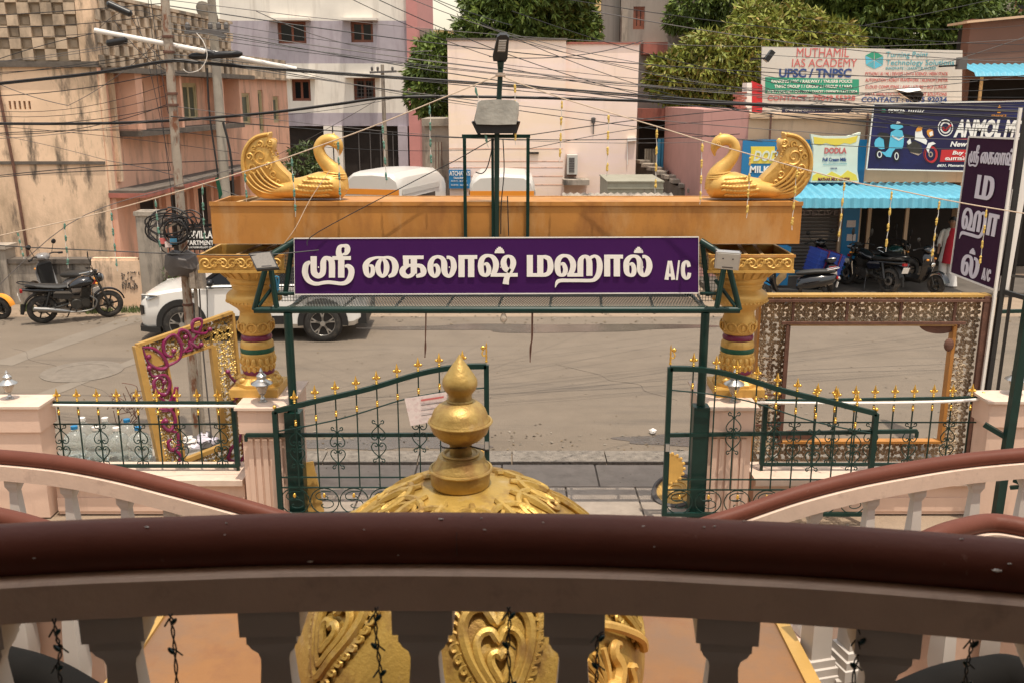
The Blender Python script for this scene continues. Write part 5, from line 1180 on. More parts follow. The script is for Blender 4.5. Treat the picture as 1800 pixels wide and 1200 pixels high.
    P_ = [Vector((x1+s*.028+x, GY-.035, e.z+z)) for x, z in [(0, .17)]+pts[2:]+[(0, -.17)]]
    mb = MB(); mb.prism(P_, (0, 0, 0), (0, .02, 0))
    for k in range(9):
        a = R(80-k*20); mb.ell((x1+s*.028+s*.160*math.cos(a), GY-.03, e.z+.170*math.sin(a)), (.02, .012, .02), 7, 5)
    mb.build('sun_emblem', m_gold, t)
    mb = MB(); mb.bar((x1, GY-.03, e.z+.20), (x1, GY-.03, e.z+.28), .04); mb.build('latch', m_silver, t)
    return t
gate(False, 'dark green scrolled gate leaf with gold finials before the left pier')
gate(True, 'dark green scrolled gate leaf with gold finials before the right pier')
# guide rails
for a, b, nm in (((432, 764), (856, 763), 'left'), ((1172, 764), (1612, 757), 'right')):
    yy = 9.775; A_, B_ = at(*a, yy), at(*b, yy)
    t = T('gate_guide_rail', 'dark green guide rail behind the %s gate leaf' % nm, 'rail', tuple((A_+B_)/2))
    mb = MB(); mb.bar(A_, B_, .035, .04); mb.build('rail', m_green, t)
    mb = MB(); e = B_ if nm == 'right' else A_; mb.bar(e, e+Vector((0, 0, -.07)), .03); mb.build('end_stop', m_green, t)
def fence(name, label, p0, p1, ytop0, ytop1, ybot, Y, pxs, scr, zb=None):
    t = T('scroll_fence', label, 'fence', tuple(at((p0+p1)/2, ybot, Y)), None)
    x0, x1 = X(p0, ytop0, Y), X(p1, ytop1, Y); zt0, zt1, zb = Z(ytop0, Y), Z(ytop1, Y), zb or Z(ybot, Y)
    zt = lambda x: zt0+(zt1-zt0)*(x-x0)/(x1-x0)
    for x, z in ((x0, zt0), (x1, zt1)):
        mb = MB(); mb.bar((x, Y, zb), (x, Y, z), .05); mb.build('stile', m_green, t)
        mb = MB(); mb.ell((x, Y, z+.045), (.022, .022, .022), 8, 6); mb.build('ball_knob', m_brass, t, smooth=True)
        mb = MB(); mb.bar((x+.0, Y, zb), (x, Y, .426), .03); mb.build('foot', m_green, t)
    for z, dz, h in ((zt0, zt1-zt0, .03), (zb, 0, .035), (zb+(zt0-zb)*.665, .0, .014)):
        mb = MB(); mb.bar((x0, Y, z), (x1, Y, z+dz), h); mb.build('cross_rail', m_green, t)
    for k, px in enumerate(pxs):
        x = X(px, ytop0, Y); z = zt(x)
        mb = MB(); mb.bar((x, Y, zb), (x, Y, z), .013); mb.build('bar', m_green, t)
        put('finial', t, (x, Y, z+.014), finial_proto, m_brass); put('collar', t, (x, Y, z-.11), collar_proto, m_brass)
        if k % 2 == scr: put('scroll', t, (x, Y, zb+.25), scroll_proto, m_green)
    return t
fence('left', 'dark green scroll fence with gold finials on the left boundary wall', 84, 410, 707, 707, 818, 10.2, [101, 136, 171, 206, 241, 276, 312, 347, 383], 0)
fence('right', 'dark green scroll fence with gold finials on the right boundary wall', 1346, 1728, 704, 698, 815, 10.2, [1365, 1400, 1434, 1468, 1503, 1537, 1572, 1606, 1640, 1673, 1707], 1)
for pts, lb_ in ((((48, 711), (80, 711.5), (250, 713), (425, 713.5)), 'white plastic pipe tied along the top of the left fence'), (((1330, 707), (1450, 708), (1600, 707), (1700, 703), (1790, 694)), 'white plastic pipe tied along the top of the right fence')):
    mb = MB(); mb.tube(cat([at(x, y, 10.15) for x, y in pts], 4), .017, 8); tag(mb.build('plastic_pipe', m_ltrim, smooth=True), lb_, 'pipe')
# ================================================================== paper notice tied on the left gate
mb = MB(); Q = [at(711, 700, 9.66), at(786, 688, 9.67), at(782, 736, 9.67), at(722, 748, 9.66)]; mb.prism(Q, (0, 0, 0), (0, .003, 0)); pn = mb.build('paper_notice', m_paper); tag(pn, 'crooked pale pink printed paper tied on the left gate', 'notice')
for k in range(4):
    mb = MB(); a = at(740, 703+k*9, 9.655); b = at(780, 697+k*9, 9.656); mb.bar(a, b, .02 if k == 0 else .006, .001, up=(0, 1, 0)); mb.build('print_line', m_redf if k == 0 else m_cableg, pn)
# planks and round ornament leaning by the posts
for i, (a, b, c) in enumerate((((538, 812), (556, 890), .16), ((548, 832), (562, 886), .10))):
    A_, B_ = at(*a, 10.0), at(*b, 9.9); mb = MB(); mb.bar(A_, Vector((B_.x, B_.y, .02)), .16 if i == 0 else .1, .03, up=(0, 1, 0)); tag(mb.build('gold_board', m_goldpl), ['taller gold painted board leaning behind the left sign post', 'shorter gold painted board leaning behind the left sign post'][i], 'board')
c = gz(1188, 862, .10); t = T('round_ornament', 'round gold disc with dark fringe lying behind the right gate post', 'ornament', (c.x, c.y, 0))
M_ = Matrix.Rotation(R(20), 3, 'X') @ Matrix.Rotation(R(-12), 3, 'Y')
mb = MB(); mb.lathe([(.23, -.012), (.23, .012), (.20, .018), (.001, .02)], c, 24, M=M_); mb.build('disc', m_goldpl, t)
mb = MB(); mb.tube([c+M_ @ Vector((.25*math.cos(a), .25*math.sin(a), .0)) for a in [6.283*k/28 for k in range(28)]], .035, 6, closed=True); mb.build('fringe', m_tarp, t)
mb = MB()
for r_ in (.08, .14): mb.tube([c+M_ @ Vector((r_*math.cos(a), r_*math.sin(a), .022)) for a in [6.283*k/20 for k in range(20)]], .012, 5, closed=True)
mb.build('raised_ring', m_gold, t)
# ================================================================== filigree photo frames
def tile(mb, o, ex, ez, s, r, rot=0, rr=random):
    o = Vector(o)
    def P(x, z): return o+ex*(x*s)+ez*(z*s)
    n = 4
    for k in range(n):
        a0 = rot+6.283*k/n
        pts = [(.10*math.cos(a0), .10*math.sin(a0)), (.38*math.cos(a0+.45), .38*math.sin(a0+.45)), (.46*math.cos(a0+.95), .46*math.sin(a0+.95)), (.30*math.cos(a0+1.15), .30*math.sin(a0+1.15)), (.27*math.cos(a0+.8), .27*math.sin(a0+.8))]
        mb.tube(cat([P(x, z) for x, z in pts], 2), r, 4, cap=False)
    mb.tube([P(.16*math.cos(a), .16*math.sin(a)) for a in [6.283*j/8 for j in range(8)]], r, 4, closed=True)
def filigree(mb, A_, B_, C_, s, r):
    """fills the parallelogram A (corner), A->B long, A->C short"""
    A_, B_, C_ = Vector(A_), Vector(B_), Vector(C_); ex = (B_-A_); ez = (C_-A_); lx, lz = ex.length, ez.length; ex.normalize(); ez.normalize()
    nx, nz = max(1, round(lx/s)), max(1, round(lz/s))
    for i in range(nx):
        for j in range(nz): tile(mb, A_+ex*(lx*(i+.5)/nx)+ez*(lz*(j+.5)/nz), ex, ez, s*1.12, r, rot=.4*((i+j) % 3)+rnd(-.2, .2))
# right frame, seen from its rusty back
RY = 11.0
rf = T('rusty_photo_frame', 'large brown and gold filigree picture frame standing behind the right fence', 'picture frame', (4.1, RY, 0))
ox0, ox1 = X(1326, 700, RY), X(1738, 560, RY); oz0, oz1 = .02, Z(521, RY); ix0, ix1 = X(1383, 650, RY), X(1672, 650, RY); iz0, iz1 = Z(778, RY), Z(572, RY)
D = .14
def fb(name, a, b, w_, h, mt): mb = MB(); mb.bar(a, b, w_, h); return mb.build(name, mt, rf)
fb('outer_board', (ox0, RY+D/2, oz1), (ox1, RY+D/2, oz1), D, .028, m_goldpl); fb('outer_board', (ox0, RY+D/2, oz0), (ox1, RY+D/2, oz0), D, .03, m_rust)
fb('outer_board', (ox0, RY+D/2, oz0), (ox0, RY+D/2, oz1-.016), .028, D, m_ochre); fb('outer_board', (ox1, RY+D/2, oz0), (ox1, RY+D/2, oz1-.016), .05, D, m_rust)
fb('inner_board', (ix0, RY+D/2, iz1), (ix1, RY+D/2, iz1), D*.8, .022, m_plank); fb('inner_board', (ix0, RY+D/2, iz0), (ix1, RY+D/2, iz0), D*.8, .03, m_ochre)
fb('inner_board', (ix0, RY+D/2, iz0), (ix0, RY+D/2, iz1), .025, D*.8, m_rust); fb('inner_board', (ix1, RY+D/2, iz0), (ix1, RY+D/2, iz1), .04, D*.8, m_ochre)
for k in range(4):
    x = ix0+.03+(ix1-ix0-.06)*k/3; fb('back_rib', (x, RY+.02, iz1+.012), (x, RY+.02, oz1-.016), .03, .025, m_rust)
for z in (.62, 1.0): fb('back_rib', (ox0+.02, RY+.02, z+iz0-.4), (ix0-.012, RY+.02, z+iz0-.4), .02, .025, m_rust)
fb('back_rail', (ox0, RY-.005, oz1-.05), (ox1, RY-.005, oz1-.05), .04, .03, m_rust); fb('back_rail', (ix0-.1, RY-.005, iz1+.03), (ix1+.1, RY-.005, iz1+.03), .03, .03, m_rust); fb('back_rail', (ox1-.05, RY-.005, oz0), (ox1-.05, RY-.005, oz1), .06, .03, m_rust); fb('back_rail', (ix0-.03, RY-.005, iz0), (ix0-.03, RY-.005, iz1), .03, .03, m_rust)
for A_, B_, C_, mm in (((ox0+.03, RY+D-.02, iz1), (ox1-.05, RY+D-.02, iz1), (ox0+.03, RY+D-.02, oz1), m_filig), ((ox0+.03, RY+D-.02, iz0), (ox0+.03, RY+D-.02, iz1), (ix0, RY+D-.02, iz0), m_filig), ((ix1, RY+D-.02, iz0), (ix1, RY+D-.02, iz1), (ox1-.05, RY+D-.02, iz0), m_filig), ((ox0+.03, RY+D-.02, oz0+.02), (ox1-.05, RY+D-.02, oz0+.02), (ox0+.03, RY+D-.02, iz0), m_filig)):
    mb = MB(); filigree(mb, A_, B_, C_, .098, .0125); mb.build('filigree_panel', mm, rf, smooth=True, kind='stuff')
for cx, cz, r_ in ((X(1655, 580, RY), iz1-.0, .16), (X(1400, 770, RY), iz0+.03, .16)):
    mb = MB(); mb.prism([(cx+r_*1.35*math.cos(a)*1.1, RY+.05, cz+r_*.7*math.sin(a)*(1 if cz < 1 else -1)) for a in [R(8*k) for k in range(23)]], (0, 0, 0), (0, .03, 0)); mb.build('corner_ornament', m_rust, rf)
mb = MB(); q = at(1668, 606, RY); mb.ell(q, (.06, .03, .08), 9, 6); mb.build('corner_leaf', m_rust, rf)
# left frame with purple scrolls, standing askew
TL, TR = at(240, 607, 10.62), at(407, 549, 11.35); BLs = at(284, 812, 10.55); BRs = at(432, 800, 11.25)
def down(a, b, z): k = (a.z-z)/(a.z-b.z); return a.lerp(b, k)
BL, BR = down(TL, BLs, .02), down(TR, BRs, .12)
lfm = T('gold_photo_frame', 'gold filigree picture frame with purple scrolls leaning behind the left fence', 'picture frame', tuple((BL+BR)/2))
def fq(u, v, d=0.0):
    a = TL.lerp(TR, u); b = BL.lerp(BR, u); p = a.lerp(b, v); nrm = (TR-TL).cross(BL-TL).normalized(); nrm = nrm if nrm.y < 0 else -nrm
    return p+nrm*d
nrm_d = (fq(0, 0, 1)-fq(0, 0, 0))
def lbar(name, a, b, w_, h, mt): mb = MB(); mb.bar(fq(*a), fq(*b), w_, h, up=nrm_d); return mb.build(name, mt, lfm)
bu, bv = .25, .165
for a, b, w_ in (((0, 0), (1, 0), .035), ((0, .003), (0, 1), .075), ((1, 0.005), (1, 1), .03), ((0, 1), (1, 1), .04)): lbar('outer_board', a, b, w_, .12, m_goldpl)
for a, b, w_ in (((bu, bv), (1-bu, bv), .025), ((bu, bv), (bu, 1-bv), .025), ((1-bu, bv), (1-bu, 1-bv), .06), ((bu, 1-bv), (1-bu, 1-bv), .05)): lbar('inner_board', a, b, w_, .10, m_goldpl)
for A_, B_, C_ in (((.05, .01), (.985, .01), (.05, bv)), ((.05, bv), (.05, .99), (bu, bv)), ((1-bu, bv), (1-bu, .99), (.985, bv)), ((bu, 1-bv), (1-bu, 1-bv), (bu, .985))):
    mb = MB(); filigree(mb, fq(*A_, .01), fq(*B_, .01), fq(*C_, .01), .085, .0085); mb.build('filigree_panel', m_filigg, lfm, smooth=True, kind='stuff')
mb = MB(); mb.prism([fq(*p, .02) for p in ((.03, .03), (.12, .06), (.2, .12), (.22, .17), (.14, .17), (.06, .11))], (0, 0, 0), nrm_d*.02); mb.build('leaf_panel', m_goldpl, lfm)
PSC = [[(.04, .02), (.14, .05), (.22, .12), (.24, .19), (.16, .19), (.07, .13), (.04, .02)],
       [(.24, .19), (.38, .17), (.42, .08), (.36, .01), (.26, .03), (.24, .10), (.30, .14), (.35, .11)],
       [(.42, .14), (.52, .10), (.50, .02), (.42, .00), (.40, .06), (.45, .09)], [(.52, .10), (.62, .05), (.66, -.02), (.58, -.03), (.55, .02), (.60, .05), (.68, .07), (.73, .055)],
       [(.45, .14), (.52, .14), (.50, .09), (.58, .14), (.62, .13)],
       [(.06, .14), (.08, .22), (.20, .24), (.24, .30), (.18, .36), (.09, .33), (.08, .26), (.14, .24), (.18, .28), (.15, .32)],
       [(.10, .36), (.18, .42), (.26, .38), (.30, .34), (.26, .42), (.20, .47), (.10, .46)], [(.08, .44), (.20, .48), (.22, .56), (.14, .60), (.08, .54), (.13, .51)],
       [(.14, .60), (.22, .64), (.20, .72), (.12, .73), (.10, .67), (.15, .66)], [(.14, .73), (.20, .78), (.18, .83)],
       [(.87, .36), (.92, .42), (.97, .46), (.98, .53), (.91, .55), (.88, .49), (.94, .46)], [(.92, .55), (.88, .60), (.93, .64)],
       [(.95, .76), (.92, .84), (.82, .86), (.76, .92), (.84, .96), (.90, .90), (.84, .88)], [(.96, .86), (.97, .94), (.90, .98)]]
for s in PSC:
    C = cat([fq(u, v, .045) for u, v in s], 4); n = len(C)
    mb = MB(); mb.tube(C, [.024*(.45+.55*math.sin(math.pi*min(1, max(.12, k/(n-1))))) for k in range(n)], 8); mb.build('purple_scroll', m_purple, lfm, smooth=True)
for u, v in ((.06, .16), (.33, .11), (.47, .05), (.62, .13), (.08, .09), (.73, .055), (.18, .28), (.2, .83), (.87, .36), (.12, .53)):
    mb = MB(); mb.ell(fq(u, v, .06), (.03, .03, .03), 8, 6); mb.build('purple_bead', m_purple, lfm, smooth=True)
# ================================================================== upright plum sign at the right
VN_t, VN_b = at(1797, 245, 11.0), at(1751, 511, 11.0); VF_t, VF_b = at(1704, 241, 12.42), at(1671, 480, 12.42)
def vq(u, v):  # u far->near, v top->bottom
    return VF_t.lerp(VN_t, u).lerp(VF_b.lerp(VN_b, u), v)
vn = (vq(1, 0)-vq(0, 0)).cross(vq(0, 1)-vq(0, 0)).normalized(); vn = vn if vn.x < 0 else -vn
vsn = T('plum_name_sign', 'upright plum sign with stacked pale Tamil letters at the right', 'sign', tuple((VN_b+VF_b)/2))
mb = MB(); mb.prism([vq(0, 0), vq(1, 0), vq(1, 1), vq(0, 1)], (0, 0, 0), -vn*.08); mb.build('panel', m_signp2, vsn)
mb = MB(); c = [vq(0, 0), vq(1, 0), vq(1, 1), vq(0, 1)]
for i in range(4): mb.bar(c[i]+vn*.004, c[(i+1) % 4]+vn*.004, .016, .02)
mb.build('edge_trim', m_ltrim, vsn)
mb = MB(); mb.prism([vq(1, 0)+Vector((.02, -.004, 0)), vq(1, 1)+Vector((.02, -.004, 0)), vq(1, 1)+Vector((.13, -.004, 0)), vq(1, 0)+Vector((.13, -.004, 0))], (0, 0, 0), (0, -.02, 0)); mb.build('box_side', m_ltrim, vsn)
def vmap(box, dst):
    bx0_, by0_, bx1_, by1_ = box; u0, v0, u1, v1 = dst
    return lambda x, y: vq(u0+(x-bx0_)/(bx1_-bx0_)*(u1-u0), v0+(y-by0_)/(by1_-by0_)*(v1-v0))
for G, box, dst in ((G_LINE, (531, 430, 908, 503), (.05, .055, .93, .21)), (G_MA, (926, 448, 974, 487), (.29, .255, .66, .425)), (G_HA+[[(x-1062+1063, y, w_) for x, y, w_ in s] for s in G_AA2], (975, 447, 1096, 506), (.09, .50, .84, .735)), (G_L, (1096, 435, 1148, 488), (.22, .775, .62, .985))):
    mb = MB(); strokes(mb, G, vmap(box, dst), vn, .004); mb.build('letter', m_lav, vsn, fixn=False)
mb = MB(); strokes(mb, G_AC, vmap((1168, 457, 1216, 493), (.68, .875, .86, .965)), vn, .003); mb.build('lettering', m_lav, vsn, fixn=False)
vp = T('sign_stand', 'dark and white twin poles with crossbar holding the upright plum sign', 'stand', tuple(at(1735, 690, 11.0)))
for px, qx, mt, yy, w_ in ((1806, 1733, m_blackm, 10.98, .055), (1794, 1723, m_ltrim, 10.95, .03), (1822, 1752, m_black, 11.5, .03)):
    a, b = at(px, 200, yy), at(qx, 690, yy); x = (X(px, 200, yy)+X(qx, 690, yy))/2; mb = MB(); mb.bar(at(px, 190, yy), Vector((b.x, yy, 0)), w_); mb.build('pole', mt, vp)
for py in (322, 484):
    mb = MB(); mb.bar(at(1786-(py-322)*.145, py, 11.0), at(1800, py+3, 11.25), .03); mb.build('bolt', m_black, vp)
mb = MB(); mb.bar(at(1757, 511, 11.0), at(1830, 532, 10.7), .05); mb.build('arm', m_blackm, vp)
# dark green pole at the right edge with its arms
gp = T('green_pole_stand', 'dark green leaning pole with short arms at the right edge', 'stand', tuple(gz(1755, 905, 0)))
a, b = at(1800, 590, 9.6), at(1752, 905, 9.6); k_ = Vector((b.x, 9.6, 0)); dirv = (a-b).normalized()
for pts, w_ in (((a+dirv*1.6, k_), .085), ((at(1730, 745, 9.75), at(1776, 772, 9.6)), .05), ((at(1783, 842, 9.55), at(1850, 868, 9.2)), .05), ((at(1776, 856, 9.55), at(1850, 850, 9.3)), .04)):
    mb = MB(); mb.bar(pts[0], pts[1], w_); mb.build('pole' if w_ > .06 else 'arm', m_green, gp)
mb = MB(); q = at(1760, 548, 14.0); mb.bar(q, q+Vector((.9, .1, 0)), .05); mb.bar(q+Vector((.7, .08, 0)), Vector((q.x+.7, q.y+.08, 0)), .04); tag(mb.build('green_rail', m_green), 'short green pipe rail at the far right of the road', 'rail')
# ================================================================== water cans and litter behind the left fence
ledge = T('concrete_ledge', 'low concrete ledge behind the left fence carrying water cans', 'ledge', (-4.6, 10.85, 0))
mb = MB(); mb.bb(-5.35, -3.85, 10.52, 11.3, 0, .27); mb.build('slab', m_conc, ledge)
cans = [(135, 10.75), (172, 10.72), (208, 10.70), (246, 10.72), (150, 11.05), (190, 11.05), (228, 11.0)]
for i, (px, yy) in enumerate(cans):
    x = X(px, 790, yy); t = T('water_can', 'clear plastic twenty litre water can behind the left fence', 'water can', (x, yy, .27), 'water cans behind the left fence'); t['label'] = '%s clear water can from the left in the %s row behind the left fence' % (ORD[i if i < 4 else i-4], 'front' if i < 4 else 'back')
    mb = MB(); mb.lathe([(.12, 0), (.135, .02), (.135, .10), (.128, .11), (.135, .12), (.135, .22), (.128, .23), (.135, .24), (.135, .32), (.11, .385), (.045, .42), (.036, .43), (.036, .47)], (x, yy, .272), 18); mb.build('bottle', m_bottle, t, smooth=50)
    mb = MB(); mb.lathe([(.040, .455), (.040, .49), (.02, .495)], (x, yy, .272), 12); mb.build('cap', m_ltrim if i % 3 else m_signb, t)
for i, (px, py, mm, lb_) in enumerate(((330, 745, m_whitec, 'heap of white paper litter at the foot of the utility pole'), (356, 752, m_lav, 'crumpled lilac plastic bag beside the utility pole'), (368, 770, m_tarp, 'dark tangled rubbish heap beside the utility pole'), (228, 718, m_rust, 'dry twig tangle above the water cans'))):
    c = at(px, py, 11.9 if i < 3 else 11.2); mb = MB()
    if i < 3:
        c.z = .12
        for k in range(9):
            q = c+Vector((rnd(-.16, .16), rnd(-.09, .09), rnd(-.06, .09))); mb.ell(q, (rnd(.06, .14), rnd(.05, .1), rnd(.03, .08)), 7, 5, M=Matrix.Rotation(rnd(0, 3), 3, 'Z'))
        mb.v = [v+Vector((rnd(-.02, .02), rnd(-.02, .02), rnd(-.015, .015))) for v in mb.v]
    else:
        for k in range(26):
            q = c+Vector((rnd(-.15, .15), rnd(-.1, .1), rnd(-.2, .15))); mb.tube(cat([q, q+Vector((rnd(-.12, .12), 0, rnd(-.1, .15))), q+Vector((rnd(-.2, .2), 0, rnd(-.15, .2)))], 3), .005, 4)
    tag(mb.build('litter_heap' if i < 3 else 'dry_twigs', mm), lb_, 'litter' if i < 3 else 'twigs')
# ================================================================== vehicles
def wheel(par, x, Rw, wd, y=0, spoke=6, rim=None, name='wheel', rimf=.66, sw=.03):
    mb = MB(); mb.lathe([(Rw*rimf, -wd*.40), (Rw*.86, -wd*.5), (Rw*.96, -wd*.36), (Rw, -wd*.12), (Rw, wd*.12), (Rw*.96, wd*.36), (Rw*.86, wd*.5), (Rw*rimf, wd*.40), (Rw*rimf, -wd*.40)], (x, y, Rw), 28, axis='Y')
    wv = mb.build(name, m_rubber, par, smooth=50)
    # drop the end caps: rebuild rim as open ring + spokes
    r = MB(); r.torus((x, y, Rw), Rw*rimf, .017, 26, 6); r.torus((x, y, Rw), Rw*rimf*.93, .012, 26, 6)
    r.lathe([(.055, -wd*.5), (.06, -wd*.3), (.06, wd*.3), (.055, wd*.5)], (x, y, Rw), 12, axis='Y')
    for k in range(spoke):
        a = 6.283*k/spoke; d = Vector((math.cos(a), 0, math.sin(a))); r.bar(Vector((x, y, Rw))+d*.04, Vector((x, y, Rw))+d*Rw*rimf, sw, sw*.8, up=(0, 1, 0))
    r.build('rim', rim or m_black, wv, smooth=40); return wv
# open tyre ring (no caps)
def _lathe_open(s, prof, c, n, axis='Y'):
    vs_ = []; fs = []; N = len(prof)
    for r, z in prof:
        for k in range(n):
            a = 2*math.pi*k/n; p = Vector((r*math.cos(a), z, r*math.sin(a))) if axis == 'Y' else Vector((r*math.cos(a), r*math.sin(a), z)); vs_.append(p+Vector(c))
    for i in range(N-1):
        for k in range(n): fs.append((i*n+k, i*n+(k+1) % n, (i+1)*n+(k+1) % n, (i+1)*n+k))
    return s.add(vs_, fs)
MB.olathe = _lathe_open
def wheel(par, x, Rw, wd, y=0, spoke=6, rim=None, rimf=.68, sw=.03):
    mb = MB(); mb.olathe([(Rw*rimf, -wd*.40), (Rw*.86, -wd*.5), (Rw*.96, -wd*.36), (Rw, -wd*.12), (Rw, wd*.12), (Rw*.96, wd*.36), (Rw*.86, wd*.5), (Rw*rimf, wd*.40), (Rw*rimf, -wd*.40)], (x, y, Rw), 28)
    wv = mb.build('wheel', m_rubber, par, smooth=50)
    r = MB(); r.torus((x, y, Rw), Rw*rimf, .016, 26, 6); r.lathe([(.05, -wd*.5), (.06, -wd*.3), (.06, wd*.3), (.05, wd*.5)], (x, y, Rw), 12, axis='Y')
    for k in range(spoke):
        a = 6.283*k/spoke+.2; d = Vector((math.cos(a), 0, math.sin(a))); r.bar(Vector((x, y, Rw))+d*.04, Vector((x, y, Rw))+d*Rw*rimf, sw, sw*.8, up=(0, 1, 0))
    r.build('rim', rim or m_black, wv, smooth=40)
    b = MB(); b.lathe([(.11, wd*.3), (.11, wd*.34)], (x, y, Rw), 16, axis='Y'); b.build('brake_disc', m_exh, wv)
    return wv
def arc(cx, cz, r, a0, a1, n, y=0): return [Vector((cx+r*math.cos(R(a0+(a1-a0)*k/n)), y, cz+r*math.sin(R(a0+(a1-a0)*k/n)))) for k in range(n+1)]
def band(mb, pts, half, th=.012):
    ring = []
    for i, p in enumerate(pts):
        d = (pts[min(i+1, len(pts)-1)]-pts[max(i-1, 0)]).normalized(); n = Vector((-d.z, 0, d.x))
        ring.append([p+Vector((0, -half, 0))-n*.02, p+Vector((0, -half*.6, 0))+n*th*.6, p+n*th, p+Vector((0, half*.6, 0))+n*th*.6, p+Vector((0, half, 0))-n*.02, p+Vector((0, half*.6, 0))-n*.006, p-n*.0, p+Vector((0, -half*.6, 0))-n*.006])
    mb.loft(ring); return mb
def motorcycle(name, label, tankm, cat_='motorcycle'):
    t = T(name, label, cat_, (0, 0, 0)); P = lambda nm, mb, mt, sm=45, par=None: mb.build(nm, mt, par or t, smooth=sm)
    wheel(t, -.64, .30, .11); wheel(t, .66, .295, .09)
    P('rear_fender', band(MB(), arc(-.64, .31, .335, 30, 165, 12), .075), m_blackm); P('front_fender', band(MB(), arc(.66, .31, .325, 15, 140, 12), .055), m_bodyk)
    mb = MB(); mb.tube([(-.98, 0, .44), (-1.0, 0, .36), (-1.03, 0, .22)], [.05, .05, .035], 6, flat=.3); P('mud_flap', mb, m_blackm)
    for s in (-1, 1):
        mb = MB(); mb.tube([(.66, s*.085, .30), (.55, s*.085, .62), (.43, s*.085, .96)], [.028, .026, .022], 8); P('fork', mb, m_engine)
        mb = MB(); mb.tube([(-.64, s*.10, .30), (-.30, s*.10, .36), (-.12, s*.09, .40)], .026, 7); P('swing_arm', mb, m_engine)
        mb = MB(); mb.tube([(-.58, s*.12, .34), (-.46, s*.12, .70)], .028, 8); P('shock_absorber', mb, m_black)
        mb = MB(); mb.prism([(-.42, s*.12, .56), (-.12, s*.13, .50), (-.02, s*.13, .60), (-.06, s*.12, .70), (-.40, s*.11, .71)], (0, -.012, 0), (0, .012, 0)); P('side_panel', mb, m_bodyg if False else tankm)
        mb = MB(); mb.prism([(-.40, s*.134, .66), (-.05, s*.145, .63), (-.10, s*.145, .68), (-.36, s*.134, .70)], (0, -.004, 0), (0, .004, 0)); P('side_trim', mb, m_exh)
        mb = MB(); mb.tube(cat([(.42, s*.05, 1.0), (.40, s*.22, 1.05), (.33, s*.36, 1.03)], 4), .013, 7); mb.tube([(.33, s*.34, 1.03), (.31, s*.42, 1.02)], .02, 8); P('handlebar', mb, m_black)
        mb = MB(); mb.tube(cat([(.38, s*.24, 1.05), (.39, s*.28, 1.16), (.36, s*.30, 1.26)], 3), .007, 5); mb.ell((.36, s*.31, 1.33), (.015, .055, .09), 10, 6); P('mirror', mb, m_black)
        mb = MB(); mb.tube([(.44, s*.10, .82), (.44, s*.19, .82)], .008, 5); mb.ell((.44, s*.21, .82), (.03, .03, .025), 7, 5); P('indicator', mb, m_orange)
    # tank
    ring = []
    for x, zb, zt, w_ in ((-.10, .72, .78, .10), (-.02, .70, .86, .135), (.12, .70, .94, .165), (.26, .72, .955, .165), (.36, .76, .92, .13), (.41, .80, .86, .07)):
        ring.append([Vector((x, w_*math.sin(a)*(1 if math.cos(a) < .3 else .92), (zb+zt)/2+(zt-zb)/2*math.cos(a))) for a in [6.283*k/14 for k in range(14)]])
    mb = MB(); mb.loft(ring); P('tank', mb, tankm, 60)
    mb = MB(); mb.lathe([(.035, 0), (.035, .012), (.02, .016)], (.2, 0, .955), 10); P('fuel_cap', mb, m_chrome)
    ring = []
    for x, z, w_, h in ((-.92, .84, .06, .03), (-.80, .83, .11, .045), (-.55, .80, .14, .05), (-.30, .765, .14, .055), (-.12, .765, .10, .05)):
        ring.append([Vector((x, w_*math.sin(a), z+h*math.cos(a))) for a in [6.283*k/12 for k in range(12)]])
    mb = MB(); mb.loft(ring); P('seat', mb, m_seat, 60)
    mb = MB(); mb.loft([[Vector((x, w_*math.sin(a), z+h*math.cos(a))) for a in [6.283*k/10 for k in range(10)]] for x, z, w_, h in ((-.98, .76, .05, .03), (-.80, .74, .10, .05), (-.50, .71, .115, .06), (-.2, .69, .1, .06))]); P('tail_cowl', mb, tankm, 60)
    mb = MB(); mb.tube(cat([(-.72, -.13, .84), (-.95, -.12, .90), (-1.06, 0, .92), (-.95, .12, .90), (-.72, .13, .84)], 4), .012, 6); P('grab_rail', mb, m_black)
    mb = MB(); mb.box((-1.0, 0, .73), (.05, .12, .06)); P('tail_lamp', mb, m_red_tl)
    mb = MB(); mb.box((-1.05, 0, .60), (.008, .2, .14), M=Matrix.Rotation(R(-14), 3, 'Y')); P('number_plate', mb, m_ltrim)
    # engine
    mb = MB(); mb.box((.10, 0, .40), (.34, .22, .20)); mb.lathe([(.10, -.15), (.115, -.13), (.115, .13), (.10, .15)], (.02, 0, .38), 16, axis='Y'); mb.lathe([(.085, -.14), (.085, .14)], (.20, 0, .40), 14, axis='Y'); P('engine', mb, m_engine)
    mb = MB()
    for k in range(7): mb.box((.20-.0+k*.008, 0, .51+k*.028), (.20, .20, .012), M=Matrix.Rotation(R(-12), 3, 'Y'))
    mb.box((.225, 0, .60), (.12, .13, .2), M=Matrix.Rotation(R(-12), 3, 'Y')); P('cylinder_fins', mb, m_engine)
    mb = MB(); mb.tube(cat([(.30, -.06, .52), (.42, -.10, .42), (.34, -.14, .26), (.10, -.15, .22), (-.15, -.16, .24)], 4), .020, 8); P('exhaust_pipe', mb, m_exh)
    mb = MB(); mb.tube([(-.12, -.165, .245), (-.20, -.17, .26), (-.55, -.175, .33), (-.80, -.175, .37), (-.82, -.175, .373)], [.022, .045, .055, .052, .03], 12); P('silencer', mb, m_exh)
    mb = MB(); mb.tube([(.38, 0, .86), (.30, 0, .60), (.34, 0, .34), (.05, 0, .26), (-.16, 0, .30), (-.14, 0, .68)], .022, 7); mb.tube([(.36, 0, .84), (-.1, 0, .72), (-.9, 0, .76)], .02, 7); P('frame', mb, m_black)
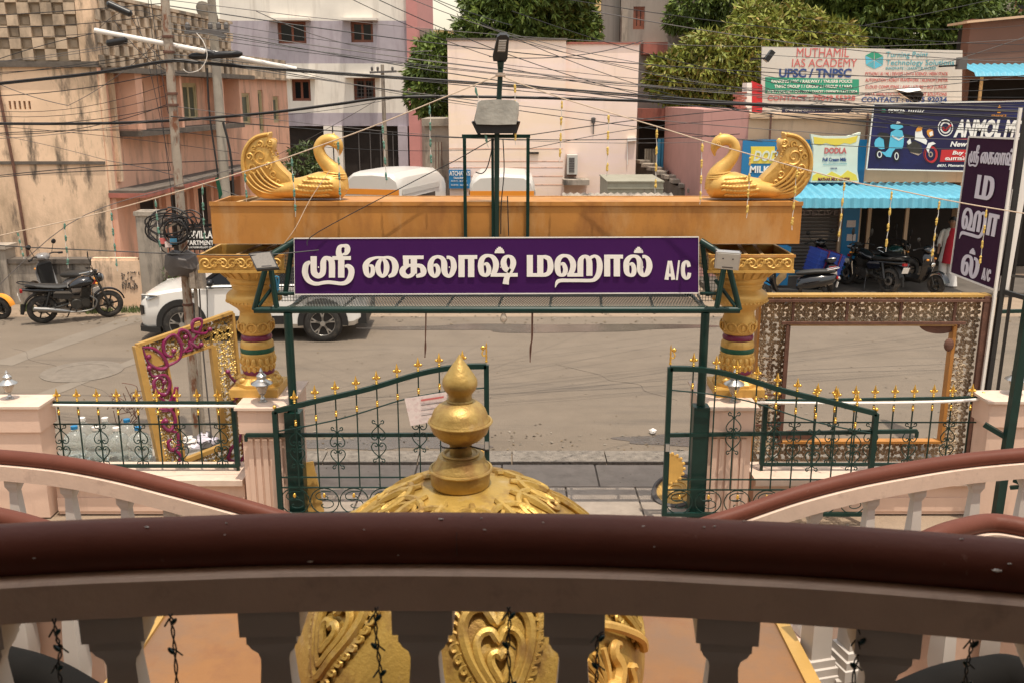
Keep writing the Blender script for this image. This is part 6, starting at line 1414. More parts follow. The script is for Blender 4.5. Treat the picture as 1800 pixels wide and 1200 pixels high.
    mb = MB(); mb.tube([(.33, -.16, .30), (.36, -.20, .55), (.36, -.20, .62)], .010, 6); mb.tube([(.33, .16, .30), (.36, .20, .55), (.36, .20, .62)], .010, 6); P('leg_guard', mb, m_chrome)
    mb = MB(); mb.ell((.52, 0, .90), (.085, .10, .105), 14, 9); P('headlamp', mb, m_bodyk, 60)
    mb = MB(); mb.ell((.565, 0, .895), (.05, .082, .088), 14, 8); P('headlamp_lens', mb, m_headl, 60)
    mb = MB(); mb.box((.44, 0, 1.02), (.06, .16, .09), M=Matrix.Rotation(R(30), 3, 'Y')); P('instrument', mb, m_blackm)
    mb = MB(); mb.tube([(-.05, .12, .30), (-.16, .25, .02)], .014, 6); mb.bar((-.16, .25, .006), (-.20, .28, .006), .03, .01); P('side_stand', mb, m_black)
    for s in (-1, 1):
        mb = MB(); mb.tube([(.0, s*.14, .28), (.0, s*.26, .28)], .016, 6); P('foot_peg', mb, m_blackm)
        mb = MB(); mb.tube([(-.38, s*.13, .42), (-.40, s*.22, .40)], .014, 6); P('foot_peg', mb, m_blackm)
    return t
def scooter(name, label, bodym, cat_='scooter'):
    t = T(name, label, cat_, (0, 0, 0)); P = lambda nm, mb, mt, sm=50: mb.build(nm, mt, t, smooth=sm)
    wheel(t, -.60, .225, .10, spoke=5, rim=m_engine, rimf=.6); wheel(t, .62, .225, .09, spoke=5, rim=m_engine, rimf=.6)
    def lo(nm, st, mt, n=14):
        mb = MB(); mb.loft([[Vector((x+(dx if math.cos(a) > 0 else 0), w_*math.sin(a), z+h*math.cos(a))) for a in [6.283*k/n for k in range(n)]] for x, z, w_, h, dx in st]); return P(nm, mb, mt, 60)
    lo('rear_body', [(-.98, .62, .05, .06, 0), (-.90, .58, .12, .12, 0), (-.65, .53, .17, .17, 0), (-.40, .48, .165, .19, 0), (-.22, .43, .13, .19, 0), (-.14, .40, .09, .17, 0)], bodym)
    lo('seat', [(-.94, .75, .07, .03, 0), (-.80, .75, .13, .055, 0), (-.50, .735, .15, .065, 0), (-.22, .70, .13, .06, 0), (-.10, .68, .06, .03, 0)], m_seat)
    mb = MB(); mb.box((.08, 0, .30), (.46, .34, .06)); mb.box((.08, 0, .25), (.42, .24, .06)); P('floorboard', mb, m_blackm)
    # front apron
    mb = MB(); rg = []
    for x, z, w_ in ((.30, .27, .17), (.36, .38, .19), (.42, .55, .205), (.45, .72, .20), (.43, .86, .17), (.40, .94, .11)):
        rg.append([Vector((x-.06*abs(math.sin(a))+.065*max(0, math.cos(a)), w_*math.sin(a), z)) for a in [6.283*k/14 for k in range(14)]])
    mb.loft(rg); P('front_apron', mb, bodym, 60)
    mb = MB(); mb.prism([(.345, -.15, .36), (.345, .15, .36), (.375, .155, .86), (.375, -.155, .86)], (-.02, 0, 0), (-.004, 0, 0)); P('leg_shield', mb, m_blackm)
    P('front_fender', band(MB(), arc(.62, .24, .265, 10, 165, 12), .09), bodym); P('rear_fender', band(MB(), arc(-.62, .24, .25, 60, 170, 10), .07), m_blackm)
    for s in (-1, 1):
        mb = MB(); mb.tube([(.62, s*.07, .225), (.55, s*.07, .42)], .022, 7); P('fork', mb, m_engine)
        mb = MB(); mb.tube(cat([(.36, s*.06, 1.0), (.34, s*.20, 1.04), (.28, s*.32, 1.02)], 4), .014, 7); mb.tube([(.285, s*.30, 1.02), (.265, s*.38, 1.01)], .022, 8); P('handlebar', mb, m_black)
        mb = MB(); mb.tube([(.34, s*.2, 1.05), (.34, s*.26, 1.20)], .006, 5); mb.ell((.335, s*.28, 1.25), (.014, .055, .05), 10, 6); P('mirror', mb, m_black)
        mb = MB(); mb.ell((.47, s*.12, .78), (.03, .04, .025), 8, 5); P('indicator', mb, m_orange)
    lo('headlamp_cowl', [(.24, 1.0, .06, .04, 0), (.32, 1.01, .15, .07, 0), (.42, 1.0, .15, .08, 0), (.48, .97, .10, .06, 0)], bodym)
    mb = MB(); mb.ell((.465, 0, .97), (.04, .09, .05), 12, 7); P('headlamp', mb, m_headl)
    mb = MB(); mb.ell((.525, 0, .66), (.015, .07, .05), 8, 6); P('badge', mb, m_chrome)
    mb = MB(); mb.box((-.99, 0, .62), (.04, .16, .06)); P('tail_lamp', mb, m_red_tl)
    mb = MB(); mb.box((-1.0, 0, .46), (.008, .18, .12), M=Matrix.Rotation(R(-15), 3, 'Y')); P('number_plate', mb, m_ltrim)
    mb = MB(); mb.tube(cat([(-.75, -.12, .78), (-.98, -.1, .83), (-1.04, 0, .84), (-.98, .1, .83), (-.75, .12, .78)], 4), .012, 6); P('grab_rail', mb, m_chrome)
    mb = MB(); mb.box((-.45, .10, .27), (.42, .10, .14)); P('engine_case', mb, m_engine)
    mb = MB(); mb.tube([(-.30, -.14, .24), (-.45, -.16, .25), (-.80, -.17, .32), (-.82, -.17, .325)], [.02, .045, .05, .03], 10); P('silencer', mb, m_exh)
    return t
def place(o, x, y, yaw, z=0, s=1, lean=0, label=None, group=None):
    o.location = (x, y, z); o.rotation_euler = (R(lean), 0, R(yaw)); o.scale = (s, s, s)
    if label: o['label'] = label
    if group: o['group'] = group
    return o
mc = motorcycle('parked_motorcycle', 'black motorcycle with grey side trim parked at the left roadside', m_bodyk)
mc2 = copy_tree(mc); mc3 = copy_tree(mc)
scb = scooter('parked_scooter', 'black scooter facing the road under the blue awning', m_bodyk)
scg = scooter('parked_scooter', 'grey scooter parked behind the black motorcycle', m_bodyg)
sco = scooter('parked_scooter', 'bright orange scooter cut by the left edge of the picture', m_orange)
scc = copy_tree(scb); scd = copy_tree(scb)
a, b = gz(77, 568), gz(192, 557)
place(mc, (a.x+b.x)/2, (a.y+b.y)/2, math.degrees(math.atan2(b.y-a.y, b.x-a.x)), 0, .97, 5)
q = gz(112, 548); place(scg, X(112, 520, 20.75), 20.75, 153, 0, 1.12, -5)
place(sco, -11.25, 19.75, -6, 0, 1.0, 4)
q = gz(1622, 520, .11); place(scb, q.x+.05, 22.25, -62, .11, 1.02, 5)
place(mc2, X(1522, 510, 22.35), 22.35, 118, .11, .98, 5, 'black motorcycle with white number plate parked tail to the road', None)
place(mc3, X(1552, 470, 23.2), 23.15, 12, .11, .98, 5, 'dark green tanked motorcycle deep under the blue awning')
mc3.children[0]
for ch in mc3.children:
    if ch.name.startswith(('tank', 'side_panel', 'tail_cowl')): ch.data = ch.data.copy(); ch.data.materials[0] = mat('dark_green_tank', (.008, .035, .030), .15, nv=.05, coat=.6)
place(scc, X(1452, 500, 22.6), 22.7, 84, .11, 1.0, -6, 'dark scooter carrying a blue crate before the shutter')
place(scd, X(1388, 510, 21.25), 21.2, 172, 0, 1.0, 4, 'black seated scooter half hidden behind the right golden column')
# blue crate strapped on the scooter
q = at(1449, 462, 22.25); cr = T('blue_crate', 'blue slatted plastic crate strapped on the scooter', 'crate', (q.x, q.y, q.z-.25))
Mx = Matrix.Rotation(R(14), 3, 'Y') @ Matrix.Rotation(R(12), 3, 'Z')
mb = MB(); mb.box(q, (.66, .5, .56), M=Mx); mb.build('body', m_crate, cr)
for k in range(6):
    mb = MB(); mb.box(q+Mx @ Vector((0, 0, -.25+k*.1)), (.69, .53, .022), M=Mx); mb.build('rib', m_crate, cr)
for k in range(4):
    mb = MB(); mb.box(q+Mx @ Vector((-.25+k*.17, 0, 0)), (.022, .525, .55), M=Mx); mb.build('rib', m_crate, cr)
for k in (-.12, .2):
    mb = MB(); mb.box(q+Mx @ Vector((k, 0, 0)), (.03, .55, .60), M=Mx); mb.build('strap', m_maroon, cr)
# ------------------------------------------------------------------ white suv (front towards the left)
def suv():
    t = T('white_suv', 'white compact suv standing across the road behind the left golden column', 'car', (0, 0, 0)); P = lambda nm, mb, mt, sm=40, par=None: mb.build(nm, mt, par or t, smooth=sm)
    W = .90
    # lower body stations along x (front at +x)
    st = [(2.12, .34, .62, .80, .70), (2.08, .26, .78, .86, .76), (1.95, .24, .90, .94, .86), (1.6, .24, .98, 1.0, .90), (1.25, .24, 1.03, 1.03, .90), (.85, .24, 1.06, 1.09, .90), (.55, .24, 1.07, 1.10, .90), (0, .24, 1.07, 1.10, .90), (-.8, .24, 1.08, 1.11, .90), (-1.5, .24, 1.09, 1.12, .90), (-1.9, .28, 1.06, 1.10, .86), (-2.08, .36, .98, 1.04, .78), (-2.13, .45, .85, .9, .70)]
    rg = []
    for x, zb, zs, zt, w_ in st:
        half = [(w_*.90, zb), (w_, zb+.10), (w_*1.0, zb+(zs-zb)*.55), (w_*.985, zs-.05), (w_*.93, zs), (w_*.55, zt), (0, zt+.01)]
        rg.append([Vector((x, y, z)) for y, z in half]+[Vector((x, -y, z)) for y, z in reversed(half[:-1])])
    mb = MB(); mb.loft(rg); P('body', mb, m_carw, 35)
    # glasshouse
    g = [(.95, 1.05, 1.08, .80, .78), (.30, 1.06, 1.53, .80, .60), (0, 1.06, 1.58, .80, .62), (-.8, 1.07, 1.60, .80, .63), (-1.4, 1.08, 1.55, .80, .62), (-1.95, 1.06, 1.12, .78, .74)]
    mb = MB(); mb.loft([[Vector((x, -w0, z0)), Vector((x, w0, z0)), Vector((x, w1, z1)), Vector((x, -w1, z1))] for x, z0, z1, w0, w1 in g]); P('glasshouse', mb, m_glassd, 30)
    mb = MB(); mb.loft([[Vector((x, w_*math.sin(a), z+.02*math.cos(a))) for a in [1.57+3.1416*k/8 for k in range(9)]]+[Vector((x, -w_, z-.03)), Vector((x, w_, z-.03))] for x, z, w_ in ((.33, 1.53, .60), (.1, 1.585, .64), (-.8, 1.62, .66), (-1.4, 1.58, .64), (-1.66, 1.50, .62))]); P('roof', mb, m_carw, 50)
    for s in (-1, 1):
        for nm, a, b, w_, mt in (('a_pillar', (.98, s*.80, 1.07), (.28, s*.615, 1.54), .055, m_black), ('b_pillar', (-.12, s*.808, 1.08), (-.18, s*.64, 1.58), .07, m_black), ('c_pillar', (-1.10, s*.808, 1.08), (-1.12, s*.64, 1.58), .07, m_black), ('d_pillar', (-1.85, s*.79, 1.1), (-1.45, s*.63, 1.55), .14, m_carw)):
            mb = MB(); mb.bar(a, b, w_, .04, up=(0, 1, 0)); P(nm, mb, mt, 0)
        mb = MB(); mb.bar((.9, s*.905, 1.035), (-1.75, s*.905, 1.07), .025, .02, up=(0, 1, 0)); P('window_trim', mb, m_black, 0)
        mb = MB(); mb.bar((.70, s*.905, .42), (-.72, s*.905, .42), .16, .03, up=(0, 1, 0)); P('sill_cladding', mb, m_blackm, 0)
        for x, y0, y1 in ((.83, .30, 1.02), (-.14, .28, 1.05), (-1.05, .5, 1.06)):
            mb = MB(); mb.bar((x, s*.9005, y0), (x-.04, s*.9005, y1), .012, .012, up=(0, 1, 0)); P('door_seam', mb, m_blackm, 0)
        for x in (.05, -.9):
            mb = MB(); mb.box((x, s*.915, .95), (.2, .03, .035)); P('door_handle', mb, m_carw)
        mb = MB(); mb.box((1.06, s*.90, .90), (.17, .02, .10), M=Matrix.Rotation(R(4), 3, 'Y')); o = P('fender_vent', mb, m_black, 0)
        for k in range(3):
            mb = MB(); mb.box((1.06, s*.913, .87+k*.032), (.15, .01, .010)); P('vent_bar', mb, m_chrome, 0, o)
        mb = MB(); mb.bar((.75, s*.82, 1.10), (.72, s*.96, 1.12), .05, .03); mb.ell((.70, s*1.0, 1.15), (.075, .11, .07), 10, 7); P('door_mirror', mb, m_black, 50)
        for x in (1.30, -1.33):
            mb = MB(); pts0 = arc(x, .35, .475, -6, 186, 22, s*.90); pts1 = arc(x, .35, .37, -6, 186, 22, s*.90)
            n = len(pts0); mb.add([p+Vector((0, s*.018, 0)) for p in pts0]+[p+Vector((0, s*.018, 0)) for p in pts1]+[p-Vector((0, s*.06, 0)) for p in pts0]+[p-Vector((0, s*.06, 0)) for p in pts1], [(i, i+1, n+i+1, n+i) for i in range(n-1)]+[(i, i+1, 2*n+i+1, 2*n+i) for i in range(n-1)]); P('arch_cladding', mb, m_blackm, 30)
            mb = MB(); mb.lathe([(.375, -.006), (.375, .006)], (x, s*.902, .35), 28, axis='Y'); P('wheel_well', mb, m_black, 0)
            mb = MB(); mb.olathe([(.235, -.09), (.29, -.10), (.335, -.085), (.345, -.03), (.345, .03), (.335, .085), (.29, .10), (.235, .09)], (x, s*.835, .345), 32); wv = P('wheel', mb, m_rubber, 50)
            mb = MB(); mb.torus((x, s*.905, .345), .235, .014, 28, 6); mb.lathe([(.05, -.02), (.05, .02)], (x, s*.91, .345), 14, axis='Y')
            for k in range(5):
                for e in (-.16, .16):
                    a = 6.283*k/5+.3; d0 = Vector((math.cos(a), 0, math.sin(a))); d1 = Vector((math.cos(a+e), 0, math.sin(a+e))); c = Vector((x, s*.912, .345))
                    mb.bar(c+d0*.04, c+d0*.12, .035, .02, up=(0, 1, 0)); mb.bar(c+d0*.11, c+d1*.23, .026, .02, up=(0, 1, 0))
            P('rim', mb, m_alu, 30, wv)
            mb = MB(); mb.lathe([(.23, -.004), (.23, .004)], (x, s*.905, .345), 24, axis='Y'); P('rim_back', mb, m_black, 0, wv)
        mb = MB(); mb.prism([(1.86, s*.875, .90), (2.06, s*.72, .88), (2.08, s*.70, .78), (1.90, s*.875, .81), (1.68, s*.905, .90)], (0, -s*.02, 0), (0, s*.02, .004)); P('headlight', mb, m_headl, 0)
        mb = MB(); mb.bar((1.70, s*.925, .905), (2.05, s*.76, .895), .016, .02, up=(0, 1, 0)); P('light_strip', mb, m_ltrim, 0)
        mb = MB(); mb.prism([(2.0, s*.84, .70), (2.08, s*.74, .70), (2.08, s*.74, .50), (2.0, s*.84, .54)], (0, 0, 0), (.02, s*.02, 0)); P('fog_recess', mb, m_black, 0)
        mb = MB(); mb.box((-2.02, s*.72, .95), (.16, .22, .12)); P('tail_light', mb, m_red_tl)
    mb = MB(); mb.box((2.08, 0, .76), (.06, 1.1, .16)); mb.box((2.08, 0, .40), (.08, 1.3, .14)); P('grille', mb, m_black)
    mb = MB(); mb.loft([[Vector((x, y, z)) for y, z in ((-w_, .20), (w_, .20), (w_, .30), (-w_, .30))] for x, w_ in ((2.18, .55), (2.12, .78), (1.86, .92), (1.70, .93))]); P('front_skirt', mb, m_blackm)
    mb = MB(); mb.box((-2.06, 0, .42), (.16, 1.6, .22)); P('rear_skirt', mb, m_blackm)
    mb = MB(); mb.box((0, 0, .30), (2.2, 1.5, .16)); P('underbody', mb, m_black)
    return t
car = suv(); fr, rr_ = gz(322, 602), gz(563, 598)
car.location = ((fr.x+rr_.x)/2-.0, (fr.y+rr_.y)/2+.86, 0); car.rotation_euler = (0, 0, R(180)+math.atan2(rr_.y-fr.y, rr_.x-fr.x)*.5); car.scale = (1.0, 1.0, 1.0)
# ------------------------------------------------------------------ vans behind the beam
def van(name, label, px0, px1, pytop, Y, yaw, W, L):
    H = Z(pytop, Y); cx = X((px0+px1)/2, 330, Y); t = T(name, label, 'van', (0, 0, 0)); P = lambda nm, mb, mt, sm=35: mb.build(nm, mt, t, smooth=sm)
    h = W/2; rg = []
    for y, k, dz in ((0.0, .93, -.10), (.10, .98, -.03), (.5, 1, 0), (L*.6, 1, 0), (L*.85, .98, -.06), (L, .90, -.25)):
        rg.append([Vector((x*k, y, z)) for x, z in ((-h, .35), (h, .35), (h, H-.32+dz), (h*.93, H-.16+dz), (h*.70, H-.03+dz), (0, H+dz), (-h*.70, H-.03+dz), (-h*.93, H-.16+dz), (-h, H-.32+dz))])
    mb = MB(); mb.loft(rg); P('body', mb, m_vanw, 30)
    mb = MB(); mb.bb(-h*.97, h*.97, -.012, -.002, H-.58, H-.44); P('stripe', mb, m_orangest, 0)
    for s in (-1, 1):
        mb = MB(); mb.bb(s*(h+.004), s*(h+.012), .15, L*.8, H-.58, H-.44); P('stripe', mb, m_orangest if s < 0 else m_vanw, 0)
        mb = MB(); mb.bb(s*(h+.004), s*(h+.010), .3, L*.7, H-1.25, H-.68); P('side_window', mb, m_glassd, 0)
        for y in (.7, L-.7):
            mb = MB(); mb.lathe([(.2, -.09), (.32, -.10), (.34, 0), (.32, .10), (.2, .09)], (0, 0, 0), 20, axis='X'); mb.v = [v+Vector((s*(h-.08), y, .34)) for v in mb.v]; P('wheel', mb, m_rubber, 40)
        mb = MB(); mb.bb(s*h*.95, s*h*.75, -.03, -.004, .9, 1.2); P('tail_light', mb, m_red_tl, 0)
    mb = MB(); mb.bb(-h*.8, h*.8, -.02, -.008, H-1.25, H-.68); P('rear_window', mb, m_glassd, 0)
    mb = MB(); mb.bb(-h, h, -.08, .0, .34, .52); P('bumper', mb, m_blackm, 0)
    t.location = (cx, Y, 0); t.rotation_euler = (0, 0, R(yaw)); return t
van('white_van', 'white van with orange roof stripe behind the left peacock', 606, 700, 302, 24.6, -17, 1.55, 3.4)
van('white_van', 'white van with orange stripe behind the lamp stand at the centre', 826, 939, 305, 24.4, 0, 1.66, 3.3)
tb_ = T('delivery_box', 'grey green flat topped truck box behind the beam', 'truck box', (X(1112, 345, 24), 24.6, 0))
x0, x1 = X(1068, 330, 24), X(1166, 330, 24); zt = Z(321, 24)
mb = MB(); mb.bb(x0, x1, 24, 26.1, .5, zt); mb.build('box', m_bin, tb_)
mb = MB(); mb.bb(x0-.02, x1+.02, 23.97, 26.12, zt+.001, zt+.03); mb.bb(x0-.01, x1+.01, 23.975, 23.998, zt-.16, zt-.13); mb.build('rim', m_bin, tb_)
for x in (x0+.9, x1-.28):
    mb = MB(); mb.bb(x, x+.02, 23.98, 23.998, .5, zt-.16); mb.build('door_edge', m_concw, tb_)
for x in (x0+.3, x1-.3):
    for y in (24.4, 25.7):
        mb = MB(); mb.lathe([(.15, -.1), (.24, -.1), (.25, 0), (.24, .1), (.15, .1)], (x, y, .26), 18, axis='X'); mb.v = [Vector((v.x, v.y, v.z)) for v in mb.v]
        mb = MB(); mb.lathe([(.15, -.1), (.25, -.1), (.25, .1), (.15, .1)], (0, 0, 0), 18, axis='X'); mb.v = [v+Vector((x, y, .25)) for v in mb.v]; mb.build('wheel', m_rubber, tb_, smooth=40)
mb = MB(); wavy(mb, X(988, 342, 23.2), X(1180, 342, 23.2), [(23.2, Z(340, 23.2), 0, 1), (22.9, Z(346, 22.9), 0, 1)], .16, .02, 4); so_ = mb.build('sheet_roof', m_concw); tag(so_, 'grey corrugated sheet edge just above the beam', 'roof sheet')
# ------------------------------------------------------------------ person at the shop
def skin(name, verts, edges, root, mt, par, sub=2):
    me = bpy.data.meshes.new(name); me.from_pydata([v[:3] for v in verts], edges, []); o = bpy.data.objects.new(name, me); COL.objects.link(o)
    md = o.modifiers.new('s', 'SKIN'); ss = o.modifiers.new('u', 'SUBSURF'); ss.levels = sub; ss.render_levels = sub
    for i, v in enumerate(verts): me.skin_vertices[0].data[i].radius = (v[3], v[4] if len(v) > 4 else v[3]); 
    me.skin_vertices[0].data[root].use_root = True
    dg = bpy.context.evaluated_depsgraph_get(); m2 = bpy.data.meshes.new_from_object(o.evaluated_get(dg)); bpy.data.objects.remove(o)
    m2.materials.clear(); m2.materials.append(mt); m2.polygons.foreach_set('use_smooth', [True]*len(m2.polygons)); m2.name = name
    r = bpy.data.objects.new(name, m2); COL.objects.link(r); r.parent = par; return r
pr = T('person', 'person in white clothes with a red shawl standing half behind the upright sign', 'person', (0, 0, 0))
V = [(0, 0, .92, .13, .10), (0, 0, 1.15, .12, .09), (0, 0, 1.36, .15, .09), (0, -.01, 1.46, .05), (0, -.02, 1.52, .048), (-.19, 0, 1.38, .05), (-.25, -.02, 1.12, .04), (-.24, -.10, .90, .032), (-.24, -.13, .80, .03), (.19, 0, 1.38, .05), (.26, 0, 1.12, .04), (.26, -.06, .88, .032), (.26, -.09, .79, .03), (-.09, 0, .86, .085), (-.10, -.01, .48, .06), (-.10, .02, .08, .04), (-.10, -.12, .04, .035), (.09, 0, .86, .085), (.11, -.01, .48, .06), (.12, .03, .08, .04), (.12, -.11, .04, .035), (0, -.03, 1.60, .085, .095), (0, -.02, 1.68, .08, .085)]
E_ = [(0, 1), (1, 2), (2, 3), (3, 4), (4, 21), (21, 22), (2, 5), (5, 6), (6, 7), (7, 8), (2, 9), (9, 10), (10, 11), (11, 12), (0, 13), (13, 14), (14, 15), (15, 16), (0, 17), (17, 18), (18, 19), (19, 20)]
skin('body', V, E_, 0, m_skin, pr)
mb = MB(); mb.ell((0, .01, 1.665), (.088, .10, .085), 14, 10); mb.ell((0, .09, 1.6), (.05, .04, .07), 10, 7); mb.build('hair', m_hair, pr, smooth=True)
mb = MB(); mb.ell((0, -.115, 1.60), (.012, .018, .018), 6, 5); 
for s in (-1, 1): mb.ell((s*.09, -.02, 1.61), (.012, .02, .03), 6, 5)
mb.build('face_features', m_skin, pr, smooth=True)
mb = MB()
for s in (-1, 1): mb.ell((s*.032, -.108, 1.63), (.014, .008, .008), 6, 5)
mb.build('eyes', m_hair, pr)
def lo2(nm, st, mt):
    mb = MB(); mb.loft([[Vector((cx+rx*math.sin(a)*(1+.05*math.sin(5*a)), cy+ry*math.cos(a), z)) for a in [6.283*k/20 for k in range(20)]] for z, rx, ry, cx, cy in st]); return mb.build(nm, mt, pr, smooth=60)
lo2('tunic', [(.62, .25, .19, 0, 0), (.80, .22, .16, 0, 0), (1.05, .175, .13, 0, 0), (1.30, .19, .125, 0, 0), (1.40, .19, .10, 0, 0), (1.46, .08, .07, 0, 0)], m_whitec)
lo2('red_shawl', [(.60, .19, .16, .05, -.08), (.85, .17, .14, .05, -.07), (1.15, .14, .11, .05, -.06), (1.38, .12, .085, .05, -.04), (1.465, .07, .06, .03, -.02)], m_redc)
for s in (-1, 1):
    lo2('trouser_leg', [(.03, .14, .13, s*.12, 0), (.30, .11, .11, s*.11, 0), (.62, .12, .12, s*.10, 0), (.72, .12, .12, s*.09, 0)], m_whitec)
    lo2('sleeve', [(.98, .06, .06, s*.255, -.02), (1.15, .065, .065, s*.25, -.01), (1.36, .07, .07, s*.195, 0), (1.42, .04, .05, s*.16, 0)], m_whitec)
q = at(1663, 500, 22.7); pr.location = (q.x, 22.7, .11); pr.rotation_euler = (0, 0, R(-40)); pr.scale = (.95, .95, .95)
# ------------------------------------------------------------------ roadside bits on the left
q = gz(236, 529); mb = MB(); mb.lathe([(.5, 0), (.52, .03), (.5, .05), (.001, .055)], (q.x, q.y, 0), 24); tag(mb.build('round_slab', m_plank), 'round ochre slab lying on the verge right of the motorcycle', 'slab')
q = gz(206, 523); mb = MB(); mb.box((q.x, q.y, .06), (.42, .25, .12), rz=.2); tag(mb.build('loose_stone', m_redpl), 'loose reddish stone block on the verge', 'stone')
mb = MB()
for (px0, px1, py) in ((36, 60, 544), (150, 200, 549), (205, 258, 547)):
    for k in range(260):
        q = gz(rnd(px0, px1), py+rnd(-4, 4)); h = rnd(.05, .13); a = rnd(0, 6.28); d = Vector((math.cos(a), math.sin(a), 0))*.012; l = Vector((rnd(-.04, .04), rnd(-.04, .04), h)); mb.add([q-d, q+d, q+l], [(0, 1, 2)])
go = mb.build('grass', m_grass, fixn=False); go['kind'] = 'stuff'; go['label'] = 'short green grass tufts along the left verge'
import numpy as np
# ================================================================== balcony balustrade (foreground)
AC = Vector((-.207, -3.83, 0))
def arcp(Rr, x): return Vector((x, AC.y+math.sqrt(Rr*Rr-(x-AC.x)**2), 0))
bal = T('balcony_balustrade', 'dark brown topped curved balcony balustrade across the foreground', 'balustrade', (0, 1.65, 2.62))
XS = [-2.6+5.2*k/60 for k in range(61)]
def wob(k, a): return a*noise.noise(Vector((k*.35, a*90, .3)))
mb = MB(); rg = []
for k, x in enumerate(XS):
    p = arcp(5.55, x); n = (p-AC).normalized(); ring = []
    for j in range(18):
        a = 6.283*j/18; ring.append(p+n*(.052*math.cos(a))+Vector((0, 0, 3.673+wob(k, .0022)+.050*math.sin(a))))
    rg.append(ring)
mb.loft(rg); mb.build('handrail', m_brown, bal, smooth=60)
mb = MB(); rg = []
for k, x in enumerate(XS):
    p = arcp(5.55, x); n = (p-AC).normalized(); e = wob(k, .003)
    rg.append([p+n*d+Vector((0, 0, z)) for d, z in ((-.068, 3.556), (.075, 3.556), (.075, 3.632), (-.040, 3.636+e*.3), (-.062, 3.634+e*.3), (-.068+e*.4, 3.629+e*.5))])
mb.loft(rg); mb.build('beam', m_bal, bal)
mb = MB(); rg = []
for x in XS:
    p = arcp(5.55, x); n = (p-AC).normalized(); rg.append([p+n*d+Vector((0, 0, z)) for d, z in ((-.075, 2.621), (.085, 2.621), (.085, 2.70), (-.075, 2.70))])
mb.loft(rg); mb.build('bottom_rail', m_bal, bal)
BPR = [(.050, 2.701), (.050, 2.76), (.042, 2.775), (.030, 2.80), (.036, 2.86), (.050, 2.95), (.056, 3.05), (.052, 3.15), (.042, 3.27), (.032, 3.36), (.028, 3.42), (.0275, 3.435), (.031, 3.45), (.041, 3.465), (.046, 3.478), (.048, 3.479), (.048, 3.500), (.058, 3.501), (.058, 3.5585)]
def sq_lathe(mb, prof, c, ang, k=1.0):
    rg = []
    for r, z in prof: rg.append([Vector(c)+Vector((math.cos(ang+q)*r*1.414*k, math.sin(ang+q)*r*1.414*k, z)) for q in (R(45), R(135), R(225), R(315))])
    return mb.loft(rg)
for px in (-330, -55, 214, 480, 745, 1010, 1272, 1560, 1840, 2130):
    x = at(px, 1095, 1.69 if 0 < px < 1500 else 1.62).x; p = arcp(5.55, x); n = (p-AC).normalized()
    mb = MB(); sq_lathe(mb, BPR, p-n*.004, math.atan2(n.y, n.x)); mb.build('baluster', m_grey, bal, smooth=35)
# thin crack and flakes on the rail
mb = MB(); C = [at(809, 905, 1.0).normalized()]
pts = [(812, 906), (803, 935), (803, 968), (806, 990)]
q = []
for px, py in pts:
    r_ = (ray(px, py)).normalized(); o = Vector((0, 0, CAMH)); best = None
    for s in range(1400, 2300):
        d = s/1000; p = o+r_*d; g = Vector((p.x, AC.y, 0)); rad = math.hypot(p.x-AC.x, p.y-AC.y)-5.55
        if (rad/.0525)**2+((p.z-3.673)/.0505)**2 < 1: best = p; break
    if best: q.append(best)
if len(q) > 2: mb.tube(cat(q, 3), .0006, 4); mb.build('crack', m_black, bal)
mb = MB()
for px, py in ((812, 1012), (806, 1030), (812, 1055), (818, 1070)): mb.add([], [])
q = [at(px, py, 1.652)+Vector((0, -.002, 0)) for px, py in ((806, 1010), (805, 1030), (811, 1045), (812, 1066))]
for v in q: v.y = arcp(5.485, v.x).y-.0005
mb = MB(); mb.tube(cat(q, 3), .0007, 4); mb.build('crack', m_black, bal)
# chips and specks of paint on the rail, brush-worn spots on the beam
def on_rail(px, py):
    r_ = ray(px, py).normalized(); o = Vector((0, 0, CAMH))
    for s in range(1400, 2400):
        p = o+r_*(s/1000); rad = math.hypot(p.x-AC.x, p.y-AC.y)-5.55
        if (rad/.0535)**2+((p.z-3.673)/.0515)**2 < 1: return p
for px, py, s in ((258, 925, 3), (775, 911, 3), (852, 930, 2), (1131, 924, 2.4), (1237, 925, 2), (1256, 924, 2), (1308, 914, 2), (545, 986, 4), (1690, 946, 2.4), (1753, 1002, 6), (1774, 990, 3), (846, 910, 1.6), (398, 918, 2), (1490, 922, 2), (955, 917, 1.5), (395, 939, 1.5), (60, 980, 2), (1150, 960, 1.4), (640, 930, 1.3), (700, 975, 1.3)):
    p = on_rail(px, py)
    if p:
        mb = MB(); e = s*.0011; mb.ell(p, (e*1.4, e*.5, e*.45), 6, 4); mb.v = [v+Vector((rnd(-.3, .3), rnd(-.2, .2), rnd(-.2, .2)))*e for v in mb.v]; mb.build('paint_chip', m_wfab, bal)
# balcony edge slab under it
mb = MB(); top = [arcp(5.66, x) for x in XS]; P_ = [Vector((p.x, p.y, 0)) for p in top]+[Vector((2.6, 1.451, 0))]*0
poly = [Vector((-2.6, .5, 0))]+P_+[Vector((2.6, .5, 0))]
mb.prism([v+Vector((0, 0, 0)) for v in poly], (0, 0, 2.419), (0, 0, 2.618)); mb.build('edge_slab', m_bal, hall)
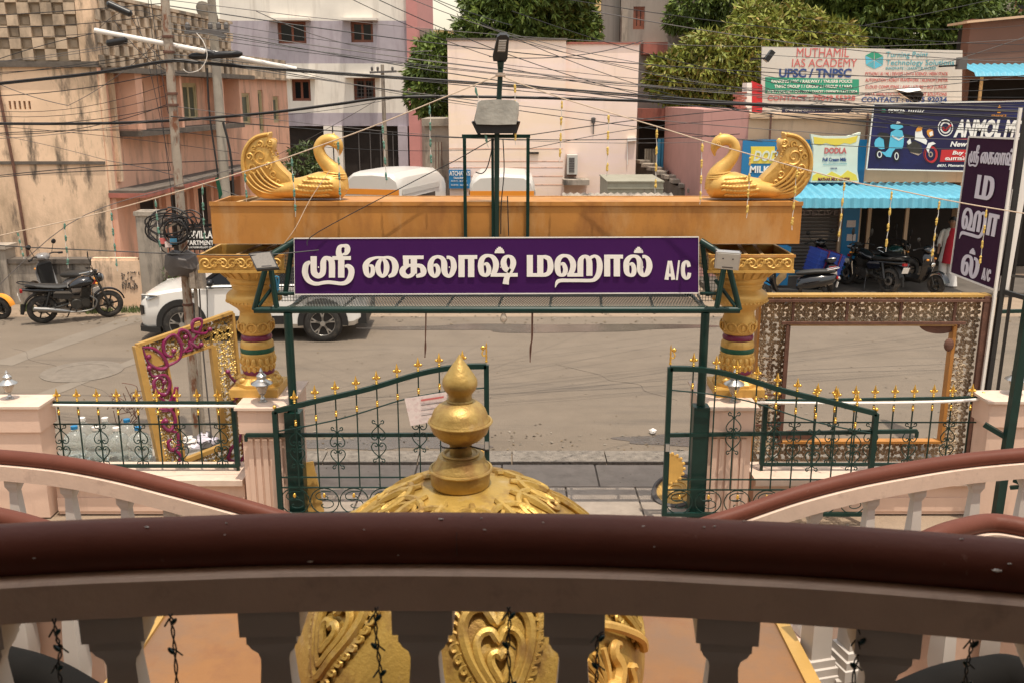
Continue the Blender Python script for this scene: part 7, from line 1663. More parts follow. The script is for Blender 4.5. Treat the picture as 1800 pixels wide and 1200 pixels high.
# string lights hanging under the beam
SL = [[(95, 1086), (100, 1120), (107, 1140), (102, 1172), (109, 1205), (112, 1240)], [(300, 1078), (303, 1100), (308, 1150), (311, 1205), (312, 1240)], [(662, 1066), (660, 1095), (664, 1140), (669, 1180), (673, 1240)], [(894, 1066), (896, 1090), (893, 1140), (898, 1200), (898, 1240)], [(1058, 1110), (1050, 1128), (1050, 1175), (1046, 1215), (1046, 1240)], [(1508, 1095), (1510, 1140), (1502, 1175), (1500, 1240)], [(1708, 1116), (1707, 1138), (1700, 1170), (1697, 1200), (1694, 1240)]]
m_bulbg = mat('green_bulb_plastic', (.004, .022, .020), .25, nv=.1)
for i, pts in enumerate(SL):
    t = T('string_light', 'dark green string light strand hanging under the balcony beam', 'string light', tuple(at(*pts[0], 1.60)), 'string light strands under the balcony beam'); t['label'] = '%s dark green string light strand from the left under the balcony beam' % ORD[i]
    C = cat([at(x, y, 1.595) for x, y in pts], 6); mb = MB()
    for ph in (0, 3.14): mb.tube([p+Vector((math.cos(k*.9+ph)*.0028, math.sin(k*.9+ph)*.0022, 0)) for k, p in enumerate(C)], .0016, 5)
    mb.build('cord', m_cable, t, smooth=True)
    for k in range(4, len(C), 7):
        p = C[k]; s = (-1)**k; mb = MB(); mb.ell(p+Vector((s*.005, -.004, 0)), (.0045, .0045, .009), 8, 6, M=Matrix.Rotation(R(40*s), 3, 'Y')); mb.tube([p+Vector((-.004, 0, .004)), p+Vector((-.014*s, 0, -.012))], .0018, 4); mb.build('bulb', m_bulbg, t, smooth=True)
# ================================================================== porch roof and golden dome
pr_ = T('entrance_porch', 'flat ochre porch roof in front of the balcony carrying the dome', 'porch', (-.2, 3.2, 0))
mb = MB(); mb.bb(-1.60, 1.20, 1.95, 4.55, 2.02, 2.19); mb.build('roof', m_porch, pr_)
mb = MB()
for a, b in (((-1.62, 1.95), (-1.62, 4.57)), ((1.22, 1.95), (1.22, 4.57)), ((-1.62, 4.57), (1.22, 4.57))): mb.bar((*a, 2.15), (*b, 2.15), .06, .11)
mb.build('roof_edge', m_goldpl, pr_)
for x in (-1.45, 1.05):
    for y in (2.1, 4.4):
        mb = MB(); mb.lathe([(.10, 0), (.10, .15), (.07, .2), (.07, 1.9), (.11, 2.019)], (x, y, 0), 14); mb.build('column', m_gold, pr_, smooth=40)
DY = 3.3; dx = at(821, 900, DY).x; zq = Z(1130, DY); zt = Z(846, DY); DR = .668
def dr(z):
    if z <= zq: return DR*(1-.10*((zq-z)/.3)**2)
    f = (z-zq)/(zt-zq); return DR*math.sqrt(max(.0, 1-f**2.0))*(1-.05*f)
def D(th, z, o=0.0):
    r = dr(z)+o*(1 if z < zt-.1 else .6); zz = z+(o*.6 if z > zq else 0); return Vector((dx+r*math.sin(th), DY-r*math.cos(th), zz))
dome = T('golden_dome', 'golden dome with heart medallions and pot finial in front of the balcony', 'dome', (dx, DY, 2.19))
prof = [(dr(z), z) for z in [2.195+(zt-.004-2.195)*k/40 for k in range(41)]]
mb = MB(); mb.lathe(prof, (dx, DY, 0), 64); mb.build('shell', m_dome, dome, smooth=60)
fs_ = 3.3/.95/F
FPR = [(854, 30), (853, 47), (848, 52), (838, 52.5), (826, 54), (822, 53.5), (815, 49), (806, 44), (799, 41), (796.5, 30), (796, 20), (788, 19), (779, 20), (776, 24), (768, 38), (757, 49), (747, 53), (742, 54.5), (738, 54.5), (735, 52), (728, 49.5), (720, 46), (713, 39), (707, 30), (704, 21), (700, 20.5), (694, 20.5), (690, 22), (684, 27.5), (676, 30.5), (668, 30), (660, 25.5), (650, 19), (640, 12.5), (632, 6.5), (622, .6)]
fx = dx-.02
mb = MB(); mb.lathe([(r*fs_, Z(y, DY)) for y, r in FPR], (fx, DY, 0), 40)
for i, v in enumerate(mb.v):
    q = noise.noise(Vector((v.x*9, v.y*9, v.z*9))); d = Vector((v.x-fx, v.y-DY, 0)); mb.v[i] = v+d*(.05*q)+Vector((0, 0, .004*q))
mb.build('finial', m_golddull, dome, smooth=50)
for yy_, rr_, tr in ((739.5, 54.6, .0055), (822, 54.2, .006), (703, 21, .006), (796, 31, .006)):
    mb = MB(); mb.tube([Vector((fx+rr_*fs_*math.cos(a), DY+rr_*fs_*math.sin(a), Z(yy_, DY))) for a in [6.283*k/40 for k in range(40)]], tr, 6, closed=True); mb.build('finial_ring', m_golddull, dome, smooth=True)
# acanthus leaves under the finial, laid out along the curve of the shell
_zs = [zt-.001-(zt-2.3)*(k/200.)**2 for k in range(201)]; _S = [0.0]
for k in range(200): _S.append(_S[-1]+math.hypot(dr(_zs[k+1])-dr(_zs[k]), _zs[k+1]-_zs[k]))
def D2(th, s_, o=.0):
    k = 0
    while k < 199 and _S[k+1] < s_: k += 1
    f = (s_-_S[k])/max(1e-6, _S[k+1]-_S[k]); z = _zs[k]+(_zs[k+1]-_zs[k])*f; r = dr(z)
    z2 = z-.01; t_ = Vector((dr(z2)-r, 0, -.01)).normalized(); nx, nz = -t_.z, t_.x
    r += nx*o; return Vector((dx+r*math.sin(th), DY-r*math.cos(th), z+nz*o))
for k in range(11):
    th = 6.283*k/11+.15
    for s in (-1, 1):
        mb = MB(); pts = [(.004, .14), (.035, .15), (.066, .19), (.078, .245), (.060, .285), (.034, .275), (.036, .24)]
        C = cat([D2(th+s*a/max(.16, .72*b+.06), b+.03, .006) for a, b in pts], 4); mb.tube(C, [.015-.00025*j for j in range(len(C))], 6); mb.build('acanthus_leaf', m_dome, dome, smooth=True)
        mb = MB(); C = cat([D2(th+s*a/max(.16, .72*b+.06), b+.03, .004) for a, b in ((.012, .16), (.040, .20), (.048, .25))], 4); mb.tube(C, .010, 5); mb.build('acanthus_leaf', m_dome, dome, smooth=True)
    mb = MB(); C = [D2(th, b, .006) for b in (.13, .2, .27, .32)]; mb.tube(cat(C, 3), [.010, .013, .015, .017, .018, .017, .015, .011, .008, .004], 6); mb.build('acanthus_rib', m_dome, dome, smooth=True)
for k in range(12):
    th = 6.283*(k+.5)/12; mb = MB(); C = [D2(th-.26+.52*j/10, .40+.07*math.sin(math.pi*j/10), .004) for j in range(11)]; mb.tube(C, .012, 6); mb.build('festoon', m_dome, dome, smooth=True)
# radiating ribs with beads, and arches
for k in range(6):
    th = R(12.5+30+60*k)
    for o in (-.05, .05):
        mb = MB(); C = [D(th+o*(1+.5*j/10), zt-.08-(.12)*j/10, .010) for j in range(11)]; mb.tube(C, .014, 6); mb.build('rib', m_dome, dome, smooth=True)
    mb = MB()
    for j in range(26): mb.ell(D(th+.03*math.sin(j*2.1), zt-.08-.14*j/26, .006), (.007, .007, .007), 5, 4)
    mb.build('bead_row', m_dome, dome, smooth=True, kind='stuff')
HT = [(0, .72), (.18, .98), (.46, .93), (.62, .62), (.55, .15), (.30, -.42), (0, -1.0), (-.30, -.42), (-.55, .15), (-.62, .62), (-.46, .93), (-.18, .98)]
for k in range(6):
    th = R(12.5+60*k); zc = 2.745
    def H(x, y, s, o): 
        z = zc+y*.150*s; return D(th+x*.185*s/max(dr(z), .3), z, o)
    for s, r_, o, nm in ((.95, .020, .010, 'heart_outline'), (.62, .016, .014, 'heart_outline'), (.28, .016, .016, 'heart_outline')):
        mb = MB(); mb.tube(cat([H(x, y-(.02 if s > .9 else .12-.1*s)+.15, s, o) for x, y in HT], 4, True), r_, 7, closed=True); mb.build(nm, m_dome, dome, smooth=True)
    mb = MB(); mb.tube(cat([H(x*1.28, y*1.22+.13, .98, .006) for x, y in HT], 4, True), .010, 6, closed=True); mb.build('border', m_dome, dome, smooth=True)
    B_ = cat([Vector((x, y, 0)) for x, y in HT], 3, True); mb = MB(); n = len(B_)
    for j in range(n):
        x, y = B_[j].x, B_[j].y; d = (B_[(j+1) % n]-B_[j-1]).normalized(); nx, ny = d.y*-1, d.x
        if nx*x+ny*(y-.1) < 0: nx, ny = -nx, -ny
        pts = [(x*1.05, y*1.05), (x*1.05+nx*.10+d.x*.05, y*1.05+ny*.10+d.y*.05), (x*1.05+nx*.20, y*1.05+ny*.20), (x*1.05+nx*.19-d.x*.08, y*1.05+ny*.19-d.y*.08), (x*1.05+nx*.11-d.x*.06, y*1.05+ny*.11-d.y*.06)]
        mb.tube(cat([H(a, b+.13, .98, .008) for a, b in pts], 3), .0080, 5)
    mb.build('scallop_border', m_dome, dome, smooth=True)
# peacock relief between two medallions on the right
th0 = R(47); mb = MB()
def Q(a, b, o=.02): return D(th0+a/DR, 2.55+b*.8, o)
mb.ell(Q(.0, -.02), (.06, .05, .08), 12, 8); mb.tube(cat([Q(.03, .02), Q(.07, .09), Q(.055, .15), Q(.075, .18), Q(.10, .165)], 4), [.03-.001*j for j in range(17)], 7)
for k in range(11):
    a = R(75+k*13); mb.tube(cat([Q(-.02, 0), Q(-.02+.10*math.cos(a), .10*math.sin(a)), Q(-.02+.20*math.cos(a+.12), .20*math.sin(a+.12))], 3), .011, 5)
mb.tube(cat([Q(.10, -.1), Q(.14, -.02), Q(.13, .05), Q(.16, .03)], 3), .016, 6); mb.build('peacock_relief', m_gold, dome, smooth=True)
th0 = R(58); mb = MB(); mb.tube(cat([D(th0-.25, 2.80, .02), D(th0-.05, 2.74, .03), D(th0+.16, 2.64, .03), D(th0+.22, 2.58, .02)], 4), .018, 7); mb.build('swag', m_gold, dome, smooth=True)
mb = MB(); q = D(R(-21), zt-.085, .02); mb.prism([q+Vector(v) for v in ((-.02, -.01, -.035), (.015, -.015, .035), (.022, -.01, .01), (.0, -.012, -.045))], (0, 0, 0), (0, .004, 0)); tag(mb.build('fallen_leaf', m_gfab), 'small pale green scrap lying on the golden dome', 'scrap')
mb = MB(); mb.tube(cat([Vector((fx-.02+.055*math.cos(a), DY+.05*math.sin(a)-.0, Z(779, DY)+.002*math.sin(3*a))) for a in [3.4+5.2*k/14 for k in range(15)]]+[Vector((fx+.10, DY-.05, Z(783, DY)))], 2), .003, 5); tag(mb.build('binding_wire', m_cable), 'black binding wire round the neck of the dome finial', 'wire')
# ================================================================== curved stairs left and right
def stair_rail(name, label, pts, bpx, wall_from, rr=.046, wl=True):
    """pts: (px,py,Y) of the rail centre line"""
    C = cat([at(*p) for p in pts], 6); t = T(name, label, 'balustrade', tuple((C[0]+C[-1])/2-Vector((0, 0, .95)))); 
    mb = MB(); mb.tube(C, rr, 14); mb.build('handrail', m_brown, t, smooth=True)
    rg = []
    for i, p in enumerate(C):
        d = (C[min(i+1, len(C)-1)]-C[max(i-1, 0)]); d.z = 0; d.normalize(); n = Vector((d.y, -d.x, 0)); rg.append([p+n*a+Vector((0, 0, z)) for a, z in ((-.06, -.036), (.06, -.036), (.06, -.13), (-.06, -.13))])
    mb = MB(); mb.loft(rg); mb.build('beam', m_bal, t)
    for px in bpx:
        k = min(range(len(C)), key=lambda j: abs((C[j].x*F/((C[j].y*cs+(CAMH-C[j].z)*sn))+900)-px)); p = C[k]; d = C[min(k+1, len(C)-1)]-C[max(k-1, 0)]
        z0 = p.z-.95; zz_ = p.z-.131
        pf = [(.05, z0), (.05, z0+.06), (.03, z0+.10), (.045, z0+.25), (.042, z0+.36), (.025, zz_-.09), (.024, zz_-.085), (.033, zz_-.06), (.040, zz_-.045), (.040, zz_)]
        mb = MB(); sq_lathe(mb, pf, (p.x, p.y, 0), math.atan2(d.y, d.x)); mb.build('baluster', m_grey, t, smooth=35)
    if wl:
        rg = []
        for i, p in enumerate(C):
            d = (C[min(i+1, len(C)-1)]-C[max(i-1, 0)]); d.z = 0; d.normalize(); n = Vector((d.y, -d.x, 0)); rg.append([p+n*a+Vector((0, 0, z)) for a, z in ((-.1, -.95), (.1, -.95))]+[Vector((p.x, p.y, 0))+n*.1, Vector((p.x, p.y, 0))-n*.1])
        mb = MB(); mb.loft(rg); mb.build('stair_wall', m_pink, t)
    return t
stair_rail('stair_balustrade', 'brown railed curved stair balustrade sweeping down from the left edge', [(-120, 800, 5.5), (-20, 801, 5.55), (100, 812, 5.5), (200, 830, 5.42), (300, 855, 5.34), (400, 882, 5.28), (480, 905, 5.25), (600, 945, 5.2)], [-65, 25, 118, 210, 297, 382, 468], None)
stair_rail('stair_balustrade', 'brown railed curved stair balustrade sweeping up to the right edge', [(1130, 957, 5.2), (1245, 919, 5.25), (1300, 902, 5.28), (1400, 868, 5.34), (1500, 842, 5.42), (1600, 823, 5.5), (1700, 808, 5.55), (1830, 797, 5.55), (1930, 797, 5.5)], [1345, 1440, 1527, 1618, 1714, 1810], None)
stair_rail('inner_balustrade', 'short inner stair rail cut by the lower left corner of the yard', [(-120, 885, 4.3), (0, 908, 4.3), (80, 930, 4.25), (160, 965, 4.2)], [20, 110], None)
stair_rail('inner_balustrade', 'short arched inner stair rail near the right edge', [(1560, 985, 4.15), (1640, 943, 4.2), (1700, 924, 4.3), (1745, 918, 4.35), (1800, 926, 4.3), (1900, 950, 4.2)], [1680, 1770], None)
# stair treads of white marble beside the porch
for sg, nm in ((-1, 'left'), (1, 'right')):
    t = T('marble_stair', 'white marble stair treads descending on the %s of the porch' % nm, 'stairs', (2.0*sg, 4.3, 0))
    for k in range(8):
        x0, x1 = ((1.27, 1.78) if sg > 0 else (1.66, 2.05)); z = 1.75-.17*k; y0 = 3.2+.30*k
        mb = MB(); mb.bb(sg*x0, sg*x1, y0, y0+.33, 0 if k == 7 else z-.3, z); mb.build('tread', m_marble, t)
        mb = MB(); mb.bb(sg*x0, sg*x1, y0+.331, y0+.336, z-.165, z-.012); mb.build('riser', m_grey, t)
for sg, xa_, xb_ in ((-1, 2.07, 3.6), (1, 1.80, 3.6)):
    t = T('stair_side_wall', 'plain peach side wall of the %s stairs below the balcony' % ('left' if sg < 0 else 'right'), 'wall', (sg*(xa_+xb_)/2, 3.8, 0))
    mb = MB(); mb.bb(sg*xa_, sg*xb_, 4.36, 4.9, 0, 2.04); mb.build('wall', m_pink, t)
    mb = MB(); mb.bb(sg*(xa_-.02), sg*xb_, 4.33, 4.93, 2.042, 2.09); mb.build('coping', m_pink, t)
t = T('stair_post_pair', 'pair of pale stepped stair balusters on the right marble stairs', 'balusters', tuple(at(1470, 1180, 3.8)))
for px, py in ((1430, 1180), (1496, 1165)):
    p = at(px, py, 3.75); pf = [(.085, p.z-.03), (.085, p.z+.02), (.075, p.z+.022), (.075, p.z+.055), (.062, p.z+.057), (.062, p.z+.09), (.048, p.z+.092), (.042, p.z+.5), (.06, p.z+.56)]
    mb = MB(); sq_lathe(mb, pf, (p.x, p.y, 0), .25); mb.bb(p.x-.09, p.x+.09, p.y-.09, p.y+.09, 0, p.z-.031); mb.build('baluster', m_grey, t)
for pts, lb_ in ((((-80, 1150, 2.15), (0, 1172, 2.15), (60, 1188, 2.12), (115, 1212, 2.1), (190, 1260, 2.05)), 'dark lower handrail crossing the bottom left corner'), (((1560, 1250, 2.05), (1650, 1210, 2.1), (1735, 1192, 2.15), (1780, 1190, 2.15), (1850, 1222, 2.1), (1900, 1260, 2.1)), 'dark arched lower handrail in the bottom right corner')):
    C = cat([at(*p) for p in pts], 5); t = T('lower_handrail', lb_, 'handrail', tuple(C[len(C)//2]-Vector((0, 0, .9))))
    mb = MB(); mb.tube(C, .055, 12); mb.build('rail', m_railshade, t, smooth=True)
    mb = MB(); mb.loft([[p+Vector(v) for v in ((0, -.05, -.04), (0, .05, -.04), (0, .05, -.85), (0, -.05, -.85))] for p in C]); mb.build('solid_side', m_railshade, t)  # near-black fill below the rail, shade put into its colour
# ================================================================== trees and bushes
def leaves_mesh(lobes, dens, L0, L1, wr, seed, droop=.55, per=7):
    rg = np.random.default_rng(seed); V = []
    for c, r in lobes:
        c = np.array(c); r = np.array(r); n = int(dens*4*math.pi*(r[0]*r[1]+r[0]*r[2]+r[1]*r[2])/3)
        d = rg.normal(size=(n, 3)); d /= np.linalg.norm(d, axis=1)[:, None]
        k = rg.uniform(.45, 1.0, n)**.5; k *= 1+.16*np.sin(d[:, 0]*7+c[0])*np.cos(d[:, 2]*6+c[2])
        p = c+d*r*k[:, None]
        p = np.repeat(p, per, 0); dd = np.repeat(d, per, 0); m = len(p)
        v = dd*.55+rg.normal(size=(m, 3))*.55; v[:, 2] -= droop; v /= np.linalg.norm(v, axis=1)[:, None]
        l = rg.uniform(L0, L1, m)[:, None]; s = np.cross(v, rg.normal(size=(m, 3))); s /= np.linalg.norm(s, axis=1)[:, None]; s *= l*wr
        a = p+v*l*.08; b = p+v*l*.5+s; e = p+v*l; f = p+v*l*.5-s; b[:, 2] += .0
        V.append(np.stack([a, b, e, f], 1).reshape(-1, 3))
    return np.concatenate(V)
def np_mesh(name, V, mt, par, kind='stuff'):
    me = bpy.data.meshes.new(name); off = np.array(par.location) if par else np.zeros(3); V = V-off; n = len(V)//4
    me.vertices.add(len(V)); me.vertices.foreach_set('co', V.astype(np.float32).ravel()); me.loops.add(4*n); me.loops.foreach_set('vertex_index', np.arange(4*n, dtype=np.int32))
    me.polygons.add(n); me.polygons.foreach_set('loop_start', np.arange(0, 4*n, 4, dtype=np.int32)); me.update(calc_edges=True); me.materials.append(mt)
    o = bpy.data.objects.new(name, me); COL.objects.link(o); o.parent = par
    if kind: o['kind'] = kind
    return o
def tree(name, label, base, lobes, mt, dens, L0, L1, seed, wr=.13, droop=.55, trunk=.22, limbs=True):
    t = T(name, label, 'tree', base); B = Vector(base); top = sum((Vector(c) for c, r in lobes), Vector())/len(lobes)
    mb = MB(); mb.tube(cat([B, B.lerp(Vector((top.x, B.y, top.z)), .45)+Vector((.2, 0, 0)), B.lerp(top, .75)], 4), [trunk*(1-.06*j) for j in range(9)], 10); mb.build('trunk', m_bark, t, smooth=True)
    fork = B.lerp(top, .6)
    for c, r in lobes:
        C = Vector(c); mb = MB(); mb.tube(cat([fork, fork.lerp(C, .5)+Vector((0, 0, .25)), C], 3), [.11, .10, .085, .07, .055, .045, .03], 7); mb.build('limb', m_bark, t, smooth=True)
    np_mesh('crown', leaves_mesh(lobes, dens, L0, L1, wr, seed, droop), mt, t); return t
def lob(px, py, r, Y, dy=0, f=(1, 1, .9)):
    p = at(px, py, Y+dy); s = r*Y/F; return (tuple(p), (s*f[0], s*f[1], s*f[2]))
tree('mango_tree', 'dense dark green mango tree behind the peach building', (X(880, 200, 36), 36, 0), [lob(902, 22, 84, 36), lob(965, 45, 78, 36, .6), lob(850, 58, 48, 36), lob(1000, 30, 52, 36, 1), lob(1015, 62, 32, 36), lob(940, -40, 96, 36), lob(775, 105, 48, 36.5), lob(755, 160, 42, 36.5), lob(778, 195, 30, 36.5), lob(740, 130, 26, 36.5), lob(808, 88, 26, 36.5)], m_leafg, 34, .24, .36, 3)
tree('young_mango_tree', 'yellowish mango tree with fresh leaves left of the billboard', (X(1240, 200, 31), 31, 0), [lob(1185, 135, 46, 31), lob(1240, 112, 60, 31), lob(1300, 128, 52, 31), lob(1205, 165, 26, 31), lob(1250, 155, 36, 31), lob(1330, 88, 58, 31), lob(1400, 70, 62, 31, .5), lob(1462, 82, 52, 31, .5), lob(1330, 40, 46, 31, 1), lob(1160, 128, 24, 31), lob(1370, 150, 36, 31, 1)], m_leafy, 42, .20, .34, 5)
tree('tall_mango_tree', 'tall shady mango tree behind the academy billboard', (X(1560, 200, 34), 34, 0), [lob(1560, 30, 100, 34), lob(1640, 45, 92, 34), lob(1480, 20, 90, 34, .8), lob(1680, 80, 48, 34, -.5), lob(1400, 0, 80, 34, 1), lob(1300, -5, 70, 34, 1), lob(1225, 5, 48, 34, 1), lob(1190, 35, 22, 34, 1), lob(1600, -60, 120, 34), lob(1250, 60, 30, 34, 1.5), lob(1640, 110, 40, 34, -.5), lob(1450, -70, 100, 34), lob(1690, 0, 60, 34), lob(1715, 40, 24, 34), lob(1530, 95, 45, 34, .5)], m_leafg, 34, .20, .33, 9)
tree('roadside_shrub', 'thin leafy shrub behind the left peacock', (X(535, 320, 30), 30, 0), [lob(535, 285, 26, 30), lob(515, 305, 24, 30), lob(556, 300, 24, 30), lob(545, 262, 14, 30), lob(520, 270, 10, 30)], m_leafb, 30, .14, .24, 12, trunk=.04)
tree('small_weed', 'small green weed growing at the foot of the black gate', (X(298, 500, 20.7), 20.7, 0), [lob(296, 486, 14, 20.7), lob(303, 497, 12, 20.7)], m_leafb, 60, .08, .14, 13, trunk=.012)
tree('roof_weed', 'dark weed patch at the top right above the brown roof', (X(1780, 40, 37), 37, 0), [lob(1790, 15, 40, 37), lob(1740, 30, 24, 37)], m_leafg, 26, .2, .3, 15, trunk=.1)
# fallen leaves, grit and litter along both road edges and in the gutter
LV = []; rg_ = np.random.default_rng(4)
for (x0, x1, y0, y1, n, sz) in ((-9, 9, 11.75, 12.7, 700, .022), (-20, 20, 19.2, 20.6, 900, .035), (-9, 9, 12.7, 19.2, 420, .018), (-2.4, 2.3, 9.3, 11.9, 220, .014)):
    c = np.stack([rg_.uniform(x0, x1, n), rg_.uniform(y0, y1, n), np.full(n, .006)], 1); a = rg_.uniform(0, 6.28, n); l = rg_.uniform(.4, 1.6, n)*sz
    u = np.stack([np.cos(a), np.sin(a), rg_.uniform(-.1, .3, n)], 1)*l[:, None]; v = np.stack([-np.sin(a), np.cos(a), rg_.uniform(-.1, .3, n)], 1)*l[:, None]*.5
    LV.append(np.stack([c-u, c-v, c+u, c+v], 1).reshape(-1, 3))
m_grit = mat('grit_and_leaves', (0, 0, 0), .9, nv=.1, isl=[(.06, .045, .03), (.16, .11, .06), (.10, .08, .06), (.28, .24, .19), (.07, .06, .045), (.20, .15, .09)])
go = np_mesh('roadside_grit', np.concatenate(LV), m_grit, None); go['label'] = 'grit, dry leaves and scraps scattered along the road edges'
# ================================================================== utility poles
q1 = gz(344, 798); PX1 = X(312, 400, 11.95)
p1 = T('utility_pole', 'rusty grey steel utility pole loaded with cables behind the left fence', 'utility pole', (q1.x, 11.95, 0))
def pole1(py): a = at(290, 0, 11.95); b = Vector((q1.x, 11.95, 0)); k = (Z(py, 11.95)-b.z)/(a.z-b.z); return b.lerp(a, k)
mb = MB(); mb.tube([Vector((q1.x, 11.95, 0)), pole1(560), pole1(300), pole1(0), pole1(-220)], [.062, .058, .055, .05, .045], 14); mb.build('pole', m_steelr, p1, smooth=True)
for py in (65, 92, 165, 185, 330, 445, 535):
    mb = MB(); c = pole1(py); mb.lathe([(.066, -.015), (.068, 0), (.066, .015)], c, 14); mb.build('clamp', m_rust, p1, smooth=True)
mb = MB(); mb.tube(cat([pole1(470)+Vector((.13, -.05, 0)), pole1(560)+Vector((.12, -.05, 0)), pole1(700)+Vector((.10, -.05, 0)), Vector((q1.x+.12, 11.88, 0))], 4), .024, 8); mb.build('conduit', m_concw, p1, smooth=True)
mb = MB(); mb.tube(cat([pole1(500)+Vector((.17, -.03, 0)), pole1(620)+Vector((.16, -.03, 0)), Vector((q1.x+.2, 11.9, 0))], 4), .010, 6); mb.build('conduit', m_cableg, p1, smooth=True)
c = pole1(485); mb = MB(); mb.box(c+Vector((.16, -.04, .0)), (.17, .12, .30)); mb.box(c+Vector((.10, -.09, .0)), (.06, .10, .27), rz=.5); mb.build('meter_box', m_concw, p1)
c = pole1(458); mb = MB(); rg = []
for z, r_ in ((.12, .09), (.06, .19), (-.06, .21), (-.18, .13)): rg.append([c+Vector((-.02+r_*math.cos(a)*(1+.12*math.sin(3*a)), -.09+r_*.55*math.sin(a), z+.03*math.sin(2*a+z*9))) for a in [6.283*k/12 for k in range(12)]])
mb.loft(rg); mb.build('tarpaulin_hood', m_tarp, p1, smooth=30)
mb = MB(); mb.bar(at(283, 406, 11.85), at(327, 384, 11.85), .035, .02); mb.build('cross_strap', m_concw, p1)
mb = MB(); a, b, c = at(167, 54, 12.1), at(350, 89, 12.0), at(520, 122, 12.6); mb.tube([a, b, c], .032, 10); mb.build('street_light_arm', m_ltrim, p1, smooth=True)
cl = T('cable_coil', 'tangled bundle of black cable loops tied to the utility pole', 'cable coil', tuple(at(295, 420, 11.8)))
for k in range(16):
    cx, cy, rx, ry = rnd(292, 318), rnd(392, 418), rnd(14, 40), rnd(14, 34)
    if k > 12: cx, cy, rx, ry = rnd(325, 345), rnd(385, 398), rnd(12, 22), rnd(8, 18)
    a0 = rnd(0, 6); yy = rnd(11.7, 11.85)
    C = [at(cx+rx*math.cos(a0+a)+rnd(-2, 2), cy+ry*math.sin(a0+a)+rnd(-2, 2), yy) for a in [6.283*j/12 for j in range(13)]]
    mb = MB(); mb.tube(cat(C, 2), rnd(.006, .011), 5); mb.build('loop', m_cable if k % 4 else m_cableg, cl, smooth=True)
for k, (px, py, mm) in enumerate(((305, 425, m_blued), (286, 424, m_redf), (296, 430, m_paper))):
    mb = MB(); mb.box(at(px, py, 11.72), (.08, .03, .07), rz=.3); mb.build('label_tape', mm, cl)
p2x = X(384, 170, 20.6); p2 = T('concrete_power_pole', 'grey concrete power pole with insulators before the old block', 'utility pole', (p2x, 20.6, 0))
mb = MB(); mb.tube([(p2x, 20.6, 0), (p2x, 20.6, Z(60, 20.6)), (p2x, 20.6, Z(-80, 20.6))], [.12, .09, .075], 12); mb.build('pole', m_conc, p2, smooth=True)
mb = MB(); mb.bar(at(325, 57, 20.4), at(402, 55, 20.4), .07); mb.bar(at(372, 55, 20.4), at(396, 66, 20.4), .1); mb.build('crossarm', m_cableg, p2)
for px in (330, 370, 385, 398):
    mb = MB(); q = at(px, 54, 20.4); mb.lathe([(.03, 0), (.05, .05), (.05, .12), (.02, .16)], q, 8); mb.build('insulator', m_cableg, p2)
mb = MB(); mb.tube(cat([(p2x-.16, 20.5, Z(120, 20.6)), (p2x-.18, 20.5, Z(200, 20.6)), (p2x-.10, 20.48, Z(300, 20.6)), (p2x-.1, 20.48, Z(350, 20.6))], 4), .02, 6); mb.tube(cat([(p2x+.10, 20.45, Z(215, 20.6)), (p2x+.22, 20.45, Z(290, 20.6)), (p2x+.16, 20.45, 1)], 4), .025, 6); mb.build('riser_cable', m_cable, p2, smooth=True)
mb = MB(); q = [at(378, 313, 10.9), at(384, 312, 10.9), at(391, 342, 10.9), at(386, 352, 10.9)]; mb.prism(q, (0, 0, 0), (0, .01, 0)); tag(mb.build('green_pennant', m_greenb), 'small green pennant hanging from the left rope by the beam end', 'pennant')
# name board on the black gate
nb = T('apartment_name_board', 'black apartment name board with white letters behind the utility pole', 'sign', tuple(at(350, 438, 20.7)))
pp('board', [(322, 401), (377, 401), (377, 440), (322, 440)], 20.7, m_black, nb, .04); ptext("KASIVILLA", 318, 419, 56, 13, 20.69, m_white, nb, .012); ptext("APARTMENT", 322, 431, 54, 8, 20.69, m_white, nb, .012); ptext("NO.14 MANNARSAMY ST", 326, 437, 46, 3.5, 20.69, m_white, nb)
# ================================================================== overhead cables
CPX = []
def cable(pts, r=.008, sag=0, mt=None, label='thin black overhead cable crossing the street', group='thin overhead cables', name='overhead_cable'):
    P = [at(*p) for p in pts]
    if len(P) == 2:
        a, b = P; P = [a.lerp(b, k/10)+Vector((0, 0, -sag*4*(k/10)*(1-k/10))) for k in range(11)]
    else: P = cat(P, 5)
    CPX.append(None); mb = MB(); mb.tube(P, r*.70, 5); o = mb.build(name, mt or m_cable, smooth=True); tag(o, label, 'cable', group); CPX[-1] = (o, P); return o
Yp = 11.9
# heavy bundles
for dy in (0, 3.0):
    cable([(-120, 160+dy, 12.2), (0, 146+dy, 12.1), (165, 128+dy, 12), (292, 107+dy, Yp), (345, 109+dy, 12), (450, 118+dy, 12.2), (660, 133+dy, 12.8), (900, 150+dy, 13.4), (1130, 168+dy, 14), (1350, 184+dy, 14.5), (1560, 196+dy, 15), (1900, 214+dy, 15.5)], .013 if dy else .017, label='heavy black cable bundle slung from the utility pole to the right', group='heavy cable bundle from the pole')
for dy in (0, 2.4):
    cable([(-120, 214+dy, 13.8), (0, 217+dy, 13.6), (230, 215+dy, 13.5), (450, 200+dy, 13.4), (590, 183+dy, 13.4), (690, 171+dy, 13.4), (870, 170+dy, 13.5), (1130, 177+dy, 13.8), (1350, 184+dy, 14.2), (1600, 190+dy, 14.8), (1900, 198+dy, 15)], .012 if dy else .019, label='thick black cable kinked before the lilac block', group='thick kinked cable pair')
cable([(-100, 424, 9.3), (0, 432, 9.3), (90, 437, 9.35), (160, 440, 9.4), (320, 447, 9.55), (450, 449, 9.6), (560, 440, 9.8)], .008, label='black service cable sagging past the left column capital', group=None)
cable([(540, 432, 9.9), (560, 408, 9.95), (730, 318, 10), (800, 283, 10.0), (866, 245, 10)], .007, label='black wire rising from the sign frame to the lamp stand', group=None)
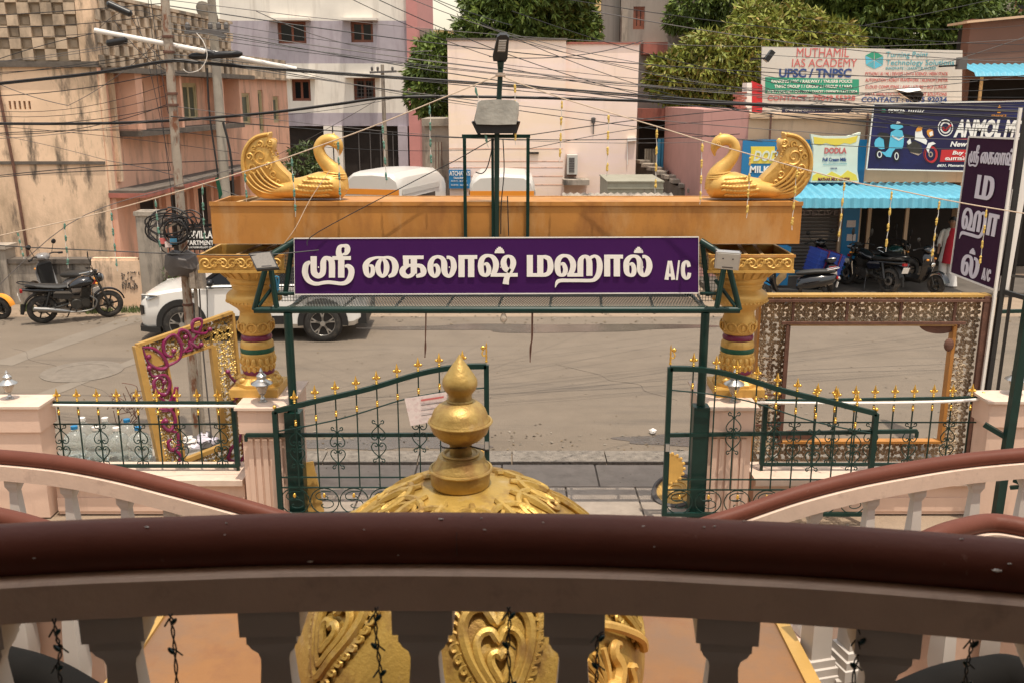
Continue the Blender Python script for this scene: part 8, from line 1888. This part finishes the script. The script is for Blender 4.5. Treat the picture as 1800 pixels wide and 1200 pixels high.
cable([(500, 428, 9.95), (520, 400, 9.95), (546, 350, 10.05), (580, 300, 10.1)], .005, mt=m_rope, label='thin jute string tied from the sign frame to the peacock neck', group=None)
cable([(930, 238, 10.05), (1130, 210, 11.0), (1350, 188, 12)], .007, label='black cable rising from the lamp stand to the right', group=None)
cable([(930, 262, 10.05), (1130, 225, 11.0), (1360, 205, 12)], .005, label='thin wire below the rising black cable on the right', group=None)
L_ = [  # thin wires: left field
 ((-100, 32), (292, 6), 2), ((-100, 48), (292, 26), 8), ((-100, 70), (296, 45), 6), ((-100, 112), (296, 62), 12), ((-100, 118), (230, 74), 4), ((-100, 140), (292, 88), 5), ((-100, 130), (292, 96), 8), ((-60, 170), (292, 128), 10), ((-60, 190), (290, 150), 22), ((-60, 200), (296, 168), 18), ((-60, 216), (300, 186), 14), ((-60, 232), (300, 182), 22), ((-60, 238), (300, 230), -4), ((-60, 246), (300, 206), 8), ((-80, 218), (420, 270), -6), ((-60, 228), (190, 283), -4), ((190, 283), (420, 345), -6), ((-60, 316), (470, 282), -8), ((-60, 318), (300, 300), -6), ((-20, 140), (120, 186), 5), ((120, 186), (292, 60), 10),
 ((-40, 118), (160, 60), -4), ((230, 28), (292, 110), 12), ((165, 62), (292, 40), -30), ((265, 0), (296, 200), 10), ((200, 36), (330, 130), 25), ((258, -20), (306, 380), 10), ((240, 30), (300, 300), -20)]
for a, b, s in L_: cable([(*a, 12.6), (*b, 12.0)], rnd(.0045, .008), s*.007, m_cable if random.random() < .75 else m_cableg)
Rr = [  # thin wires: from the pole to the right
 ((292, 0), (1900, 60), 60), ((292, 10), (1900, 130), 55), ((296, 28), (1900, 170), 50), ((296, 42), (1900, 190), 40), ((296, 50), (1900, 150), 60), ((296, 60), (1900, 176), 45), ((400, 58), (1900, 200), 30), ((400, 62), (1900, 232), 40), ((296, 95), (1900, 222), 25), ((296, 100), (1900, 250), 40), ((340, 100), (1340, 250), 12), ((480, 115), (860, 190), 10), ((296, 186), (1350, 245), 35), ((300, 205), (1300, 236), 30), ((300, 230), (880, 262), 20), ((450, 20), (760, 90), 30),
 ((600, -10), (890, 108), 10), ((640, -12), (1130, 168), 20), ((690, -14), (1350, 160), 40), ((740, -12), (900, 45), 5), ((745, -8), (1360, 205), 40), ((830, 40), (1180, 120), 10), ((900, 20), (1500, 155), 30), ((860, 60), (1700, 200), 30), ((1040, 20), (1800, 110), 20), ((1000, 0), (1900, 80), 25), ((880, 118), (1600, 200), 25), ((660, 178), (430, 300), 6), ((690, 174), (450, 205), 8), ((860, 100), (1130, 72), 20)]
for i, (a, b, s) in enumerate(Rr): cable([(*a, 12.0+rnd(-.2, .2) if a[0] < 450 else 14+rnd(-1, 1)), (*b, 16+rnd(-1, 2))], rnd(.005, .010), s*.006, m_cable if i % 3 else m_cableg)
Br = [((1330, 118), (1800, 140), 8), ((1330, 130), (1800, 190), 12), ((1330, 138), (1690, 220), 6), ((1330, 150), (1640, 230), 4), ((1480, 160), (1900, 30), 8), ((1350, 196), (1560, 158), 2), ((1560, 158), (1900, 118), 4), ((1330, 172), (1900, 180), 10), ((1330, 180), (1900, 226), 8), ((1340, 188), (1900, 236), 12), ((1370, 190), (1900, 200), 6), ((1330, 195), (1560, 225), 3), ((1240, 240), (1900, 262), 10), ((1400, 30), (1800, 45), 14), ((1450, 70), (1800, 90), 12), ((1520, 45), (1900, -40), 5), ((1330, 96), (1900, 96), 10)]
for a, b, s in Br: cable([(*a, 19+rnd(-1, 1)), (*b, 19+rnd(-1, 1))], rnd(.006, .012), s*.010, label='thin black wire crossing in front of the shop boards', group='wires before the shop boards')
def y_at(P, px):
    for a, b in zip(P, P[1:]):
        xa, xb = pxof(a), pxof(b)
        if min(xa, xb) <= px <= max(xa, xb) and xa != xb:
            p = a.lerp(b, (px-xa)/(xb-xa)); dd = p.y*cs+(CAMH-p.z)*sn; return 600-F*(p.y*sn*1.0-(CAMH-p.z)*cs)/dd
def pxof(p): y = p.y*cs+(CAMH-p.z)*sn; return 900+p.x*F/y
todo = [c for c in CPX if c[0].get('group')]
for grp, px, txt in (('heavy cable bundle from the pole', 700, '%s strand from the top of the heavy black bundle slung from the utility pole'), ('thick kinked cable pair', 700, '%s strand from the top of the thick kinked cable before the lilac block'), ('wires before the shop boards', 1450, '%s wire from the top where the wires cross the academy billboard'), ('thin overhead cables', 960, '%s thin wire from the top where the wires cross the peach building'), ('thin overhead cables', 150, '%s thin wire from the top where the wires cross the old stained block')):
    L_ = sorted([(y_at(P, px), i) for i, (o, P) in enumerate(todo) if o['group'] == grp and y_at(P, px) is not None]); used = []
    for k, (y, i) in enumerate(L_): todo[i][0]['label'] = txt % ORD[k]; used.append(i)
    todo = [c for i, c in enumerate(todo) if i not in used]
for k, (o, P) in enumerate(sorted(todo, key=lambda c: pxof(c[1][0]))): o['label'] = '%s short stray wire from the left among those tied near the poles' % ORD[k]
for (a, b) in (((188, 6), (232, 26)), ((187, 77), (224, 71)), ((350, 88), (379, 97)), ((332, 100), (426, 95))):
    A_, B_ = at(*a, 12.05), at(*b, 12.05); mb = MB(); d = (B_-A_); mb.tube([A_, A_+d*.08, A_+d*.92, B_], [.02, .042, .042, .02] if a[0] < 340 or True else .02, 10); o = mb.build('cable_joint', m_black, smooth=40)
    tag(o, {188: 'fat black cable joint hanging at the top left', 187: 'slim black cable joint under the white pole arm', 350: 'black cable joint just right of the utility pole', 332: 'long thin black joint below the white arm right of the pole'}[a[0]], 'cable joint')
mb = MB(); mb.tube(cat([at(x, y, 12.0) for x, y in ((345, 58), (358, 75), (364, 100), (352, 122), (332, 128), (322, 122))], 5), .005, 6); tag(mb.build('loose_cable_loop', m_ltrim, smooth=True), 'loose white cable loop hanging right of the utility pole', 'cable')
# ================================================================== ropes with tassel streamers
def rope(pts, label):
    P = [at(*p) for p in pts]; mb = MB(); mb.tube(cat(P, 8), .0065, 6); o = mb.build('jute_rope', m_rope, smooth=True); tag(o, label, 'rope'); return cat(P, 24)
def pxof(p): y = p.y*cs+(CAMH-p.z)*sn; return 900+p.x*F/y
RL = rope([(-60, 427, 10.6), (0, 414.5, 10.5), (195, 370, 10.3), (430, 302, 10.1), (589, 247, 10.0), (672, 216, 9.95), (782, 171, 9.95), (874, 134, 9.97)], 'jute rope running from the lamp pole down to the left edge')
mb = MB(); mb.tube(cat([at(*p) for p in ((-60, 560, 10.4), (120, 395, 10.5), (300, 330, 10.6), (430, 292, 10.5))], 6), .004, 4); tag(mb.build('grey_string', m_cableg), 'thin grey string crossing the left building below the rope', 'string')
RRt = rope([(884, 134, 9.97), (905, 144, 9.95), (988, 173, 9.9), (1070, 198, 9.85), (1155, 223, 9.8), (1235, 248, 9.75), (1319, 272, 9.7), (1485, 317, 9.6), (1568, 333, 9.6), (1652, 350, 9.6), (1735, 365, 9.6), (1860, 385, 9.5)], 'jute rope running from the lamp pole down to the right edge')
mb = MB(); mb.torus(at(880, 133, 9.99), .04, .014, 12, 6, axis='Z'); mb.torus(at(880, 130, 9.99), .035, .011, 12, 6, axis='Z'); tag(mb.build('rope_knot', m_rope, smooth=True), 'rope knot wound round the lamp pole', 'knot')
def streamer(C, px, y1, drift, mtt, label, group, ntas):
    p = min(C, key=lambda q: abs(pxof(q)-px)); e = at(px+drift, y1, p.y); e.y = p.y
    t = T('streamer', label % ORD[SN_[0] % 11], 'streamer', tuple(p), group); SN_[0] += 1; L = [p.lerp(e, k/12)+Vector((rnd(-.006, .006), rnd(-.006, .006), 0)) for k in range(13)]; L[0] = p
    mb = MB(); mb.tube(L, .0035, 4); mb.build('string', m_wfab, t)
    for k in range(ntas):
        f = (k+.15)/ntas; a = p.lerp(e, f); b = p.lerp(e, min(1, f+.55/ntas)); mb = MB(); n_ = 7
        mb.tube([a.lerp(b, j/n_)+Vector((rnd(-.003, .003), 0, 0)) for j in range(n_+1)], [.004]+[rnd(.008, .014) for _ in range(n_-1)]+[.005], 6); mb.build('tassel', mtt, t)
SN_ = [0]
for px, y1, d in ((32, 455, 10), (112, 472, 8), (195, 477, 11), (272, 442, 10), (352, 432, 8), (431, 411, 8), (514, 382, 6), (594, 352, 4), (672, 326, 8), (756, 296, 2), (836, 260, 22)): streamer(RL, px, y1, d, m_gfab, '%s green and white tassel streamer from the left on the left rope', 'green streamers on the left rope', 4)
for px, y1, d in ((905, 256, 1), (988, 285, -4), (1070, 310, -3), (1155, 340, -3), (1235, 360, -4), (1319, 384, -6), (1403, 405, -12), (1486, 425, -12), (1569, 443, -12), (1653, 460, -16), (1735, 472, -14)): streamer(RRt, px, y1, d, m_yfab, '%s yellow tassel streamer from the left on the right rope', 'yellow streamers on the right rope', 4)
for pts, lb_ in ((((749, 548), (749, 590), (748, 610), (746, 628)), 'short dried plant stem hanging under the sign shelf left of centre'), (((936, 548), (935, 590), (933, 612), (931, 636)), 'short dried plant stem hanging under the sign shelf right of centre')):
    mb = MB()
    for k in range(3): mb.tube(cat([at(x+rnd(-1.5, 1.5), y, 9.85) for x, y in pts], 4), .005, 4)
    tag(mb.build('dried_plant', m_rust), lb_, 'stem')
q = at(885, 562, 9.85); mb = MB(); mb.lathe([(.008, .10), (.02, .085), (.02, .06), (.035, .03), (.038, 0), (.02, -.03), (.004, -.04)], q, 12); tag(mb.build('hanging_bulb', m_lampg, smooth=True), 'clear light bulb hanging under the middle of the sign shelf', 'light bulb')
